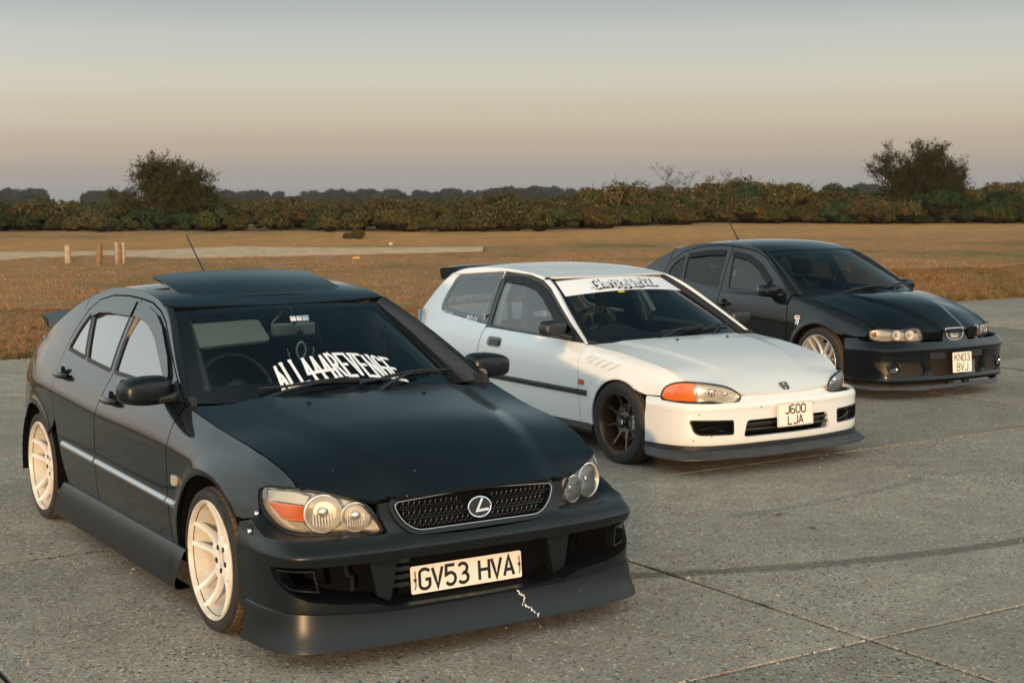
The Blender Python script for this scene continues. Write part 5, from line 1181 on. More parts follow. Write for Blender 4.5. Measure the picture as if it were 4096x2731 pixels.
# ------------------------------------------------------------------ the white hatchback in the middle
def build_civic():
    car = Car('white_hatchback_car', (1.4046, 10.4346, -.9965), 'white three door hatchback with black bonnet-high mirrors, bronze wheels and a lettered windscreen banner, between the two black cars', 'cars parked in a row on the concrete')
    car.root['label'] = 'white hatchback with bronze wheels and lettered windscreen banner, between the two black cars'
    rt = car.root; P_ = M_['civ']; g = .0028
    X6z = [(.60, .575), (.53, .600), (.45, .640), (.3, .682), (.12, .712), (-.1, .740), (-.3, .757), (-.45, .768), (-1.0, .786), (-1.7, .812), (-2.3, .850), (-2.6, .868), (-3.1, .86)]
    X6w = [(.60, .640), (.53, .665), (.45, .70), (.3, .722), (.12, .738), (-.3, .758), (-.45, .768), (-1.0, .782), (-1.7, .782), (-2.3, .765), (-2.6, .735), (-2.9, .68), (-3.1, .58)]
    rows = [([(.6, .10), (-3.1, .10)], [(.6, .76), (.3, .80), (-.45, .79), (-2.2, .79), (-2.8, .77), (-3.1, .62)]),
        ([(.6, .23), (-3.1, .23)], [(.6, .75), (.4, .80), (.25, .825), (-.45, .818), (-2.2, .82), (-2.6, .825), (-3.1, .64)]),
        ([(.6, .36), (-3.1, .38)], [(.6, .74), (.4, .80), (.25, .828), (-.45, .838), (-1.7, .840), (-2.2, .84), (-2.6, .835), (-3.1, .65)]),
        ([(.6, .48), (.3, .50), (-3.1, .52)], [(.6, .72), (.5, .752), (.4, .782), (.25, .820), (0, .840), (-.45, .846), (-1.7, .848), (-2.3, .845), (-2.6, .832), (-3.1, .64)]),
        ([(.6, .535), (.45, .575), (.3, .61), (0, .64), (-.45, .66), (-1.7, .69), (-3.1, .70)], [(.6, .682), (.45, .745), (.3, .785), (.12, .812), (-.1, .826), (-.45, .832), (-1.7, .836), (-2.3, .828), (-2.6, .808), (-3.1, .62)]),
        ([(.6, .563), (.45, .622), (.3, .662), (.12, .69), (-.1, .712), (-.45, .735), (-1.7, .778), (-2.3, .81), (-3.1, .82)], [(.6, .655), (.45, .715), (.3, .752), (.12, .775), (-.1, .79), (-.45, .800), (-1.7, .806), (-2.3, .792), (-2.6, .765), (-3.1, .60)]),
        (X6z, X6w)]
    car.side_surface(rows, .42, .30, [(.02, .262, .322, .007, .03), (-2.56, .262, .322, .008, .03)])
    S = car.S(); z6 = spl(X6z); w6 = pch(X6w)
    rail = spl([(-.43, .764), (-.80, .980), (-1.14, 1.166), (-1.4, 1.216), (-1.8, 1.243), (-2.24, 1.236), (-2.52, 1.196), (-2.68, 1.11), (-2.84, .955), (-2.95, .868)])
    fa = arc(.02, .262, .308, 0, 180, 26); ra = arc(-2.56, .262, .308, 0, 180, 26)
    wing = [(.285, .497), (.405, .497), (.415, .545), (.465, .585), (.53, .598)] + [(x, float(z6(x))) for x in (.5, .42, .3, .15, 0, -.15, -.3, -.42)] + [(-.452, .764), (-.448, .70), (-.437, .55), (-.43, .40), (-.435, .228), (-.285, .228)] + [p for p in fa[::-1] if p[1] > .24 and not (p[0] > .2 and p[1] < .505)]
    panel('front_wing', S, wing, P_, rt, gap=g, mir=True, d=.024)
    door = [(-.437, .228), (-.433, .40), (-.440, .55), (-.450, .70), (-.455, .772), (-.53, .808), (-.80, .955), (-1.10, 1.115), (-1.25, 1.172), (-1.46, 1.207), (-1.795, 1.214), (-1.735, .80), (-1.782, .577), (-1.778, .228)]
    dw = rnd([(-.56, .788), (-1.682, .822), (-1.748, 1.185), (-1.47, 1.183), (-1.26, 1.148), (-1.12, 1.095), (-.80, .930)], [.012, .02, .02, .05, .05, .05, .05])
    do = panel('door', S, door, P_, rt, holes=[dw], gap=g, mir=True, d=.026)
    for o, q in zip(do, panel('window', car.S(-.006), inset(dw, -.004), M_['side'], rt, d=.06, lip=0, mir=True)): q.parent = o
    fr = [(-.50, .778), (-.52, .80), (-.80, .953), (-1.10, 1.113), (-1.25, 1.170), (-1.46, 1.205), (-1.79, 1.212), (-1.732, .80), (-1.70, .806)]
    for o, q in zip(do, panel('window_frame', car.S(.0025), [(-.47, .775)] + fr[1:], M_['trim'], rt, holes=[inset(dw, .003)], d=.026, lip=.006, mir=True)): q.parent = o
    for o, q in zip(do, panel('wind_deflector', car.S(.014), [(-.66, .862), (-.80, .938), (-1.11, 1.103), (-1.26, 1.158), (-1.47, 1.194), (-1.745, 1.196), (-1.738, 1.155), (-1.47, 1.140), (-1.28, 1.105), (-1.14, 1.050), (-.82, .872), (-.68, .805)], M_['deflector'], rt, d=.03, lip=.008, mir=True)): q.parent = o
    top = [(t, float(rail(t))) for t in np.linspace(-.435, -2.56, 30)]
    railpoly = top + [(-2.46, 1.178), (-1.80, 1.226), (-1.46, 1.212), (-1.25, 1.177), (-1.10, 1.120), (-.80, .960), (-.53, .813), (-.46, .775)]
    panel('roof_rail', S, railpoly, P_, rt, mir=True, d=.024, lip=.02)
    qw = rnd([(-1.742, .828), (-2.545, .892), (-2.475, 1.168), (-1.812, 1.214)], [.02, .10, .06, .02], 8)
    quarter = [(-1.784, .228), (-1.788, .577), (-1.741, .80), (-1.803, 1.224), (-2.465, 1.176), (-2.565, 1.182)] + [(t, float(rail(t))) for t in np.linspace(-2.58, -2.94, 10)] + [(-3.0, .80), (-3.03, .50), (-2.88, .48), (-2.84, .40)] + [p for p in ra[::-1] if p[1] > .35 or p[0] > -2.5][1:] + [(-2.25, .228)]
    qo = panel('quarter_panel', S, quarter, P_, rt, holes=[inset(qw, -.006)], gap=g, mir=True, d=.026)
    qi = rnd([(-1.80, .868), (-2.49, .925), (-2.44, 1.130), (-1.842, 1.178)], [.02, .09, .05, .02], 8)
    qf = panel('quarter_window_band', car.S(-.002), qw, M_['pvb'], rt, holes=[qi], d=.03, lip=.006, mir=True)
    for o, a, b in zip(qo, qf, panel('quarter_window', car.S(-.004), qi, M_['side'], rt, d=.06, lip=0, mir=True)): a.parent = o; b.parent = o
    rbp = [(-2.885, .475), (-3.03, .495), (-3.06, .22), (-2.80, .22), (-2.845, .40)]; panel('rear_bumper_corner', S, rbp, P_, rt, gap=g, mir=True, d=.04)
    zz = np.linspace(.2, .86, 9); ys = np.linspace(-1, 1, 13)
    loft('tail_panel', [[(-3.03 - .07 * (1 - y * y), y * .66, z) for y in ys] for z in zz], P_, rt)
    # roof with a flush sunroof, rear spoiler
    zc = spl([(-1.05, 1.165), (-1.17, 1.195), (-1.4, 1.237), (-1.8, 1.268), (-2.24, 1.262), (-2.6, 1.205)])
    def rw_(x): return np.array(car.Wd(np.atleast_1d(np.asarray(x, float)), rail(np.atleast_1d(np.asarray(x, float))))) - .004
    def rooff(P): x, y = P[:, 0], P[:, 1]; q = np.minimum(np.abs(y) / rw_(x), 1); return np.stack([x, y, rail(x) + (zc(x) - rail(x)) * (1 - q ** 2.4)], 1)
    xs = np.linspace(-1.25, -2.58, 22); hole = rnd([(-1.36, -.385), (-1.33, 0), (-1.36, .385), (-1.80, .385), (-1.80, -.385)], [.05, .3, .05, .06, .06])
    roof = panel('roof', rooff, [(x, -float(rw_(x)[0])) for x in xs[::-1][:-1]] + [(-1.172 - .075 * t * t, t * float(rw_(-1.25)[0])) for t in np.linspace(-1, 1, 15)] + [(x, float(rw_(x)[0])) for x in xs[1:]], P_, rt, holes=[hole], d=.04, lip=.01)
    panel('sunroof_panel', rooff, inset(hole, .005), P_, rt, d=.04, lip=.012)
    sec = []
    for t in np.linspace(-1, 1, 25):
        e = 1 - abs(t) ** 5; y = t * .565; h = .022 + .017 * e
        sec.append([(-2.50, y * .97, 1.196 + .014 * e), (-2.60, y, 1.212 + h * .7), (-2.74, y * 1.01, 1.196 + h * 1.1), (-2.80, y * 1.01, 1.182 + h * 1.2), (-2.805, y * 1.01, 1.166 + h * 1.1), (-2.78, y * 1.01, 1.12 + .055 * e), (-2.66, y * .98, 1.13 + .045 * e)])
    loft('roof_spoiler', np.array(sec).transpose(1, 0, 2), M_['civ_black'], rt, close=True, capn=True)
    # screens
    scr = car.screen((-.285, .235), .695, (.792, .010), (-1.168, .065), .515, (1.190, .020), .020)
    inner = rnd([(-.95, .06), (0, .035), (.95, .06), (.945, .965), (0, .975), (-.945, .965)], [.03, .1, .03, .05, .1, .05], 6)
    ws = panel('windscreen_frame', scr, [(-1, -.04), (1, -.04), (1, 1), (-1, 1)], M_['pvb'], rt, holes=[inner], d=.03, lip=.006, sc=(.6, .95)); panel('windscreen', scr, inner, M_['wind'], ws, d=.05, lip=0, sc=(.6, .95))
    ban = [(-.962, .975)] + [(t, .700 + .030 * (1 - (t / .96) ** 2)) for t in np.linspace(-.962, .962, 15)] + [(.962, .975), (.5, .985), (0, .988), (-.5, .985)]
    bo = panel('windscreen_banner', scr, ban, M_['vinyl'], ws, d=.04, lip=0, off=.002, sc=(.6, .95))
    s_ = "GhettoWxrkZ"; cw, gp_ = .056, .012; tw = text_w(s_, cw, gp_); mb1, mb2 = MB(), MB()
    def pl_(h0, dx=0, dy=0):
        def f(x, y, h):
            u = -.50 + (x + dx) / tw * 1.04; t = .782 + (y + dy + .016 * sin((x / tw) * 9)) / .95; return Vector(scr(np.array([[u, t]]))[0]) + Vector((.42, 0, .9)) * (h0 + h)
        return f
    text(mb1, s_, cw, .138, gp_, .036, pl_(.003, .008, -.008), skew=.14, cap=.014); text(mb2, s_, cw, .134, gp_, .0175, pl_(.0045), skew=.14, cap=.006)
    for q in range(3): mb1.add([pl_(.003)(a, b, .0009) for a, b in ((-.05, .022), (.02, .012), (.05, .03), (-.0, .03))], [(0, 1, 2, 3)])
    mb1.build('banner_outline', M_['ink'], bo, flat=True); mb2.build('banner_lettering', M_['vinyl'], bo, flat=True)
    mb = MB(); p = [Vector(scr(np.array([[u, t]]))[0]) + Vector((.42, 0, .9)) * .003 for u, t in ((-.24, .690), (-.14, .695), (-.14, .722), (-.24, .717))]; mb.add(p, [(0, 1, 2, 3)]); mb.build('screen_label', M_['yellow'], ws, flat=True)
    edge = scr(np.stack([np.full(16, -1.0), np.linspace(-.04, 1, 16)], 1)); rl = np.array([car.sp(x, float(rail(x))) for x in np.linspace(-.435, -1.235, 16)]); mid = (edge + rl) / 2 + np.array([.006, -.004, .008])
    loft('pillar_strip', [edge, edge * .6 + mid * .4 + np.array([.004, 0, .005]), mid], M_['rubber'], rt, mir=True); loft('pillar', [mid, mid * .5 + rl * .5 + np.array([.002, -.002, .003]), rl], P_, rt, mir=True)
    rscr = car.screen((-2.93, -.04), .62, (.90, .02), (-2.58, .0), .545, (1.19, .01), .02); inn = rnd([(-.93, .05), (.93, .05), (.92, .95), (-.92, .95)], .06)
    rf = panel('rear_window_frame', rscr, [(-1, 0), (1, 0), (1, 1), (-1, 1)], P_, rt, holes=[inn], d=.06, lip=.006, sc=(.6, .45)); panel('rear_window', rscr, inn, M_['side'], rf, d=.08, lip=0, sc=(.6, .45))
    e2 = rscr(np.stack([np.full(10, -1.0), np.linspace(0, 1, 10)], 1)); r2 = np.array([car.sp(x, float(rail(x))) for x in np.linspace(-2.94, -2.58, 10)]); loft('rear_pillar', [e2, (e2 + r2) / 2 + np.array([-.01, -.008, .006]), r2], P_, rt, mir=True)
    # bonnet
    zb = spl([(-.28, .802), (-.1, .785), (.1, .756), (.3, .715), (.5, .650), (.62, .595), (.70, .545), (.745, .515), (.77, .498)]); ze = spl(X6z + [(.68, .545), (.75, .50), (.8, .47)]); we = pch(X6w + [(.70, .61), (.80, .57)])
    yb = pch([(-.4, .56), (0, .50), (.4, .40), (.75, .30)])
    def bonf(P):
        x, y = P[:, 0], P[:, 1]; q = np.minimum(np.abs(y) / we(x), 1.05); z = zb(x) - (zb(x) - ze(x)) * q ** 2.4; t = np.clip((yb(x) - np.abs(y)) / .05, -1, 1)
        return np.stack([x, y, z + .010 * (np.sin(t * pi / 2) - 1) * .5 * np.clip((.62 - x) / .3, 0, 1) * (1 - q ** 6)], 1)
    right = [(x, -float(w6(x)) + .0) for x in (-.44, -.3, -.15, 0, .15, .3, .42, .5)] + [(.535, -.66), (.60, -.635), (.655, -.55), (.70, -.46), (.722, -.41), (.735, -.375), (.75, -.25), (.758, -.12), (.76, 0)]
    left = [(x, -y) for x, y in right[:-1]][::-1]; hp = [(-.44 + .175 * (1 - (t / .765) ** 2), t) for t in np.linspace(.765, -.765, 15)][1:-1]
    panel('bonnet', bonf, right + left + hp, P_, rt, gap=g, d=.026, lip=.016)
    loft('scuttle', [[(-.235 - .20 * (t / .74) ** 2 + dx, t, zt - .03 * (t / .74) ** 2) for t in np.linspace(-.74, .74, 21)] for dx, zt in ((.06, .772), (.0, .778), (-.06, .786))], M_['trim'], rt)
    # bumper
    base = [(0, 0), (.2, .008), (.4, .026), (.55, .052), (.66, .088), (.73, .13), (.78, .19), (.81, .27), (.825, .37), (.83, .50)]
    car.bumper_surface(base, [(.18, .775, .822), (.20, .785, .828), (.25, .790, .832), (.40, .786, .832), (.43, .790, .833), (.448, .786, .832), (.468, .770, .822), (.486, .752, .806), (.505, .744, .79)])
    B = car.B(); bs = car.bs; E_ = bs(.42, x=.30); s0 = bs(.494, x=.41)
    tr = [(E_, .188), (E_, .36), (bs(.48, x=.285), .48), (bs(.494, x=.28), .494), (s0, .494), (s0 + .02, .480), (bs(.47, y=-.745), .471), (bs(.466, y=-.60), .466), (-.44, .467), (-.405, .472), (-.392, .492), (-.385, .503), (-.25, .506), (0, .508)]
    poly = tr + [(-a, b) for a, b in tr[::-1][1:]] + [(t, .188) for t in np.linspace(.8, -.8, 9)]
    G_ = rnd([(-.378, .235), (-.36, .345), (0, .347), (.36, .345), (.378, .235), (0, .225)], [.03, .03, .2, .03, .03, .2], 6); G_ = rnd([(-.385, .238), (.385, .238), (.355, .347), (-.355, .347)], [.03, .03, .025, .025], 6)
    Fg = rnd([(-.765, .362), (-.735, .285), (-.700, .268), (-.462, .263), (-.462, .352)], [.02, .03, .03, .015, .015], 6); Fg2 = np.array([(-a, b) for a, b in Fg][::-1])
    bp = panel('front_bumper', B, poly, P_, rt, holes=[G_, Fg, Fg2], gap=.002, d=.024, lip=.025)
    for F_ in (Fg, Fg2):
        panel('duct_liner', car.B(-.05), inset(F_, -.03), M_['void'], bp, d=.06, lip=0); fr_ = panel('duct_ring', car.B(.003), inset(F_, -.004), M_['gloss_black'], bp, holes=[inset(F_, .007)], d=.02, lip=.05)
        sg = -1 if F_[:, 0].mean() < 0 else 1; mb = MB(); q = [car.B(-.02)(np.array([[sg * a, z]]))[0] for a, z in ((.70, .295), (.62, .315), (.56, .285), (.48, .272))]; mb.tube(q, [.012, .02, .012, .008], 8, flat=.5); mb.build('duct_vane', M_['gloss_black'], bp)
    panel('grille_liner', car.B(-.14), inset(G_, -.04), M_['void'], bp, d=.08, lip=0)
    mb = MB()
    for k_ in range(26): mb.box((.655, -.36 + .012 * k_, .30), (.004, .002, .045))
    for z in (.265, .285, .305, .325): mb.box((.658, -.2, z), (.003, .17, .003))
    rad = mb.build('radiator_fin', M_['bronze'], bp); rad['kind'] = 'stuff'
    for z, w_ in ((.318, .362), (.282, .372)):
        mb = MB(); q = [car.B(-.012)(np.array([[t, z]]))[0] for t in np.linspace(-w_, w_, 17)]; mb.tube(q, .0065, 6, flat=1.3); mb.build('grille_bar', M_['trim'], bp)
    for (y, z) in ((-.245, .425), (.215, .418), (-.70, .40), (-.62, .255), (-.74, .232)):
        p = B(np.array([[y, z]]))[0]; mb = MB(); mb.ball((p[0], p[1], p[2]), (.004, .005, .005), 8, 6); mb.build('bumper_plug', M_['ink'], bp)
    ss = np.linspace(-car.bl, car.bl, 51); lips = []
    for z, xc, w_, k_ in ((.196, .787, .829, 1), (.178, .790, .833, 1), (.165, .788, .834, 1.0), (.150, .812, .850, 1.0), (.122, .838, .872, .95), (.112, .838, .872, .95), (.118, .76, .80, 1)):
        lips.append([(xc - float(car.bd(abs(s))) * k_, math.copysign(float(car.by(abs(s))) / car.bw * w_, s), z + (.012 * sin(s * 9) * (.17 - z) * 3)) for s in ss if True])
    lips = [[(max(x, .30), y, z) for x, y, z in r_] for r_ in lips]
    loft('front_lip', lips[2:], M_['lip'], rt, sharp=28); loft('lip_seal', lips[:3], M_['rubber'], rt)
    # headlamps
    hb = [(.405, -.778, .498), (.418, -.770, .540), (.455, -.745, .574), (.53, -.702, .592), (.60, -.655, .593), (.66, -.56, .580), (.70, -.465, .556), (.725, -.415, .525), (.738, -.392, .495), (.730, -.405, .474), (.67, -.56, .470), (.61, -.655, .470), (.51, -.745, .475), (.435, -.775, .482)]
    hbs = curve2(hb + [hb[0]], 64)[:-1]; fnh, plh = tps(hbs, .010); 
    p2 = fnh.to2(np.array([(.60, -.667, .60), (.60, -.645, .46)])); d_ = p2[1] - p2[0]; side = (hbs - 0); sideq = (plh[:, 0] - p2[0][0]) * d_[1] - (plh[:, 1] - p2[0][1]) * d_[0]
    qa = fnh.to2(np.array([(.41, -.77, .50)]))[0]; sa = np.sign((qa[0] - p2[0][0]) * d_[1] - (qa[1] - p2[0][1]) * d_[0])
    def halfpoly(keep):
        out = []; n = len(plh)
        for i in range(n):
            a, b = plh[i], plh[(i + 1) % n]; fa_, fb_ = sideq[i] * sa * keep, sideq[(i + 1) % n] * sa * keep
            if fa_ >= 0: out.append(a)
            if fa_ * fb_ < 0: out.append(a + (b - a) * fa_ / (fa_ - fb_))
        return np.array(out)
    lens = panel('headlamp', fnh, inset(halfpoly(-1), .003), M_['lens'], rt, d=.025, lip=.01, mir=True); lamp_box(lens, fnh, halfpoly(-1), M_['silver'], .055)
    ind = panel('indicator', fnh, inset(halfpoly(1), .003), M_['amber'], rt, d=.02, lip=.02, mir=True)
    seal = panel('lamp_seal', fnh, inset(plh, -.007), M_['rubber'], rt, holes=[inset(plh, .002)], d=.03, lip=.008, mir=True)
    for a, c_ in zip(lens, seal): c_.parent = a
    mb = MB()
    for j in range(9):
        y = -.615 + j * .022; q = [fnh(fnh.to2(np.array([(.65, y, z)])))[0] - np.array(fnh.ez) * .02 for z in (.48, .50, .535)]; mb.tube(q, .004, 5)
    for a, b in zip(lens, mb.build('lens_flute', M_['bezel'], None, mir=True)): b.parent = a
    mb = MB(); p = fnh(fnh.to2(np.array([(.68, -.47, .52)])))[0] - np.array(fnh.ez) * .035; mb.ball(tuple(p), (.018, .02, .02)); p = fnh(fnh.to2(np.array([(.68, -.58, .53)])))[0] - np.array(fnh.ez) * .045; mb.ball(tuple(p), (.02, .034, .034))
    for a, b in zip(lens, mb.build('bulb_shield', M_['chrome'], None, mir=True)): b.parent = a
    mb = MB()
    for j in range(8):
        t = .478 + j * .0135; q = [fnh(fnh.to2(np.array([(.5, y, t)])))[0] + np.array(fnh.ez) * .001 for y in (-.755 + .04 * (j > 5), -.70, -.665)]; mb.tube(q, .0025, 5)
    for a, b in zip(ind, mb.build('lens_rib', M_['amber'], None, mir=True)): b.parent = a
    # bonnet badge: a rounded frame round an upright H
    p = Vector(bonf(np.array([[.715, 0.012]]))[0]) + Vector((.004, 0, .004)); Mx = frame(p, (0, 1, 0), (-.62, 0, .62)); mb = MB(); o_ = rnd([(-.034, .028), (.034, .028), (.026, -.028), (-.026, -.028)], .012, 5); mb.tube([Mx @ Vector((a, b, 0)) for a, b in list(o_) + [o_[0]]], .0035, 6, False)
    for sg in (-1, 1): mb.tube([Mx @ Vector((sg * .020, .026, .001)), Mx @ Vector((sg * .012, 0, .001)), Mx @ Vector((sg * .015, -.026, .001))], .0045, 6)
    mb.tube([Mx @ Vector((-.012, 0, .001)), Mx @ Vector((.012, 0, .001))], .0045, 6); mb.build('emblem', M_['ink'], rt)
    plate(rt, (.806, .026, .362), (0, 1, 0), (-.05, 0, 1), .318, .156, ["J600", "LJA"], .036, .055, .012, .0095, .010, True, ys=[.006, -.064])
    for y in (-.012, .066): mb = MB(); mb.ball((.8105, y, .362), .0045, 8, 6); mb.build('plate_screw', M_['vinyl'], rt)
    # wing louvres: four slanted scoops
    for k_ in range(4):
        t0, t1 = k_ / 4, (k_ + 1) / 4; L0, L1 = np.array((-.392, .668)), np.array((-.100, .624)); U0, U1 = np.array((-.318, .716)), np.array((.020, .676))
        q = [L0 + (L1 - L0) * t0, L0 + (L1 - L0) * t1, U0 + (U1 - U0) * t1, U0 + (U1 - U0) * t0]
        def lf(P, q=q):
            b = car.S(.0)(P); c = np.mean(q, 0); b[:, 1] -= .002 + .009 * np.clip((P[:, 0] - q[0][0] - (P[:, 1] - q[0][1]) * 1.5) / .08, 0, 1.1) * 1.0; return b
        panel('wing_louvre', lf, rnd(q, .012), P_, rt, gap=.002, d=.012, lip=.012, mir=True)
    for a, b in ((-.338, -.430), (-.438, -1.785), (-1.79, -2.20)):
        c = [[tuple(car.sp(x, .443 + .004 * (-x) + dz, off)) for x in np.linspace(a, b, 12)] for dz, off in ((-.020, 0), (-.016, .012), (0, .015), (.016, .012), (.020, 0))]; loft('rub_strip', c, M_['trim'], rt, capn=True, mir=True)
    panel('side_repeater', car.S(.008), rnd([(-.425, .498), (-.365, .498), (-.365, .535), (-.425, .535)], .012), M_['amber_dark'], rt, d=.02, lip=.01, mir=True)
    sk = [[tuple(car.sp(x, .225, dy)[:2]) + (z,) for x in np.linspace(-.29, -2.24, 14)] for z, dy in ((.235, -.004), (.228, .006), (.19, .010), (.165, -.01), (.165, -.08))]; loft('side_sill', sk, M_['trim'], rt, mir=True)
    Pn = rnd([(-1.645, .672), (-1.455, .672), (-1.455, .745), (-1.645, .745)], .036, 8)
    hs = panel('door_handle', car.S(.004), Pn, M_['gloss_black'], rt, d=.02, lip=.006, mir=True)
    for a, b in zip(hs, panel('handle_paddle', car.S(.012), rnd([(-1.60, .686), (-1.475, .686), (-1.475, .730), (-1.60, .730)], .02), M_['trim'], rt, d=.02, lip=.008, mir=True)): b.parent = a
    mirror_housing(car, (-.735, -.865, .866), (.085, .105, .060), M_['trim'], [(-.60, -.765, .800), (-.66, -.80, .815), (-.70, -.84, .83)], rot=-.0)
    panel('mirror_sail', car.S(.008), [(-.465, .778), (-.72, .800), (-.70, .895), (-.62, .86)], M_['trim'], rt, d=.03, lip=.008, mir=True)
    mb = MB(); p = car.sp(-1.225, 1.165, .0); mb.ball((p[0], p[1] + .025, p[2] + .022), (.035, .02, .012), 14, 8); mb.build('aerial_socket', M_['rubber'], rt)
    # stickers in the quarter window
    mb = MB(); pf = car.S(.003)
    text(mb, "REFLEX", .022, .030, .006, .006, lambda x, y, h: Vector(car.S(.003 + h)(np.array([[-2.055 + x, .834 + y + .006 - .05 * (x) * .7]]))[0]), skew=.25); text(mb, "@K20_LUKE", .016, .020, .004, .003, lambda x, y, h: Vector(car.S(.003 + h)(np.array([[-2.46 + x, .872 + y - .07 * x]]))[0])); mb.build('window_sticker', M_['vinyl'], qo[0], flat=True)
    mb = MB(); mb.prism(rnd([(-.03, -.04), (.03, -.04), (.026, .0), (.012, .012), (.018, .03), (0, .05), (-.018, .03), (-.012, .012), (-.026, .0)], .008), frame(Vector(car.sp(-1.80, .868, .002)), (1, 0, 0), (0, 0, 1)), .001); mb.build('figure_sticker', M_['vinyl_grey'], qo[0])
    # interior
    fl = MB(); fl.box((-1.4, 0, .18), (1.1, .68, .03)); fl.box((-.30, 0, .46), (.03, .66, .28)); fl.box((-2.55, 0, .70), (.34, .62, .01)); fl.build('cabin_floor', M_['int'], rt); mb = MB(); mb.box((-1.4, -.725, .50), (1.0, .012, .29)); mb.build('door_card', M_['int'], rt, mir=True)
    ds = [[(-.32 - .24 * (y / .7) ** 2, y, .70), (-.36 - .24 * (y / .7) ** 2, y, .772), (-.58 - .1 * (y / .7) ** 2, y, .785), (-.69, y, .795 + .085 * np.exp(-((y + .33) / .20) ** 2)), (-.78, y, .775 + .03 * np.exp(-((y + .33) / .20) ** 2)), (-.82, y, .62), (-.80, y, .4)] for y in np.linspace(-.65, .65, 31)]; loft('dashboard', ds, M_['dash'], rt, sharp=50)
    sw_ = steering(rt, (-.93, -.35, .80), .17, -22, M_['trim'])
    mb = MB(); s2 = "RESPECT AND"; tw2 = text_w(s2, .022, .006)
    def pw(x, y, h): a = R_(150 - 120 * x / tw2); return Vector((-.90, -.35, .80)) + Vector((.03 + h, -(.155 + y) * cos(a) * -1, (.155 + y) * sin(a)))
    text(mb, s2, .022, .034, .006, .006, lambda x, y, h: pw(x, y, h)); mb.build('wheel_lettering', M_['tex_gold'], sw_, flat=True)
    # bucket seat with a shoulder slot
    for y in (-.35, .35):
        mb = MB(); rt3 = Matrix.Rotation(R_(-15), 3, 'Y'); mb.box((-1.30, y, .30), (.24, .24, .07)); so = mb.build('bucket_seat', M_['int'], rt); bevel(so, .03, 3)
        o2 = rnd([(-.25, 0), (.25, 0), (.26, .42), (.17, .60), (.15, .86), (-.15, .86), (-.17, .60), (-.26, .42)], .05); sl = rnd([(-.11, .54), (.11, .54), (.11, .60), (-.11, .60)], .028); dd = rt3 @ Vector((0, 0, 1))
        def sf(P, y=y, dd=dd): return np.stack([-1.50 + dd.x * P[:, 1] + .25 * np.abs(P[:, 0]) ** 2 * 4, y + P[:, 0], .34 + dd.z * P[:, 1]], 1)
        f_ = panel('seat_shell', sf, o2, M_['int'], so, holes=[sl], d=.05, lip=.05); mb = MB(); L_ = sf(np.array(list(sl) + [sl[0]])); mb.tube(L_ + np.array([.01, 0, 0]), .008, 6, False); mb.build('slot_trim', M_['lip'], so)
    mb = MB(); mb.box((-2.05, 0, .32), (.2, .6, .08)); mb.box((-2.25, 0, .60), (.06, .6, .20), Matrix.Rotation(R_(-16), 3, 'Y')); bevel(mb.build('rear_bench', M_['int'], rt), .04, 3)
    panel('headliner', lambda P: rooff(P) - np.array([0, 0, .03]), [(-1.25, -.46), (-1.25, .46), (-2.5, .46), (-2.5, -.46)], M_['cream'], rt, d=.14, lip=0)
    mb = MB(); mb.tube([(-1.73, .555, 1.17), (-1.72, .64, 1.02), (-1.70, .715, .82)], [.03, .04, .045], 8, flat=.4); mb.build('belt_pillar_trim', M_['cream'], rt, mir=True)
    mb = MB(); mb.tube([(-1.70, .60, 1.06), (-1.64, .63, .92), (-1.60, .65, .60)], .024, 6, flat=.15); mb.build('seat_belt', M_['int'], rt, mir=True)
    def wp(u, t, up=.012): return Vector(scr(np.array([[u, t]]))[0]) + Vector((.4, 0, .9)) * up
    wiper(rt, wp(-.42, -.06), wp(.10, .075), wp(-.28, .05), wp(.55, .055), M_['trim']); wiper(rt, wp(.30, -.05), wp(.75, .085), wp(.28, .045), wp(.92, .075), M_['trim'])
    q = [wp(-.02, .03, .03), wp(.36, .095, .03)]; mb = MB(); mb.tube([q[0], q[0].lerp(q[1], .3), q[0].lerp(q[1], .7), q[1]], [.008, .03, .03, .010], 10, flat=.3); mb.build('wiper_spoiler', M_['trim'], rt)
    for y in (-.20, .26):
        p = bonf(np.array([[-.14, y]]))[0]; mb = MB(); mb.ball((p[0], p[1], p[2] + .003), (.012, .010, .012), 8, 6); mb.build('washer_jet', M_['trim'], rt)
    w0 = car.wheel(0, -.735, .2766, None, wheel_civic)
    for x, y in ((-2.57, -.73), (0, .735), (-2.57, .73)):
        w = empty('wheel', (x, y, .2766), pi if y < 0 else 0, rt); copy_children(w0, w)
    for x in (.02, -2.56):
        a = arc(x, .262, .325, -5, 185, 20); loft('wheel_arch_liner', [[(p[0], -yy, p[1]) for p in a] for yy in (.82, .50)], M_['void'], rt, mir=True)
        mb = MB(); mb.prism(a, Matrix(((1, 0, 0, 0), (0, 0, 1, -.52), (0, 1, 0, 0), (0, 0, 0, 1))), .01); mb.build('wheel_arch_wall', M_['void'], rt, mir=True)
    mb = MB(); mb.box((-1.25, 0, .15), (1.7, .66, .02)); mb.build('underbody', M_['under'], rt)
    return car, scr
CIV, CSCR = build_civic()

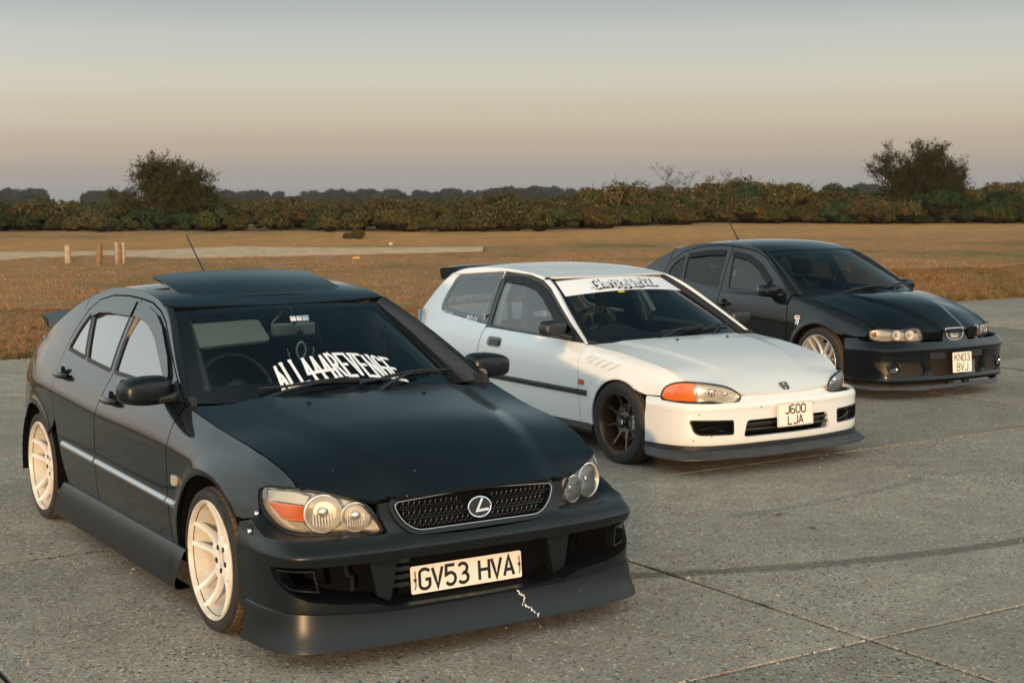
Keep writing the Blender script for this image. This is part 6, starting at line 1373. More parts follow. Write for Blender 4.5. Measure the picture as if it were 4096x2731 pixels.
# ------------------------------------------------------------------ the black hatchback at the far end
def build_seat():
    car = Car('black_hatchback_car', (3.5024, 13.9635, -1.0259), 'glossy black hatchback with silver wheels, red calipers and near-square number plate, farthest away', 'cars parked in a row on the concrete')
    rt = car.root; P_ = M_['seat']; g = .0028
    X6z = [(.60, .606), (.50, .660), (.40, .702), (.2, .765), (0, .812), (-.2, .848), (-.43, .872), (-1.0, .872), (-1.43, .888), (-2.07, .944), (-2.36, .972), (-2.8, 1.0), (-3.2, .99)]
    X6w = [(.60, .700), (.50, .712), (.40, .72), (.2, .735), (0, .748), (-.43, .780), (-1.0, .797), (-1.5, .80), (-2.2, .785), (-2.6, .745), (-2.95, .67), (-3.2, .58)]
    rows = [([(.65, .10), (-3.2, .10)], [(.65, .80), (.3, .83), (-.45, .82), (-2.2, .82), (-2.8, .80), (-3.2, .64)]),
        ([(.65, .25), (-3.2, .25)], [(.65, .79), (.45, .825), (.25, .845), (0, .858), (-.45, .852), (-2.2, .852), (-2.6, .858), (-3.2, .66)]),
        ([(.65, .42), (-3.2, .44)], [(.65, .78), (.45, .825), (.25, .848), (0, .868), (-.45, .868), (-1.7, .870), (-2.5, .868), (-3.2, .68)]),
        ([(.65, .53), (.3, .56), (-3.2, .60)], [(.65, .745), (.5, .792), (.4, .818), (.25, .842), (0, .866), (-.45, .869), (-1.7, .871), (-2.5, .865), (-3.2, .67)]),
        ([(.65, .555), (.5, .605), (.3, .655), (0, .69), (-.45, .72), (-1.7, .76), (-3.2, .80)], [(.65, .728), (.5, .762), (.3, .805), (.1, .838), (-.1, .852), (-.45, .860), (-1.7, .864), (-2.5, .852), (-3.2, .65)]),
        ([(.65, .572), (.5, .638), (.3, .706), (0, .765), (-.2, .80), (-.45, .828), (-1.7, .856), (-2.4, .92), (-3.2, .94)], [(.65, .712), (.5, .736), (.3, .768), (.1, .795), (-.1, .810), (-.45, .824), (-1.7, .830), (-2.3, .815), (-2.6, .79), (-3.2, .62)]),
        (X6z, X6w)]
    car.side_surface(rows, .42, .26, [(.01, .295, .352, .012, .035), (-2.503, .295, .352, .012, .035)])
    S = car.S(); z6 = spl(X6z); w6 = pch(X6w)
    rail = spl([(-.42, .868), (-.70, 1.062), (-.98, 1.222), (-1.22, 1.294), (-1.67, 1.328), (-2.2, 1.288), (-2.6, 1.162), (-2.92, .998)])
    fa = arc(.01, .295, .340, 0, 180, 26); ra = arc(-2.503, .295, .340, 0, 180, 26)
    wing = [(.275, .560), (.44, .550), (.545, .556), (.53, .60), (.555, .622)] + [(x, float(z6(x))) for x in (.53, .45, .35, .2, 0, -.2, -.41)] + [(-.415, .80), (-.395, .66), (-.40, .45), (-.41, .25), (-.315, .25)] + [p for p in fa[::-1] if p[1] > .27 and not (p[0] > .2 and p[1] < .565)]
    panel('front_wing', S, wing, P_, rt, gap=g, mir=True, d=.028)
    fd = [(-.415, .25), (-.405, .45), (-.40, .66), (-.420, .80), (-.435, .875), (-.70, 1.052), (-.97, 1.205), (-1.19, 1.268), (-1.50, 1.298), (-1.435, .885), (-1.418, .80), (-1.43, .67), (-1.43, .25)]
    fw = rnd([(-.665, .868), (-1.335, .893), (-1.450, 1.245), (-1.19, 1.212), (-.97, 1.130), (-.72, .975)], [.015, .02, .03, .06, .08, .06])
    rd = [(-1.434, .25), (-1.434, .67), (-1.422, .80), (-1.439, .885), (-1.506, 1.298), (-1.70, 1.305), (-2.0, 1.282), (-2.24, 1.215), (-2.40, 1.10), (-2.44, .99), (-2.42, .86), (-2.33, .72), (-2.15, .56), (-2.05, .40), (-1.99, .25)]
    rw = rnd([(-1.495, .900), (-2.062, .950), (-2.128, 1.205), (-1.80, 1.248), (-1.568, 1.252)], [.02, .015, .03, .08, .03]); rq = rnd([(-2.105, .955), (-2.345, .980), (-2.35, 1.055), (-2.275, 1.135), (-2.168, 1.192)], [.015, .04, .05, .05, .02])
    fdo = panel('front_door', S, fd, P_, rt, holes=[fw], gap=g, mir=True, d=.028); rdo = panel('rear_door', S, rd, P_, rt, holes=[rw, rq], gap=g, mir=True, d=.028)
    for pl, os_, mt in ((fw, fdo, 'far_front'), (rw, rdo, 'far_side'), (rq, rdo, 'far_side')):
        for o, a, b in zip(os_, panel('window', car.S(-.006), inset(pl, -.004), M_[mt], rt, d=.06, lip=0, mir=True), panel('window_seal', car.S(.0015), inset(pl, -.009), M_['rubber'], rt, holes=[inset(pl, .009)], d=.03, lip=.004, mir=True)): a.parent = o; b.parent = o
    for o, q in zip(fdo, panel('wind_deflector', car.S(.012), [(-.75, 1.005), (-.97, 1.142), (-1.19, 1.224), (-1.455, 1.256), (-1.445, 1.205), (-1.20, 1.170), (-1.0, 1.090), (-.78, .945)], M_['deflector'], rt, d=.03, lip=.008, mir=True)): q.parent = o
    for o, q in zip(rdo, panel('wind_deflector', car.S(.012), [(-1.575, 1.262), (-1.80, 1.258), (-2.11, 1.218), (-2.10, 1.172), (-1.80, 1.205), (-1.568, 1.210)], M_['deflector'], rt, d=.03, lip=.008, mir=True)): q.parent = o
    top = [(t, float(rail(t))) for t in np.linspace(-.425, -2.40, 30)]
    panel('roof_rail', S, top + [(-2.40, 1.108), (-2.245, 1.222), (-2.0, 1.288), (-1.70, 1.311), (-1.50, 1.304), (-1.19, 1.274), (-.97, 1.211), (-.70, 1.058), (-.44, .882)], P_, rt, mir=True, d=.026, lip=.02)
    quarter = [(-2.445, .99), (-2.405, 1.105)] + [(t, float(rail(t))) for t in np.linspace(-2.41, -2.91, 10)] + [(-3.0, .95), (-3.08, .60), (-2.92, .55), (-2.85, .42)] + [p for p in ra[::-1] if p[1] > .36] + [(-2.15, .56), (-2.33, .72), (-2.424, .86)]
    ix = [i for i, p in enumerate(quarter) if abs(p[0] + 2.15) < 1e-6 and abs(p[1] - .56) < 1e-6][0]; quarter = [p for i, p in enumerate(quarter) if not (10 < i < ix and p[0] > -2.26 and p[1] < .60)]
    panel('quarter_panel', S, quarter, P_, rt, gap=g, mir=True, d=.03)
    panel('rear_bumper_corner', S, [(-2.925, .545), (-3.08, .595), (-3.12, .25), (-2.82, .25), (-2.855, .42)], P_, rt, gap=g, mir=True, d=.04)
    zz = np.linspace(.22, .99, 9); ys = np.linspace(-1, 1, 13); loft('tail_panel', [[(-3.14 - .07 * (1 - y * y) + .10 * max(0, z - .6), y * .64, z) for y in ys] for z in zz], P_, rt)
    zc = spl([(-.85, 1.235), (-.975, 1.270), (-1.22, 1.325), (-1.67, 1.358), (-2.1, 1.325), (-2.5, 1.235)])
    def rw_(x): x = np.atleast_1d(np.asarray(x, float)); return np.array(car.Wd(x, rail(x))) - .004
    def rooff(P): x, y = P[:, 0], P[:, 1]; q = np.minimum(np.abs(y) / rw_(x), 1); return np.stack([x, y, rail(x) + (zc(x) - rail(x)) * (1 - q ** 2.4)], 1)
    xs = np.linspace(-1.06, -2.45, 22)
    panel('roof', rooff, [(x, -float(rw_(x)[0])) for x in xs[::-1][:-1]] + [(-.978 - .08 * t * t, t * float(rw_(-1.06)[0])) for t in np.linspace(-1, 1, 15)] + [(x, float(rw_(x)[0])) for x in xs[1:]], P_, rt, d=.04, lip=.01)
    sec = []
    for t in np.linspace(-1, 1, 19):
        e = 1 - abs(t) ** 4; y = t * .52; sec.append([(-2.30, y, 1.262 + .035 * e), (-2.42, y, 1.262 + .036 * e), (-2.56, y, 1.248 + .030 * e), (-2.565, y, 1.232 + .03 * e), (-2.50, y, 1.19 + .03 * e), (-2.40, y, 1.19 + .03 * e)])
    loft('roof_spoiler', np.array(sec).transpose(1, 0, 2), P_, rt, close=True, capn=True)
    scr = car.screen((-.135, .225), .70, (.888, .010), (-.972, .062), .535, (1.268, .022), .022)
    inner = rnd([(-.945, .05), (0, .035), (.945, .05), (.94, .90), (.5, .865), (0, .855), (-.5, .865), (-.94, .90)], [.03, .1, .03, .05, .1, .1, .1, .05], 6)
    ws = panel('windscreen_frame', scr, [(-1, -.03), (1, -.03), (1, 1), (-1, 1)], M_['pvb'], rt, holes=[inner], d=.035, lip=.006, sc=(.6, .92)); panel('windscreen', scr, inner, M_['wind'], ws, d=.06, lip=0, sc=(.6, .92))
    edge = scr(np.stack([np.full(16, -1.0), np.linspace(-.03, 1, 16)], 1)); rl = np.array([car.sp(x, float(rail(x))) for x in np.linspace(-.43, -1.05, 16)]); mid = (edge + rl) / 2 + np.array([.010, -.006, .010])
    loft('pillar_strip', [edge, edge * .5 + mid * .5 + np.array([.004, 0, .004]), mid], M_['rubber'], rt, mir=True); loft('pillar', [mid, mid * .5 + rl * .5 + np.array([.003, -.003, .003]), rl], P_, rt, mir=True)
    rscr = car.screen((-2.98, -.06), .62, (.99, .02), (-2.45, .0), .52, (1.24, .01), .03); inn = rnd([(-.9, .05), (.9, .05), (.9, .95), (-.9, .95)], .06); rf = panel('rear_window_frame', rscr, [(-1, 0), (1, 0), (1, 1), (-1, 1)], P_, rt, holes=[inn], d=.07, lip=.006, sc=(.6, .6)); panel('rear_window', rscr, inn, M_['dark_side'], rf, d=.09, lip=0, sc=(.6, .6))
    e2 = rscr(np.stack([np.full(10, -1.0), np.linspace(0, 1, 10)], 1)); r2 = np.array([car.sp(x, float(rail(x))) for x in np.linspace(-2.91, -2.43, 10)]); loft('rear_pillar', [e2, (e2 + r2) / 2 + np.array([-.01, -.008, .006]), r2], P_, rt, mir=True)
    # bonnet with its raised middle running down to the nose
    zb = spl([(-.14, .898), (.1, .875), (.3, .838), (.5, .778), (.65, .712), (.76, .655), (.84, .605)]); ze = spl(X6z + [(.72, .545), (.80, .50), (.88, .45)]); we = pch(X6w + [(.75, .68), (.9, .66)]); yb = pch([(-.4, .47), (0, .38), (.4, .27), (.65, .19), (.85, .145)])
    def bonf(P):
        x, y = P[:, 0], P[:, 1]; q = np.minimum(np.abs(y) / we(x), 1.05); z = zb(x) - (zb(x) - ze(x)) * q ** 2.3; t = np.clip((yb(x) - np.abs(y)) / .035, -1, 1); k_ = np.clip((x + .2) / .4, .15, 1)
        return np.stack([x, y, z + .026 * k_ * (np.sin(t * pi / 2) - 1) * .5 * (1 - q ** 8)], 1)
    right = [(x, -float(w6(x))) for x in (-.415, -.3, -.15, 0, .15, .3, .42, .52)] + [(.575, -.675), (.65, -.575), (.72, -.46), (.765, -.38), (.795, -.30), (.815, -.20), (.822, -.150), (.845, -.125), (.86, -.10), (.865, 0)]
    left = [(x, -y) for x, y in right[:-1]][::-1]; hp = [(-.415 + .255 * (1 - (t / .78) ** 2), t) for t in np.linspace(.775, -.775, 15)][1:-1]
    panel('bonnet', bonf, right + left + hp, P_, rt, gap=g, d=.028, lip=.018)
    loft('scuttle', [[(-.10 - .26 * (t / .76) ** 2 + dx, t, zt - .03 * (t / .76) ** 2) for t in np.linspace(-.76, .76, 21)] for dx, zt in ((.07, .866), (.0, .872), (-.06, .882))], M_['trim'], rt)
    base = [(0, 0), (.2, .008), (.4, .030), (.55, .062), (.66, .105), (.735, .155), (.79, .225), (.825, .31), (.845, .41), (.855, .53)]
    car.bumper_surface(base, [(.15, .878, .84), (.168, .895, .852), (.20, .888, .85), (.30, .880, .852), (.40, .882, .858), (.435, .894, .868), (.448, .896, .868), (.475, .880, .856), (.50, .862, .842), (.52, .850, .83), (.56, .838, .80), (.62, .832, .78)])
    B = car.B(); bs = car.bs; E_ = bs(.42, x=.315)
    tr = [(E_, .160), (E_, .36), (bs(.5, x=.285), .50), (bs(.55, x=.272), .555), (bs(.55, x=.43), .545), (bs(.52, x=.535), .520), (bs(.515, y=-.70), .514), (-.36, .511), (-.165, .508), (-.150, .56), (-.138, .615), (-.128, .628), (0, .632)]
    poly = tr + [(-a, b) for a, b in tr[::-1][1:]] + [(t, .160) for t in np.linspace(.8, -.8, 9)]
    MM = rnd([(-.285, .208), (.285, .208), (.365, .405), (-.365, .405)], [.03, .03, .02, .02], 5); sfo = lambda y, z: (bs(z, y=y), z)
    Fg = rnd([sfo(-.800, .345), sfo(-.775, .285), sfo(-.725, .232), sfo(-.375, .218), sfo(-.395, .335)], [.03, .04, .04, .03, .04], 6); Fg2 = np.array([(-a, b) for a, b in Fg][::-1])
    BD = rnd([(-.118, .615), (.118, .615), (.105, .535), (.05, .512), (-.05, .512), (-.105, .535)], [.02, .02, .04, .04, .04, .04], 5)
    bp = panel('front_bumper', B, poly, P_, rt, holes=[MM, Fg, Fg2, BD], gap=.002, d=.026, lip=.025)
    for F_ in (Fg, Fg2):
        sg = -1 if F_[:, 0].mean() < 0 else 1; panel('fog_liner', car.B(-.07), inset(F_, -.03), M_['void'], bp, d=.08, lip=0); panel('fog_mesh', car.B(-.02), inset(F_, -.006), M_['finemesh'], bp, d=.06, lip=0)
        p = Vector(car.B(-.012)(np.array([[sg * abs(bs(.29, y=-.665)), .288]]))[0]); ax = Vector((.9, sg * .42, 0)).normalized(); Mx = Matrix.Translation(p) @ Vector((0, 1, 0)).rotation_difference(ax).to_matrix().to_4x4(); mb = MB(); mb.lathe([(.056, -.04), (.056, .006), (.050, .010), (.047, .002), (.03, -.008), (0, -.01)], 28, Mx); mb.build('fog_lamp', M_['gloss_black'], bp)
    panel('mouth_liner', car.B(-.12), inset(MM, -.03), M_['void'], bp, d=.09, lip=0); panel('mouth_mesh', car.B(-.018), inset(MM, -.006), M_['bigmesh'], bp, d=.06, lip=0)
    for sg in (-1, 1):
        mb = MB(); mb.prism(rnd([(-.085, -.028), (.085, -.028), (.085, .028), (-.085, .028)], .014), frame(Vector(B(np.array([[sg * .245, .385]]))[0]) + Vector((-.006, 0, 0)), (-.12 * sg, 1, 0), (0, 0, 1)), .012); mb.build('blanking_plate', M_['trim'], bp)
        pil = [(sg * .30, .208), (sg * .345, .208), (sg * .425, .40), (sg * .38, .405)]
        panel('mouth_side_rib', car.B(.006), pil, P_, bp, d=.03, lip=.02)
    # nose badge: shield frame, dark grille, silver letter block
    bdp = Vector(B(np.array([[0, .565]]))[0]) + Vector((-.010, 0, 0)); Mx = frame(bdp, (0, 1, 0), (-.10, 0, 1)); sh = rnd([(-.112, .05), (.112, .05), (.100, -.025), (.05, -.053), (-.05, -.053), (-.100, -.025)], [.02, .02, .04, .04, .04, .04], 5)
    mb = MB(); mb.prism(sh, Mx, -.01); em = mb.build('nose_badge', M_['trim'], bp); mb = MB(); mb.tube([Mx @ Vector((a, b, .012)) for a, b in list(sh) + [sh[0]]], .0055, 6, False); mb.build('badge_frame', M_['chrome'], bp); mb = MB()
    for j in range(-10, 11): mb.tube([Mx @ Vector((j * .0095, .044, .002)), Mx @ Vector((j * .0095, -.045, .002))], .0018, 4)
    mb.build('badge_grille', M_['trim'], bp)
    mb = MB(); mb.prism(rnd([(-.046, -.034), (.046, -.034), (.046, .036), (-.046, .036)], .016, 5), Mx @ Matrix.Translation((0, 0, .006)), .006); mb.build('badge_letter', M_['vinyl_grey'], bp); mb = MB()
    for a, b in (((-.046, .016), (.020, .008)), ((-.03, .002), (.046, .002)), ((-.020, -.008), (.046, -.014))):
        L, Rr = ribbon([a, ((a[0] + b[0]) / 2, (a[1] + b[1]) / 2), b], .006); v = [Mx @ Vector((p[0], p[1], .0125)) for p in L] + [Mx @ Vector((p[0], p[1], .0125)) for p in Rr]; mb.add(v, [(3 + j, 4 + j, j + 1, j) for j in range(2)])
    mb.build('letter_slash', M_['ink'], bp, flat=True)
    # side grilles and headlamps form one band
    for sg in (-1, 1):
        bd = [(.795, -.368, .612), (.800, -.365, .520), (.850, -.165, .514), (.842, -.158, .600), (.825, -.24, .614)]; fn, pl = tps([(x, y * -sg * -1 if sg < 0 else -y, z) for x, y, z in bd], 0); so = panel('side_grille', fn, inset(pl, .004), M_['void'], rt, d=.04, lip=.01, off=-.02)
        for k_ in range(5):
            z = .530 + k_ * .0165; mb = MB(); mb.tube([(x - .006, (-y if sg > 0 else y), z) for x, y in ((.799, -.362), (.825, -.265), (.846, -.168))], .0035, 5, flat=.7); mb.build('grille_slat', M_['trim'], so)
        if sg > 0:
            mb = MB(); mb.box((.802, .335, .562), (.003, .024, .013)); mb.build('grille_logo', M_['chrome'], so); mb = MB(); mb.box((.806, .343, .560), (.0015, .010, .009)); mb.build('logo_red', M_['red'], so)
    hb = [(.548, -.752, .575), (.550, -.758, .60), (.575, -.735, .614), (.65, -.62, .616), (.72, -.50, .616), (.785, -.385, .614), (.800, -.372, .575), (.802, -.370, .528), (.795, -.385, .518), (.73, -.50, .516), (.66, -.61, .517), (.585, -.722, .526), (.556, -.748, .545)]
    hbs = curve2(hb + [hb[0]], 56)[:-1]; fnh, plh = tps(hbs, .012); lens = panel('headlamp', fnh, inset(plh, .003), M_['lens'], rt, d=.03, lip=.01, mir=True); lamp_box(lens, fnh, plh, M_['bezel_grey'], .05); seal = panel('lamp_seal', fnh, inset(plh, -.006), M_['rubber'], rt, holes=[inset(plh, .003)], d=.03, lip=.008, mir=True)
    for a, c_ in zip(lens, seal): c_.parent = a
    for y, x, r_, nm in ((-.555, .692, .042, 'main_reflector'), (-.455, .748, .042, 'high_beam_reflector')):
        p = Vector(fnh(fnh.to2(np.array([(x, y, .566)])))[0]) - Vector(fnh.ez) * .014; ax = Vector((.92, -.20, .0)).normalized(); Mx = Matrix.Translation(p) @ Vector((0, 1, 0)).rotation_difference(ax).to_matrix().to_4x4(); mb = MB(); mb.lathe([(r_ + .003, -.02), (r_ + .003, .001), (r_, .002), (r_ * .8, -.015), (r_ * .5, -.028), (.01, -.034), (0, -.034)], 28, Mx)
        for a, b in zip(lens, mb.build(nm, M_['silver'], None, 50, mir=True)): b.parent = a
        mb = MB(); mb.ball(tuple(p - ax * .012), (.016, .016, .016), 12, 8)
        for a, b in zip(lens, mb.build('bulb_shield', M_['chrome'], None, mir=True)): b.parent = a
    mb = MB(); p = Vector(fnh(fnh.to2(np.array([(.58, -.715, .575)])))[0]) - Vector(fnh.ez) * .02; mb.ball(tuple(p), (.012, .022, .024))
    for a, b in zip(lens, mb.build('indicator', M_['amber_dark'], None, mir=True)): b.parent = a
    ss = np.linspace(-car.bl, car.bl, 51); rs = random.Random(3)
    lips = [[(max(xc - float(car.bd(abs(s))), .34), math.copysign(float(car.by(abs(s))) / car.bw * w_, s), z + dz * (.6 + .4 * sin(s * 7 + 1) + .25 * sin(s * 17))) for s in ss] for z, xc, w_, dz in ((.125, .852, .835, 0), (.105, .862, .842, .006), (.085, .866, .846, .012), (.078, .852, .84, .012), (.10, .80, .80, 0))]
    loft('front_lip', lips, M_['lip'], rt, sharp=30)
    for y in (-.05, .16): mb = MB(); mb.box((.83, y, .14), (.02, .03, .03)); mb.build('lip_bracket', M_['trim'], rt)
    lip_b = [[(xc - float(car.bd(abs(s))), math.copysign(float(car.by(abs(s))) / car.bw * w_, s), z) for s in ss] for z, xc, w_ in ((.164, .893, .850), (.150, .875, .842), (.158, .78, .80))]; loft('bumper_underside', lip_b, M_['void'], rt)
    plate(rt, (.915, .020, .318), (0, 1, 0), (-.06, 0, 1), .236, .178, ["KN03", "BVJ"], .037, .064, .013, .0085, .010, False, ys=[.010, -.074])
    # wing badge and R badge, handles, sills
    mb = MB(); mb.prism(rnd([(-.035, -.018), (.035, -.018), (.035, .018), (-.035, .018)], .018, 5), frame(Vector(car.sp(-.255, .680, .003)), (1, 0, 0), (0, .1, 1)), .003); mb.build('wing_badge', M_['vinyl'], rt)
    mb = MB(); mb.prism(rnd([(-.022, -.006), (.026, -.006), (.026, .008), (-.022, .008)], .004, 3), frame(Vector(car.sp(-.252, .682, .0068)), (1, 0, 0), (0, .1, 1)), .001); mb.build('badge_print', M_['red'], rt)
    mb = MB(); text(mb, "R", .036, .038, .01, .010, lambda x, y, h: Vector(car.S(.004 + h)(np.array([[-.275 + x, .612 + y]]))[0]), skew=.25); mb.build('letter_badge', M_['chrome'], rt, flat=True)
    handle_pull(car, -1.315, .752, P_, .125); handle_pull(car, -2.10, .80, P_, .125)
    mirror_housing(car, (-.655, -.885, .905), (.105, .105, .060), P_, [(-.535, -.79, .872), (-.57, -.82, .868), (-.62, -.85, .870)], rot=0)
    panel('mirror_sail', car.S(.006), [(-.46, .880), (-.66, .880), (-.655, .955), (-.60, .975)], M_['trim'], rt, d=.03, lip=.008, mir=True)
    sk = [[tuple(car.sp(x, .25, dy)[:2]) + (z,) for x in np.linspace(-.32, -2.18, 14)] for z, dy in ((.262, .0), (.255, .008), (.20, .014), (.165, -.005), (.16, -.08))]; loft('side_sill', sk, P_, rt, mir=True)
    for a, b in ((-.44, -1.42), (-1.44, -2.0)):
        c = [[tuple(car.sp(x, .455 + dz, off)) for x in np.linspace(a, b, 12)] for dz, off in ((-.018, 0), (-.014, .008), (0, .010), (.014, .008), (.018, 0))]; loft('rub_strip', c, P_, rt, capn=True, mir=True)
    mb = MB(); b_ = Vector((-2.10, -.02, 1.322)); d_ = Vector((-.62, -.02, .78)).normalized(); mb.tube([b_, b_ + d_ * .035, b_ + d_ * .06, b_ + d_ * .30], [.022, .012, .007, .005], 8); mb.build('aerial', M_['rubber'], rt)
    fl = MB(); fl.box((-1.4, 0, .20), (1.15, .70, .03)); fl.box((-.20, 0, .50), (.03, .68, .32)); fl.box((-2.6, 0, .90), (.34, .60, .01)); fl.build('cabin_floor', M_['int'], rt); mb = MB(); mb.box((-1.3, -.745, .55), (.95, .012, .32)); mb.build('door_card', M_['int'], rt, mir=True)
    ds = [[(-.20 - .23 * (y / .7) ** 2, y, .78), (-.24 - .23 * (y / .7) ** 2, y, .865), (-.58 - .06 * (y / .7) ** 2, y, .880 + .030 * np.exp(-((y + .34) / .2) ** 2)), (-.70, y, .860 + .04 * np.exp(-((y + .34) / .2) ** 2)), (-.78, y, .70), (-.76, y, .4)] for y in np.linspace(-.66, .66, 25)]; loft('dashboard', ds, M_['dash'], rt, sharp=50)
    steering(rt, (-.84, -.35, .87), .18, -22, M_['dash']); seat_chair(rt, -1.26, -.36, .30, M_['int'], h=.52); seat_chair(rt, -1.26, .36, .30, M_['int'], h=.52)
    mb = MB(); mb.box((-2.05, 0, .36), (.2, .64, .09)); mb.box((-2.25, 0, .68), (.06, .64, .26), Matrix.Rotation(R_(-16), 3, 'Y')); bevel(mb.build('rear_bench', M_['int'], rt), .04, 3)
    panel('headliner', lambda P: rooff(P) - np.array([0, 0, .03]), [(-1.08, -.46), (-1.08, .46), (-2.4, .46), (-2.4, -.46)], M_['int'], rt, d=.14, lip=0)
    mb = MB(); mb.tube([(-1.44, .575, 1.24), (-1.44, .66, 1.08), (-1.42, .735, .90)], [.03, .04, .045], 8, flat=.4); mb.build('belt_pillar_trim', M_['int'], rt, mir=True)
    mb = MB(); mb.tube([(-1.39, .655, .955), (-1.38, .66, .92)], .009, 6, flat=.3); mb.build('belt_label', M_['yellow'], rt)
    p = scr(np.array([[.0, .84]]))[0]; mb = MB(); mb.box((p[0] - .05, .02, p[2] - .05), (.014, .11, .03)); bevel(mb.build('rear_view_mirror', M_['dash'], rt), .012, 2)
    def wp(u, t, up=.012): return Vector(scr(np.array([[u, t]]))[0]) + Vector((.38, 0, .9)) * up
    wiper(rt, wp(-.55, -.03), wp(.10, .07), wp(-.35, .045), wp(.45, .05), M_['trim']); wiper(rt, wp(.30, -.03), wp(.80, .09), wp(.30, .05), wp(.93, .08), M_['trim'])
    w0 = car.wheel(0, -.742, .3008, None, wheel_seat)
    for x, y in ((-2.513, -.738), (0, .742), (-2.513, .738)):
        w = empty('wheel', (x, y, .3008), pi if y < 0 else 0, rt); copy_children(w0, w)
    for x in (.01, -2.503):
        a = arc(x, .295, .355, -8, 188, 20); loft('wheel_arch_liner', [[(p[0], -yy, p[1]) for p in a] for yy in (.84, .52)], M_['void'], rt, mir=True)
        mb = MB(); mb.prism(a, Matrix(((1, 0, 0, 0), (0, 0, 1, -.54), (0, 1, 0, 0), (0, 0, 0, 1))), .01); mb.build('wheel_arch_wall', M_['void'], rt, mir=True)
    mb = MB(); mb.box((-1.25, 0, .17), (1.7, .66, .02)); mb.build('underbody', M_['under'], rt)
    return car, scr
SEA, SSCR = build_seat()

# ------------------------------------------------------------------ bushes, trees, posts, far wood
def leaf_mat(name, c0, c1, c2, scale=1.2):
    m, t, out = newmat(name); co = t.nodes.new('ShaderNodeTexCoord').outputs['Object']; f = noise(t, co, scale, 4, .65); g = noise(t, co, 9, 3, .7); rn = t.nodes.new('ShaderNodeObjectInfo').outputs['Random']
    c = mixc(t, cramp(t, g, [(.35, 0), (.68, 1)]), c0, c1); c = mixc(t, cramp(t, f, [(.48, 0), (.64, .9)]), c, c2); hs = nd(t, 'ShaderNodeHueSaturation', {'Color': c, 'Value': nd(t, 'ShaderNodeMapRange', {'Value': rn, 'To Min': .75, 'To Max': 1.25}).outputs[0]})
    d = nd(t, 'ShaderNodeBsdfDiffuse', {'Color': hs.outputs[0]}); tr = nd(t, 'ShaderNodeBsdfTranslucent', {'Color': hs.outputs[0]}); mx = nd(t, 'ShaderNodeMixShader', {0: .25}); t.links.new(d.outputs[0], mx.inputs[1]); t.links.new(tr.outputs[0], mx.inputs[2]); t.links.new(mx.outputs[0], out.inputs[0]); return m
M_['gorse'] = leaf_mat('gorse_green', (.026, .040, .013), (.080, .088, .032), (.085, .060, .024)); M_['gorse_brown'] = leaf_mat('gorse_brown', (.040, .042, .016), (.100, .088, .034), (.115, .064, .024)); M_['holly'] = leaf_mat('dark_green', (.018, .034, .016), (.045, .068, .030), (.050, .052, .022))
M_['seed'] = simple('pale_seed_heads', (.42, .30, .15), .8); M_['bark'] = simple('grey_bark', (.050, .040, .030), .9, nz=.4, nscale=6); M_['haw'] = leaf_mat('hawthorn_leaf', (.022, .026, .009), (.060, .058, .019), (.070, .050, .016), 2.0)
def quads(P, N_, s0, s1, r, long=1.0):
    """small leaf quads at points P facing roughly N_"""
    n = len(P); N_ = N_ + r.normal(0, .55, (n, 3)); N_ /= np.linalg.norm(N_, axis=1, keepdims=True); u = np.cross(N_, r.normal(0, 1, (n, 3))); u /= np.linalg.norm(u, axis=1, keepdims=True); w = np.cross(N_, u); s = r.uniform(s0, s1, (n, 1))
    V = np.stack([P - u * s * long, P + w * s * .55, P + u * s * long, P - w * s * .55], 1); return V
def qmesh(name, V, mat):
    n = len(V); me = bpy.data.meshes.new(name); me.vertices.add(n * 4); me.vertices.foreach_set('co', V.reshape(-1)); me.loops.add(n * 4); me.loops.foreach_set('vertex_index', np.arange(n * 4, dtype=np.int32)); me.polygons.add(n); me.polygons.foreach_set('loop_start', np.arange(0, n * 4, 4, dtype=np.int32)); me.polygons.foreach_set('loop_total', np.full(n, 4, dtype=np.int32)); me.materials.append(mat); me.update(calc_edges=True); return me
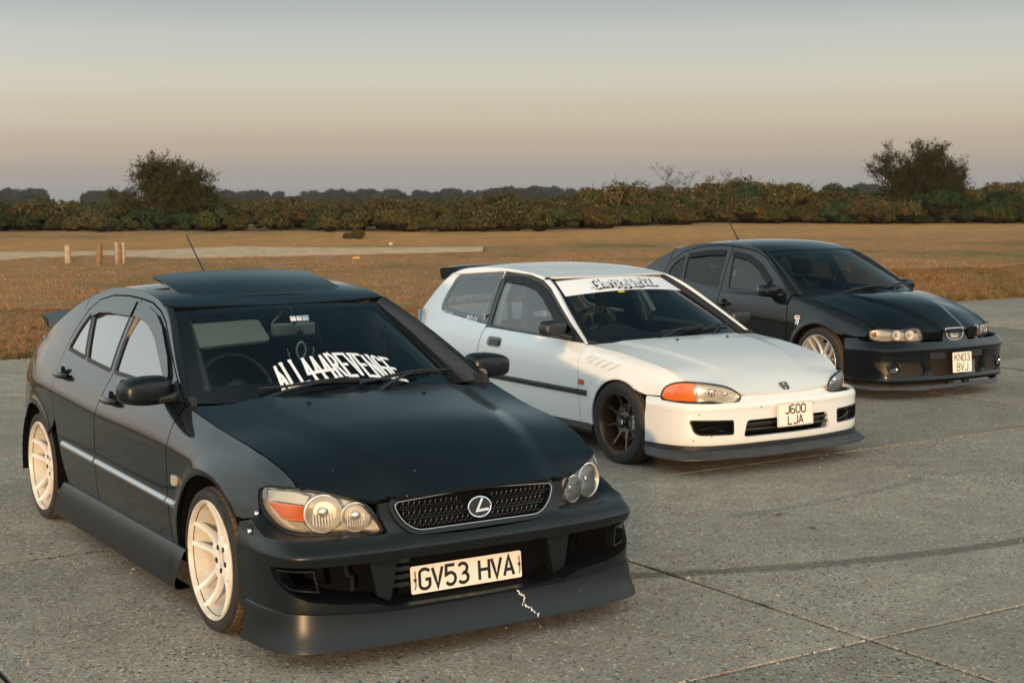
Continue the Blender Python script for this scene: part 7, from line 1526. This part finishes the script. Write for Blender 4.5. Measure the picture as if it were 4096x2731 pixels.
def bush_meshes(seed, n, w, h, mat, seeds=0):
    r = np.random.default_rng(seed); nb = 9; C = np.stack([r.uniform(-w * .72, w * .72, nb), r.uniform(-w * .5, w * .5, nb), r.uniform(h * .18, h * .62, nb)], 1); Rr = r.uniform(.26, .46, nb) * min(w, h * 1.3); Rr[0] = h * .40; C[0] = (0, 0, h * .55)
    k_ = r.integers(0, nb, n); d = r.normal(0, 1, (n, 3)); d /= np.linalg.norm(d, axis=1, keepdims=True); d[:, 2] = np.abs(d[:, 2]) * .9 - .15; rr = Rr[k_] * (1 - .42 * r.random(n) ** 1.8) * (1 + .16 * np.sin(d[:, 0] * 9 + k_) * np.cos(d[:, 1] * 7)); P = C[k_] + d * rr[:, None]; P[:, 2] = np.maximum(P[:, 2], .03)
    me = qmesh('foliage', quads(P, d, .045, .115, r, 1.25), mat); mb = MB()
    for c_, q in zip(C, Rr): mb.ball(tuple(c_), (q * .66, q * .66, q * .6), 8, 5)  # dark balls added inside the bush to block light; twigs follow
    rs = random.Random(seed)
    for _ in range(26):
        i = rs.randrange(nb); dv = Vector((rs.gauss(0, .6), rs.gauss(0, .6), abs(rs.gauss(.7, .4)))).normalized(); a = Vector(C[i]); mb.tube([a, a + dv * Rr[i] * 1.0, a + dv * Rr[i] * rs.uniform(1.08, 1.32)], [.02, .010, .004], 4, False)
    core = mk('core_and_branches', mb.v, mb.f, M_['core_twig'], None, 0); cm = core.data; bpy.data.objects.remove(core); sm = None
    if seeds:
        ks = r.integers(0, nb, seeds); d = r.normal(0, 1, (seeds, 3)); d[:, 1] -= .4; d /= np.linalg.norm(d, axis=1, keepdims=True); d[:, 2] = np.abs(d[:, 2]); P = C[ks] + d * Rr[ks][:, None] * 1.03; sm = qmesh('seed_head', quads(P, d, .018, .042, r), M_['seed'])
    return me, cm, sm
M_['core_twig'] = simple('dark_core_and_twigs', (.016, .013, .008), .95, spec=.05)
KIND = [('gorse', 2.3, 1.9, 0, 'dense green gorse bush'), ('gorse_brown', 2.4, 1.8, 170, 'seed-dotted brown gorse bush'), ('gorse', 1.6, 2.2, 60, 'upright green gorse bush'), ('holly', 1.4, 1.3, 0, 'rounded dark green bush'), ('gorse_brown', 2.8, 1.6, 260, 'sprawling pale-seeded gorse bush'), ('gorse_brown', 1.9, 2.1, 30, 'upright russet gorse bush')]
BM = [bush_meshes(40 + i, 5200, k_[1], k_[2], M_[k_[0]], k_[3]) for i, k_ in enumerate(KIND)]
def bush(kind, x, y, s, rz, label, group):
    me, cm, sm = BM[kind]; o = link('gorse_bush', me); o.location = (x, y, float(gz(x, y)) - .05); o.scale = (s, s, s * random.uniform(.9, 1.1)); o.rotation_euler = (0, 0, rz); tag(o, label, 'bush', group); link('core_and_branches', cm, o)
    if sm: link('seed_head', sm, o)
    return o
rs = random.Random(31); line = spl([(-31, 73), (-24.7, 73), (-10, 73.2), (-1.5, 71.5), (4, 76), (10.3, 84.5), (20, 86.5), (30, 88), (36, 89)])
# height of the thicket along the view, as heights above the ground at its own distance
TOPH = pch([(-34, 1.55), (-24, 1.62), (-20, 1.35), (-12.5, 1.30), (-9, 1.48), (-5, 1.50), (-2, 1.78), (-1, 1.98), (1.5, 1.62), (3, 1.85), (6, 2.05), (9, 2.15), (12, 2.35), (14.5, 2.02), (17, 2.15), (20, 2.05), (25, 2.3), (31, 2.4), (50, 2.4)])
pl = []; x = -32.0
while x < 37:
    k_ = rs.choices(range(6), [3, 3, 1.5, 2, 2.5, 2])[0]; y = float(line(x)) + rs.uniform(.6, 2.6); s = float(TOPH(x)) * rs.uniform(.62, .98) / KIND[k_][2]; pl.append((k_, x, y, s, 'front')); x += KIND[k_][1] * s * rs.uniform(.55, 1.0)
for row, (dy, st) in enumerate(((4.5, 2.2), (9, 2.8), (15, 3.4), (24, 4.6))):
    x = -34.0 - row * 3
    while x < 40 + row * 5: k_ = rs.choices(range(6), [4, 3, 2, .6, 1, 3])[0]; y = float(line(x)) + dy + rs.uniform(-1.4, 1.4); s = float(TOPH(x * 74 / y)) * rs.choice((.86, .95, 1.0, 1.06, 1.16)) / KIND[k_][2]; pl.append((k_, x, y, s, 'behind')); x += st * rs.uniform(.7, 1.25)
ZONES = [(-99, -20, 'at the far left'), (-20, -13, 'below the dense hawthorn'), (-13, -5, 'behind the saloon roof'), (-5, 3, 'left of the white car'), (3, 9, 'behind the white car roof'), (9, 17, 'behind the far black car'), (17, 25.5, 'below the open hawthorn'), (25.5, 99, 'at the far right')]
for k_, x, y, s, w_ in pl:
    if abs(x) > .352 * y + 2.5: continue
    zn = next(z_[2] for z_ in ZONES if z_[0] <= x * 74 / y < z_[1]); lab = KIND[k_][4] + (', front row, ' if w_ == 'front' else ', deeper rows, ') + zn; bush(k_, x, y, s, rs.uniform(0, 6.28), lab, lab)
bush(4, -6.6, 64.3, .27, 1.0, 'knee-high lone gorse clump on the grass in front of the thicket', None)
def tall(x, y, seed, n, h, label):
    """bare twiggy sprays standing above the bushes"""
    rs_ = random.Random(seed); mb = MB()
    for _ in range(n):
        a = Vector((rs_.gauss(0, .7), rs_.gauss(0, .4), .4)); d = Vector((rs_.gauss(0, .22), rs_.gauss(0, .2), 1)).normalized(); L_ = h * rs_.uniform(.6, 1); mb.tube([a, a + d * L_ * .6, a + (d + Vector((rs_.gauss(0, .2), 0, 0))) * L_], [.035, .022, .006], 5, False)
        for k_ in range(6): t = rs_.uniform(.45, .95); p = a + d * L_ * t; e = Vector((rs_.gauss(0, .6), rs_.gauss(0, .4), .6)); mb.tube([p, p + e * .25, p + e * .45], [.013, .009, .004], 4, False)
    o = mb.build('leggy_shrub', M_['bark']); o.location = (x, y, float(gz(x, y))); tag(o, label, 'shrub'); r = np.random.default_rng(seed); V = np.array(mb.v); P = V[r.integers(0, len(V), 700)] + r.normal(0, .10, (700, 3)); P = P[P[:, 2] > .7]; link('leaves', qmesh('leaves', quads(P, r.normal(0, 1, (len(P), 3)), .03, .07, r), M_['gorse_brown']), o)
tall(8.9, 88, 4, 6, 2.9, 'leggy bare-topped shrub standing above the bushes behind the white car roof'); tall(12.0, 88, 5, 4, 2.75, 'thin leggy shrub beside a taller one above the bushes behind the far black car')
def tree(name, x, y, seed, h, w, label, lean, mat, wild=1.0, nleaf=15):
    rs_ = random.Random(seed); r = np.random.default_rng(seed); root = tag(empty(name, (x, y, float(gz(x, y)))), label, 'tree'); tr = MB(); tips = []
    def grow(p, d, L_, rad, depth):
        n = 4; pts = [p]; q = p
        for i in range(n): d = (d + Vector((rs_.gauss(0, .13) * wild + lean * .03, rs_.gauss(0, .13), rs_.gauss(0, .10) + (.03 if depth > 1 else 0)))).normalized(); q = q + d * (L_ / n); pts.append(q)
        tr.tube(pts, [rad * (1 - .13 * i) for i in range(n + 1)], 6 if depth < 2 else 4, False)
        if depth >= 2: tips.extend((pts[i], depth) for i in range(1, n + 1))
        if depth == 4: return
        for _ in range({0: 7, 1: 5, 2: 4, 3: 3}[depth]):
            t = rs_.uniform(.35, 1.0); b = pts[min(n, int(t * n) + (rs_.random() < .5))]; sp = {0: .85, 1: .75, 2: .75, 3: .8}[depth]; e = (d + Vector((rs_.gauss(0, sp) * w / h * 1.15, rs_.gauss(0, sp) * .9, rs_.gauss(.05, .45)))).normalized(); grow(b, e, L_ * rs_.uniform(.55, .80), rad * .55, depth + 1)
    for k_ in range(4): grow(Vector((rs_.gauss(0, .25), rs_.gauss(0, .2), 0)), Vector((rs_.gauss(0, .28) + lean * .15, rs_.gauss(0, .2), 1)).normalized(), h * .40, .11, 0)
    tr.build('trunk', M_['bark'], root, 0)
    T = np.array([tuple(t[0]) for t in tips]); k_ = r.integers(0, len(T), len(T) * nleaf // 3); P = T[k_] + r.normal(0, .085, (len(k_), 3)); P = P[P[:, 2] > h * .12]
    link('crown', qmesh('crown', quads(P, r.normal(0, 1, (len(P), 3)), .030, .075, r), mat), root); return T
T1 = tree('hawthorn_tree', -17.9, 78.2, 6, 4.75, 8.2, 'dense wind-blown hawthorn tree above the bushes behind the saloon', .7, M_['haw'])
T2 = tree('hawthorn_tree', 24.4, 91.0, 9, 5.5, 4.4, 'open branched hawthorn tree above the bushes behind the far black car', .5, M_['haw'])
# three weathered posts by the track
def post(x, y, h, w_, rz, label, split=False, tilt=0):
    t_ = tag(empty('wooden_post', (x, y, float(gz(x, y)) - .1), rz), label, 'post', None); rs_ = random.Random(int(x * 100)); mb = MB(); v = []; n = 10
    for i, zz in enumerate((0, .3, .6, .9, 1.0)):
        for j in range(n): a = 2 * pi * j / n; q = w_ * (1 + .08 * sin(3 * a + x) + rs_.uniform(-.04, .04)) * (1.12 if i == 0 else .92 if i == 4 else 1); v.append((q * cos(a) + tilt * zz * h, q * sin(a), zz * (h + .1) + (rs_.uniform(-.025, .025) if i == 4 else 0)))
    f = [(i * n + j, i * n + (j + 1) % n, (i + 1) * n + (j + 1) % n, (i + 1) * n + j) for i in range(4) for j in range(n)] + [tuple(4 * n + j for j in range(n))]; mb.add(v, f); mb.build('post_shaft', M_['post'] if not split else M_['post_dark'], t_)
    mb = MB(); mb.box((0, 0, .03), (w_ * 1.5, w_ * 1.4, .06)); o = mb.build('soil_mound', M_['joint'], t_); bevel(o, .04, 2); return t_
M_['post'] = simple('weathered_timber', (.36, .27, .17), .85, nz=.35, nscale=7); M_['post_dark'] = simple('dark_weathered_timber', (.20, .11, .055), .9, nz=.4, nscale=7)
post(-12.83, 43.3, .52, .085, .3, 'short pale weathered post, leftmost of the posts by the sandy track'); post(-11.55, 41.9, .62, .085, .8, 'tall dark brown leaning post in the middle of the posts by the track', True, .05); post(-11.32, 42.9, .60, .062, .2, 'narrow pale post with a dark post touching it, by the track'); post(-11.10, 42.4, .58, .058, .5, 'dark post standing against the pale one, by the track', True, .02); post(-11.17, 43.1, .60, .055, .9, 'thin pale post, rightmost of the posts by the track')
# litter and a pale stone on the heath
mb = MB(); mb.ball((0, 0, .05), (.08, .05, .045), 8, 5); o = mb.build('pale_stone', simple('pale_stone_mat', (.55, .48, .40), .8)); o.location = (-4.55, 56.5, float(gz(-4.55, 56.5)) + .05); tag(o, 'pale white stone lying beside the sandy track', 'stone')
mb = MB(); mb.add([(-.13, 0, .0), (.13, .03, .0), (.10, .02, .05), (-.08, .0, .04), (0, .1, .02)], [(0, 1, 2, 3), (0, 4, 1), (3, 2, 4)]); o = mb.build('litter_scrap', simple('yellow_litter', (.60, .36, .10), .7)); o.location = (-4.7, 45.2, float(gz(-4.7, 45.2)) + .03); tag(o, 'yellow scrap of litter lying on the dry grass', 'litter')
for (x, y, lab) in ((1.62, 7.95, 'curled brown dead leaf on the slab, nearest the skid mark'), (1.50, 8.3, 'small brown dead leaf on the slab beside a curled one')):
    mb = MB(); pts = [(.035 * cos(a), .016 * sin(a), .004 + .006 * abs(cos(a))) for a in np.linspace(0, 2 * pi, 9)[:-1]] + [(0, 0, .001)]; mb.add(pts, [(i, (i + 1) % 8, 8) for i in range(8)]); o = mb.build('dead_leaf', M_['tan']); o.location = (x, y, .002); o.rotation_euler = (0, 0, x * 9); tag(o, lab, 'leaf')
# far wood: crowns along the horizon, one mass
r = np.random.default_rng(77); AllP, AllN = [], []; core = MB()
for i in range(150):
    x = -330 + 660 * i / 149 + r.normal(0, 3); d_ = 640 + r.uniform(-60, 90); hh = .80 * (5.0 + 2.8 * vnoise(x * .035 + 4, 1.5) + 2.2 * vnoise(x * .12, 8.5)) * (1.0 + .10 * r.random()); ww = r.uniform(3.5, 7.5)
    for _ in range(4):
        c_ = np.array([x + r.normal(0, ww * .4), d_, hh * r.uniform(.55, .8)]); q = hh * r.uniform(.22, .36); n = 110; dd = r.normal(0, 1, (n, 3)); dd /= np.linalg.norm(dd, axis=1, keepdims=True); AllP.append(c_ + dd * q * np.array([1.25, 1, .8]) * r.uniform(.8, 1.08, (n, 1))); AllN.append(dd); core.ball(tuple(c_), (q * 1.05, q * .8, q * .68), 8, 5)
    core.box((x, d_, hh * .3), (ww * .9, 2, hh * .32))
fw_ = link('far_wood', qmesh('far_wood', quads(np.concatenate(AllP), np.concatenate(AllN), .35, .8, r), leaf_mat('far_leaf', (.030, .042, .030), (.055, .070, .048), (.05, .05, .034), .05))); tag(fw_, kind='stuff'); tag(core.build('far_wood_mass', M_['core_twig'], fw_, 0), kind='stuff')

# low scrub between the thicket and the far wood, one mass
r = np.random.default_rng(5); P = []
for i in range(420):
    x = r.uniform(-105, 105); y = r.uniform(135, 215); hh = 1.55 + .55 * vnoise(x * .09, y * .05); n = 70; dd = r.normal(0, 1, (n, 3)); dd /= np.linalg.norm(dd, axis=1, keepdims=True); P.append(np.array([x, y, hh * .45]) + dd * np.array([2.6, 1.5, hh * .55]))
P = np.concatenate(P); tag(link('far_scrub', qmesh('far_scrub', quads(P, r.normal(0, 1, (len(P), 3)), .16, .40, r), M_['gorse'])), kind='stuff')

# evening haze: one closed box of even air round everything
mb = MB(); mb.box((0, 220, 5.45), (1180, 660, 6.55)); hm, t, out = newmat('haze_air'); pv = nd(t, 'ShaderNodeVolumePrincipled', {'Color': (.80, .86, .92), 'Density': .00014, 'Anisotropy': .2}); t.links.new(pv.outputs[0], out.inputs[1]); tag(mb.build('haze', hm, None, 0), kind='stuff'); cy.volume_bounces = 0

# ------------------------------------------------------------------ small things hanging in the saloon
def in_lex(p):
    a = LEX.root.rotation_euler[2]; l = LEX.root.location; return Vector((l.x + cos(a) * p[0] - sin(a) * p[1], l.y + sin(a) * p[0] + cos(a) * p[1], p[2]))
rz = LEX.root.rotation_euler[2]
fr = tag(empty('air_freshener', in_lex((-.985, .022, 1.02)), rz), 'air freshener card with a pale carabiner loop, hanging from the saloon mirror', 'air freshener')
mb = MB(); mb.prism(rnd([(-.030, -.055), (.036, -.055), (.036, .055), (-.030, .055)], .010), frame((0, .012, .005), (0, 1, 0), (0, 0, 1)), .003); mb.build('card', simple('black_gold_card', (.05, .035, .012), .4, nz=.9, nscale=60), fr)
mb = MB(); lp = [(.010, .024 * sin(t) * (1 - .35 * (cos(t) < 0) * abs(cos(t))), .018 + .045 * cos(t)) for t in np.linspace(0, 2 * pi, 25)]; mb.tube(lp, .0055, 8, False); mb.build('carabiner_loop', simple('pale_green_metal', (.55, .70, .58), .3, .3), fr)
mb = MB(); mb.tube([(.008, 0, .06), (.006, .002, .10), (.004, 0, .13)], .0022, 6); mb.box((.006, 0, .105), (.008, .012, .012)); mb.build('cord', M_['rubber'], fr)
pc = tag(empty('mirror_card', in_lex((-.935, .0, 1.190)), rz), 'small pale grey card clipped over the top of the saloon mirror', 'card')
mb = MB(); mb.add([(.01, -.05, .0), (.012, .045, -.002), (-.015, .055, .028), (-.018, -.045, .026)], [(0, 1, 2, 3)]); k_ = mb.build('card_sheet', simple('pale_grey_card', (.50, .52, .53), .5), pc); k_.modifiers.new('solid', 'SOLIDIFY').thickness = .001
mb = MB(); 
for y in (-.02, .012): mb.add([(.0112, y, .0015), (.0112, y + .003, .0015), (-.0155, y + .006, .0282), (-.0155, y + .003, .0282)], [(0, 1, 2, 3)])
mb.build('card_line', M_['trim'], pc, flat=True)
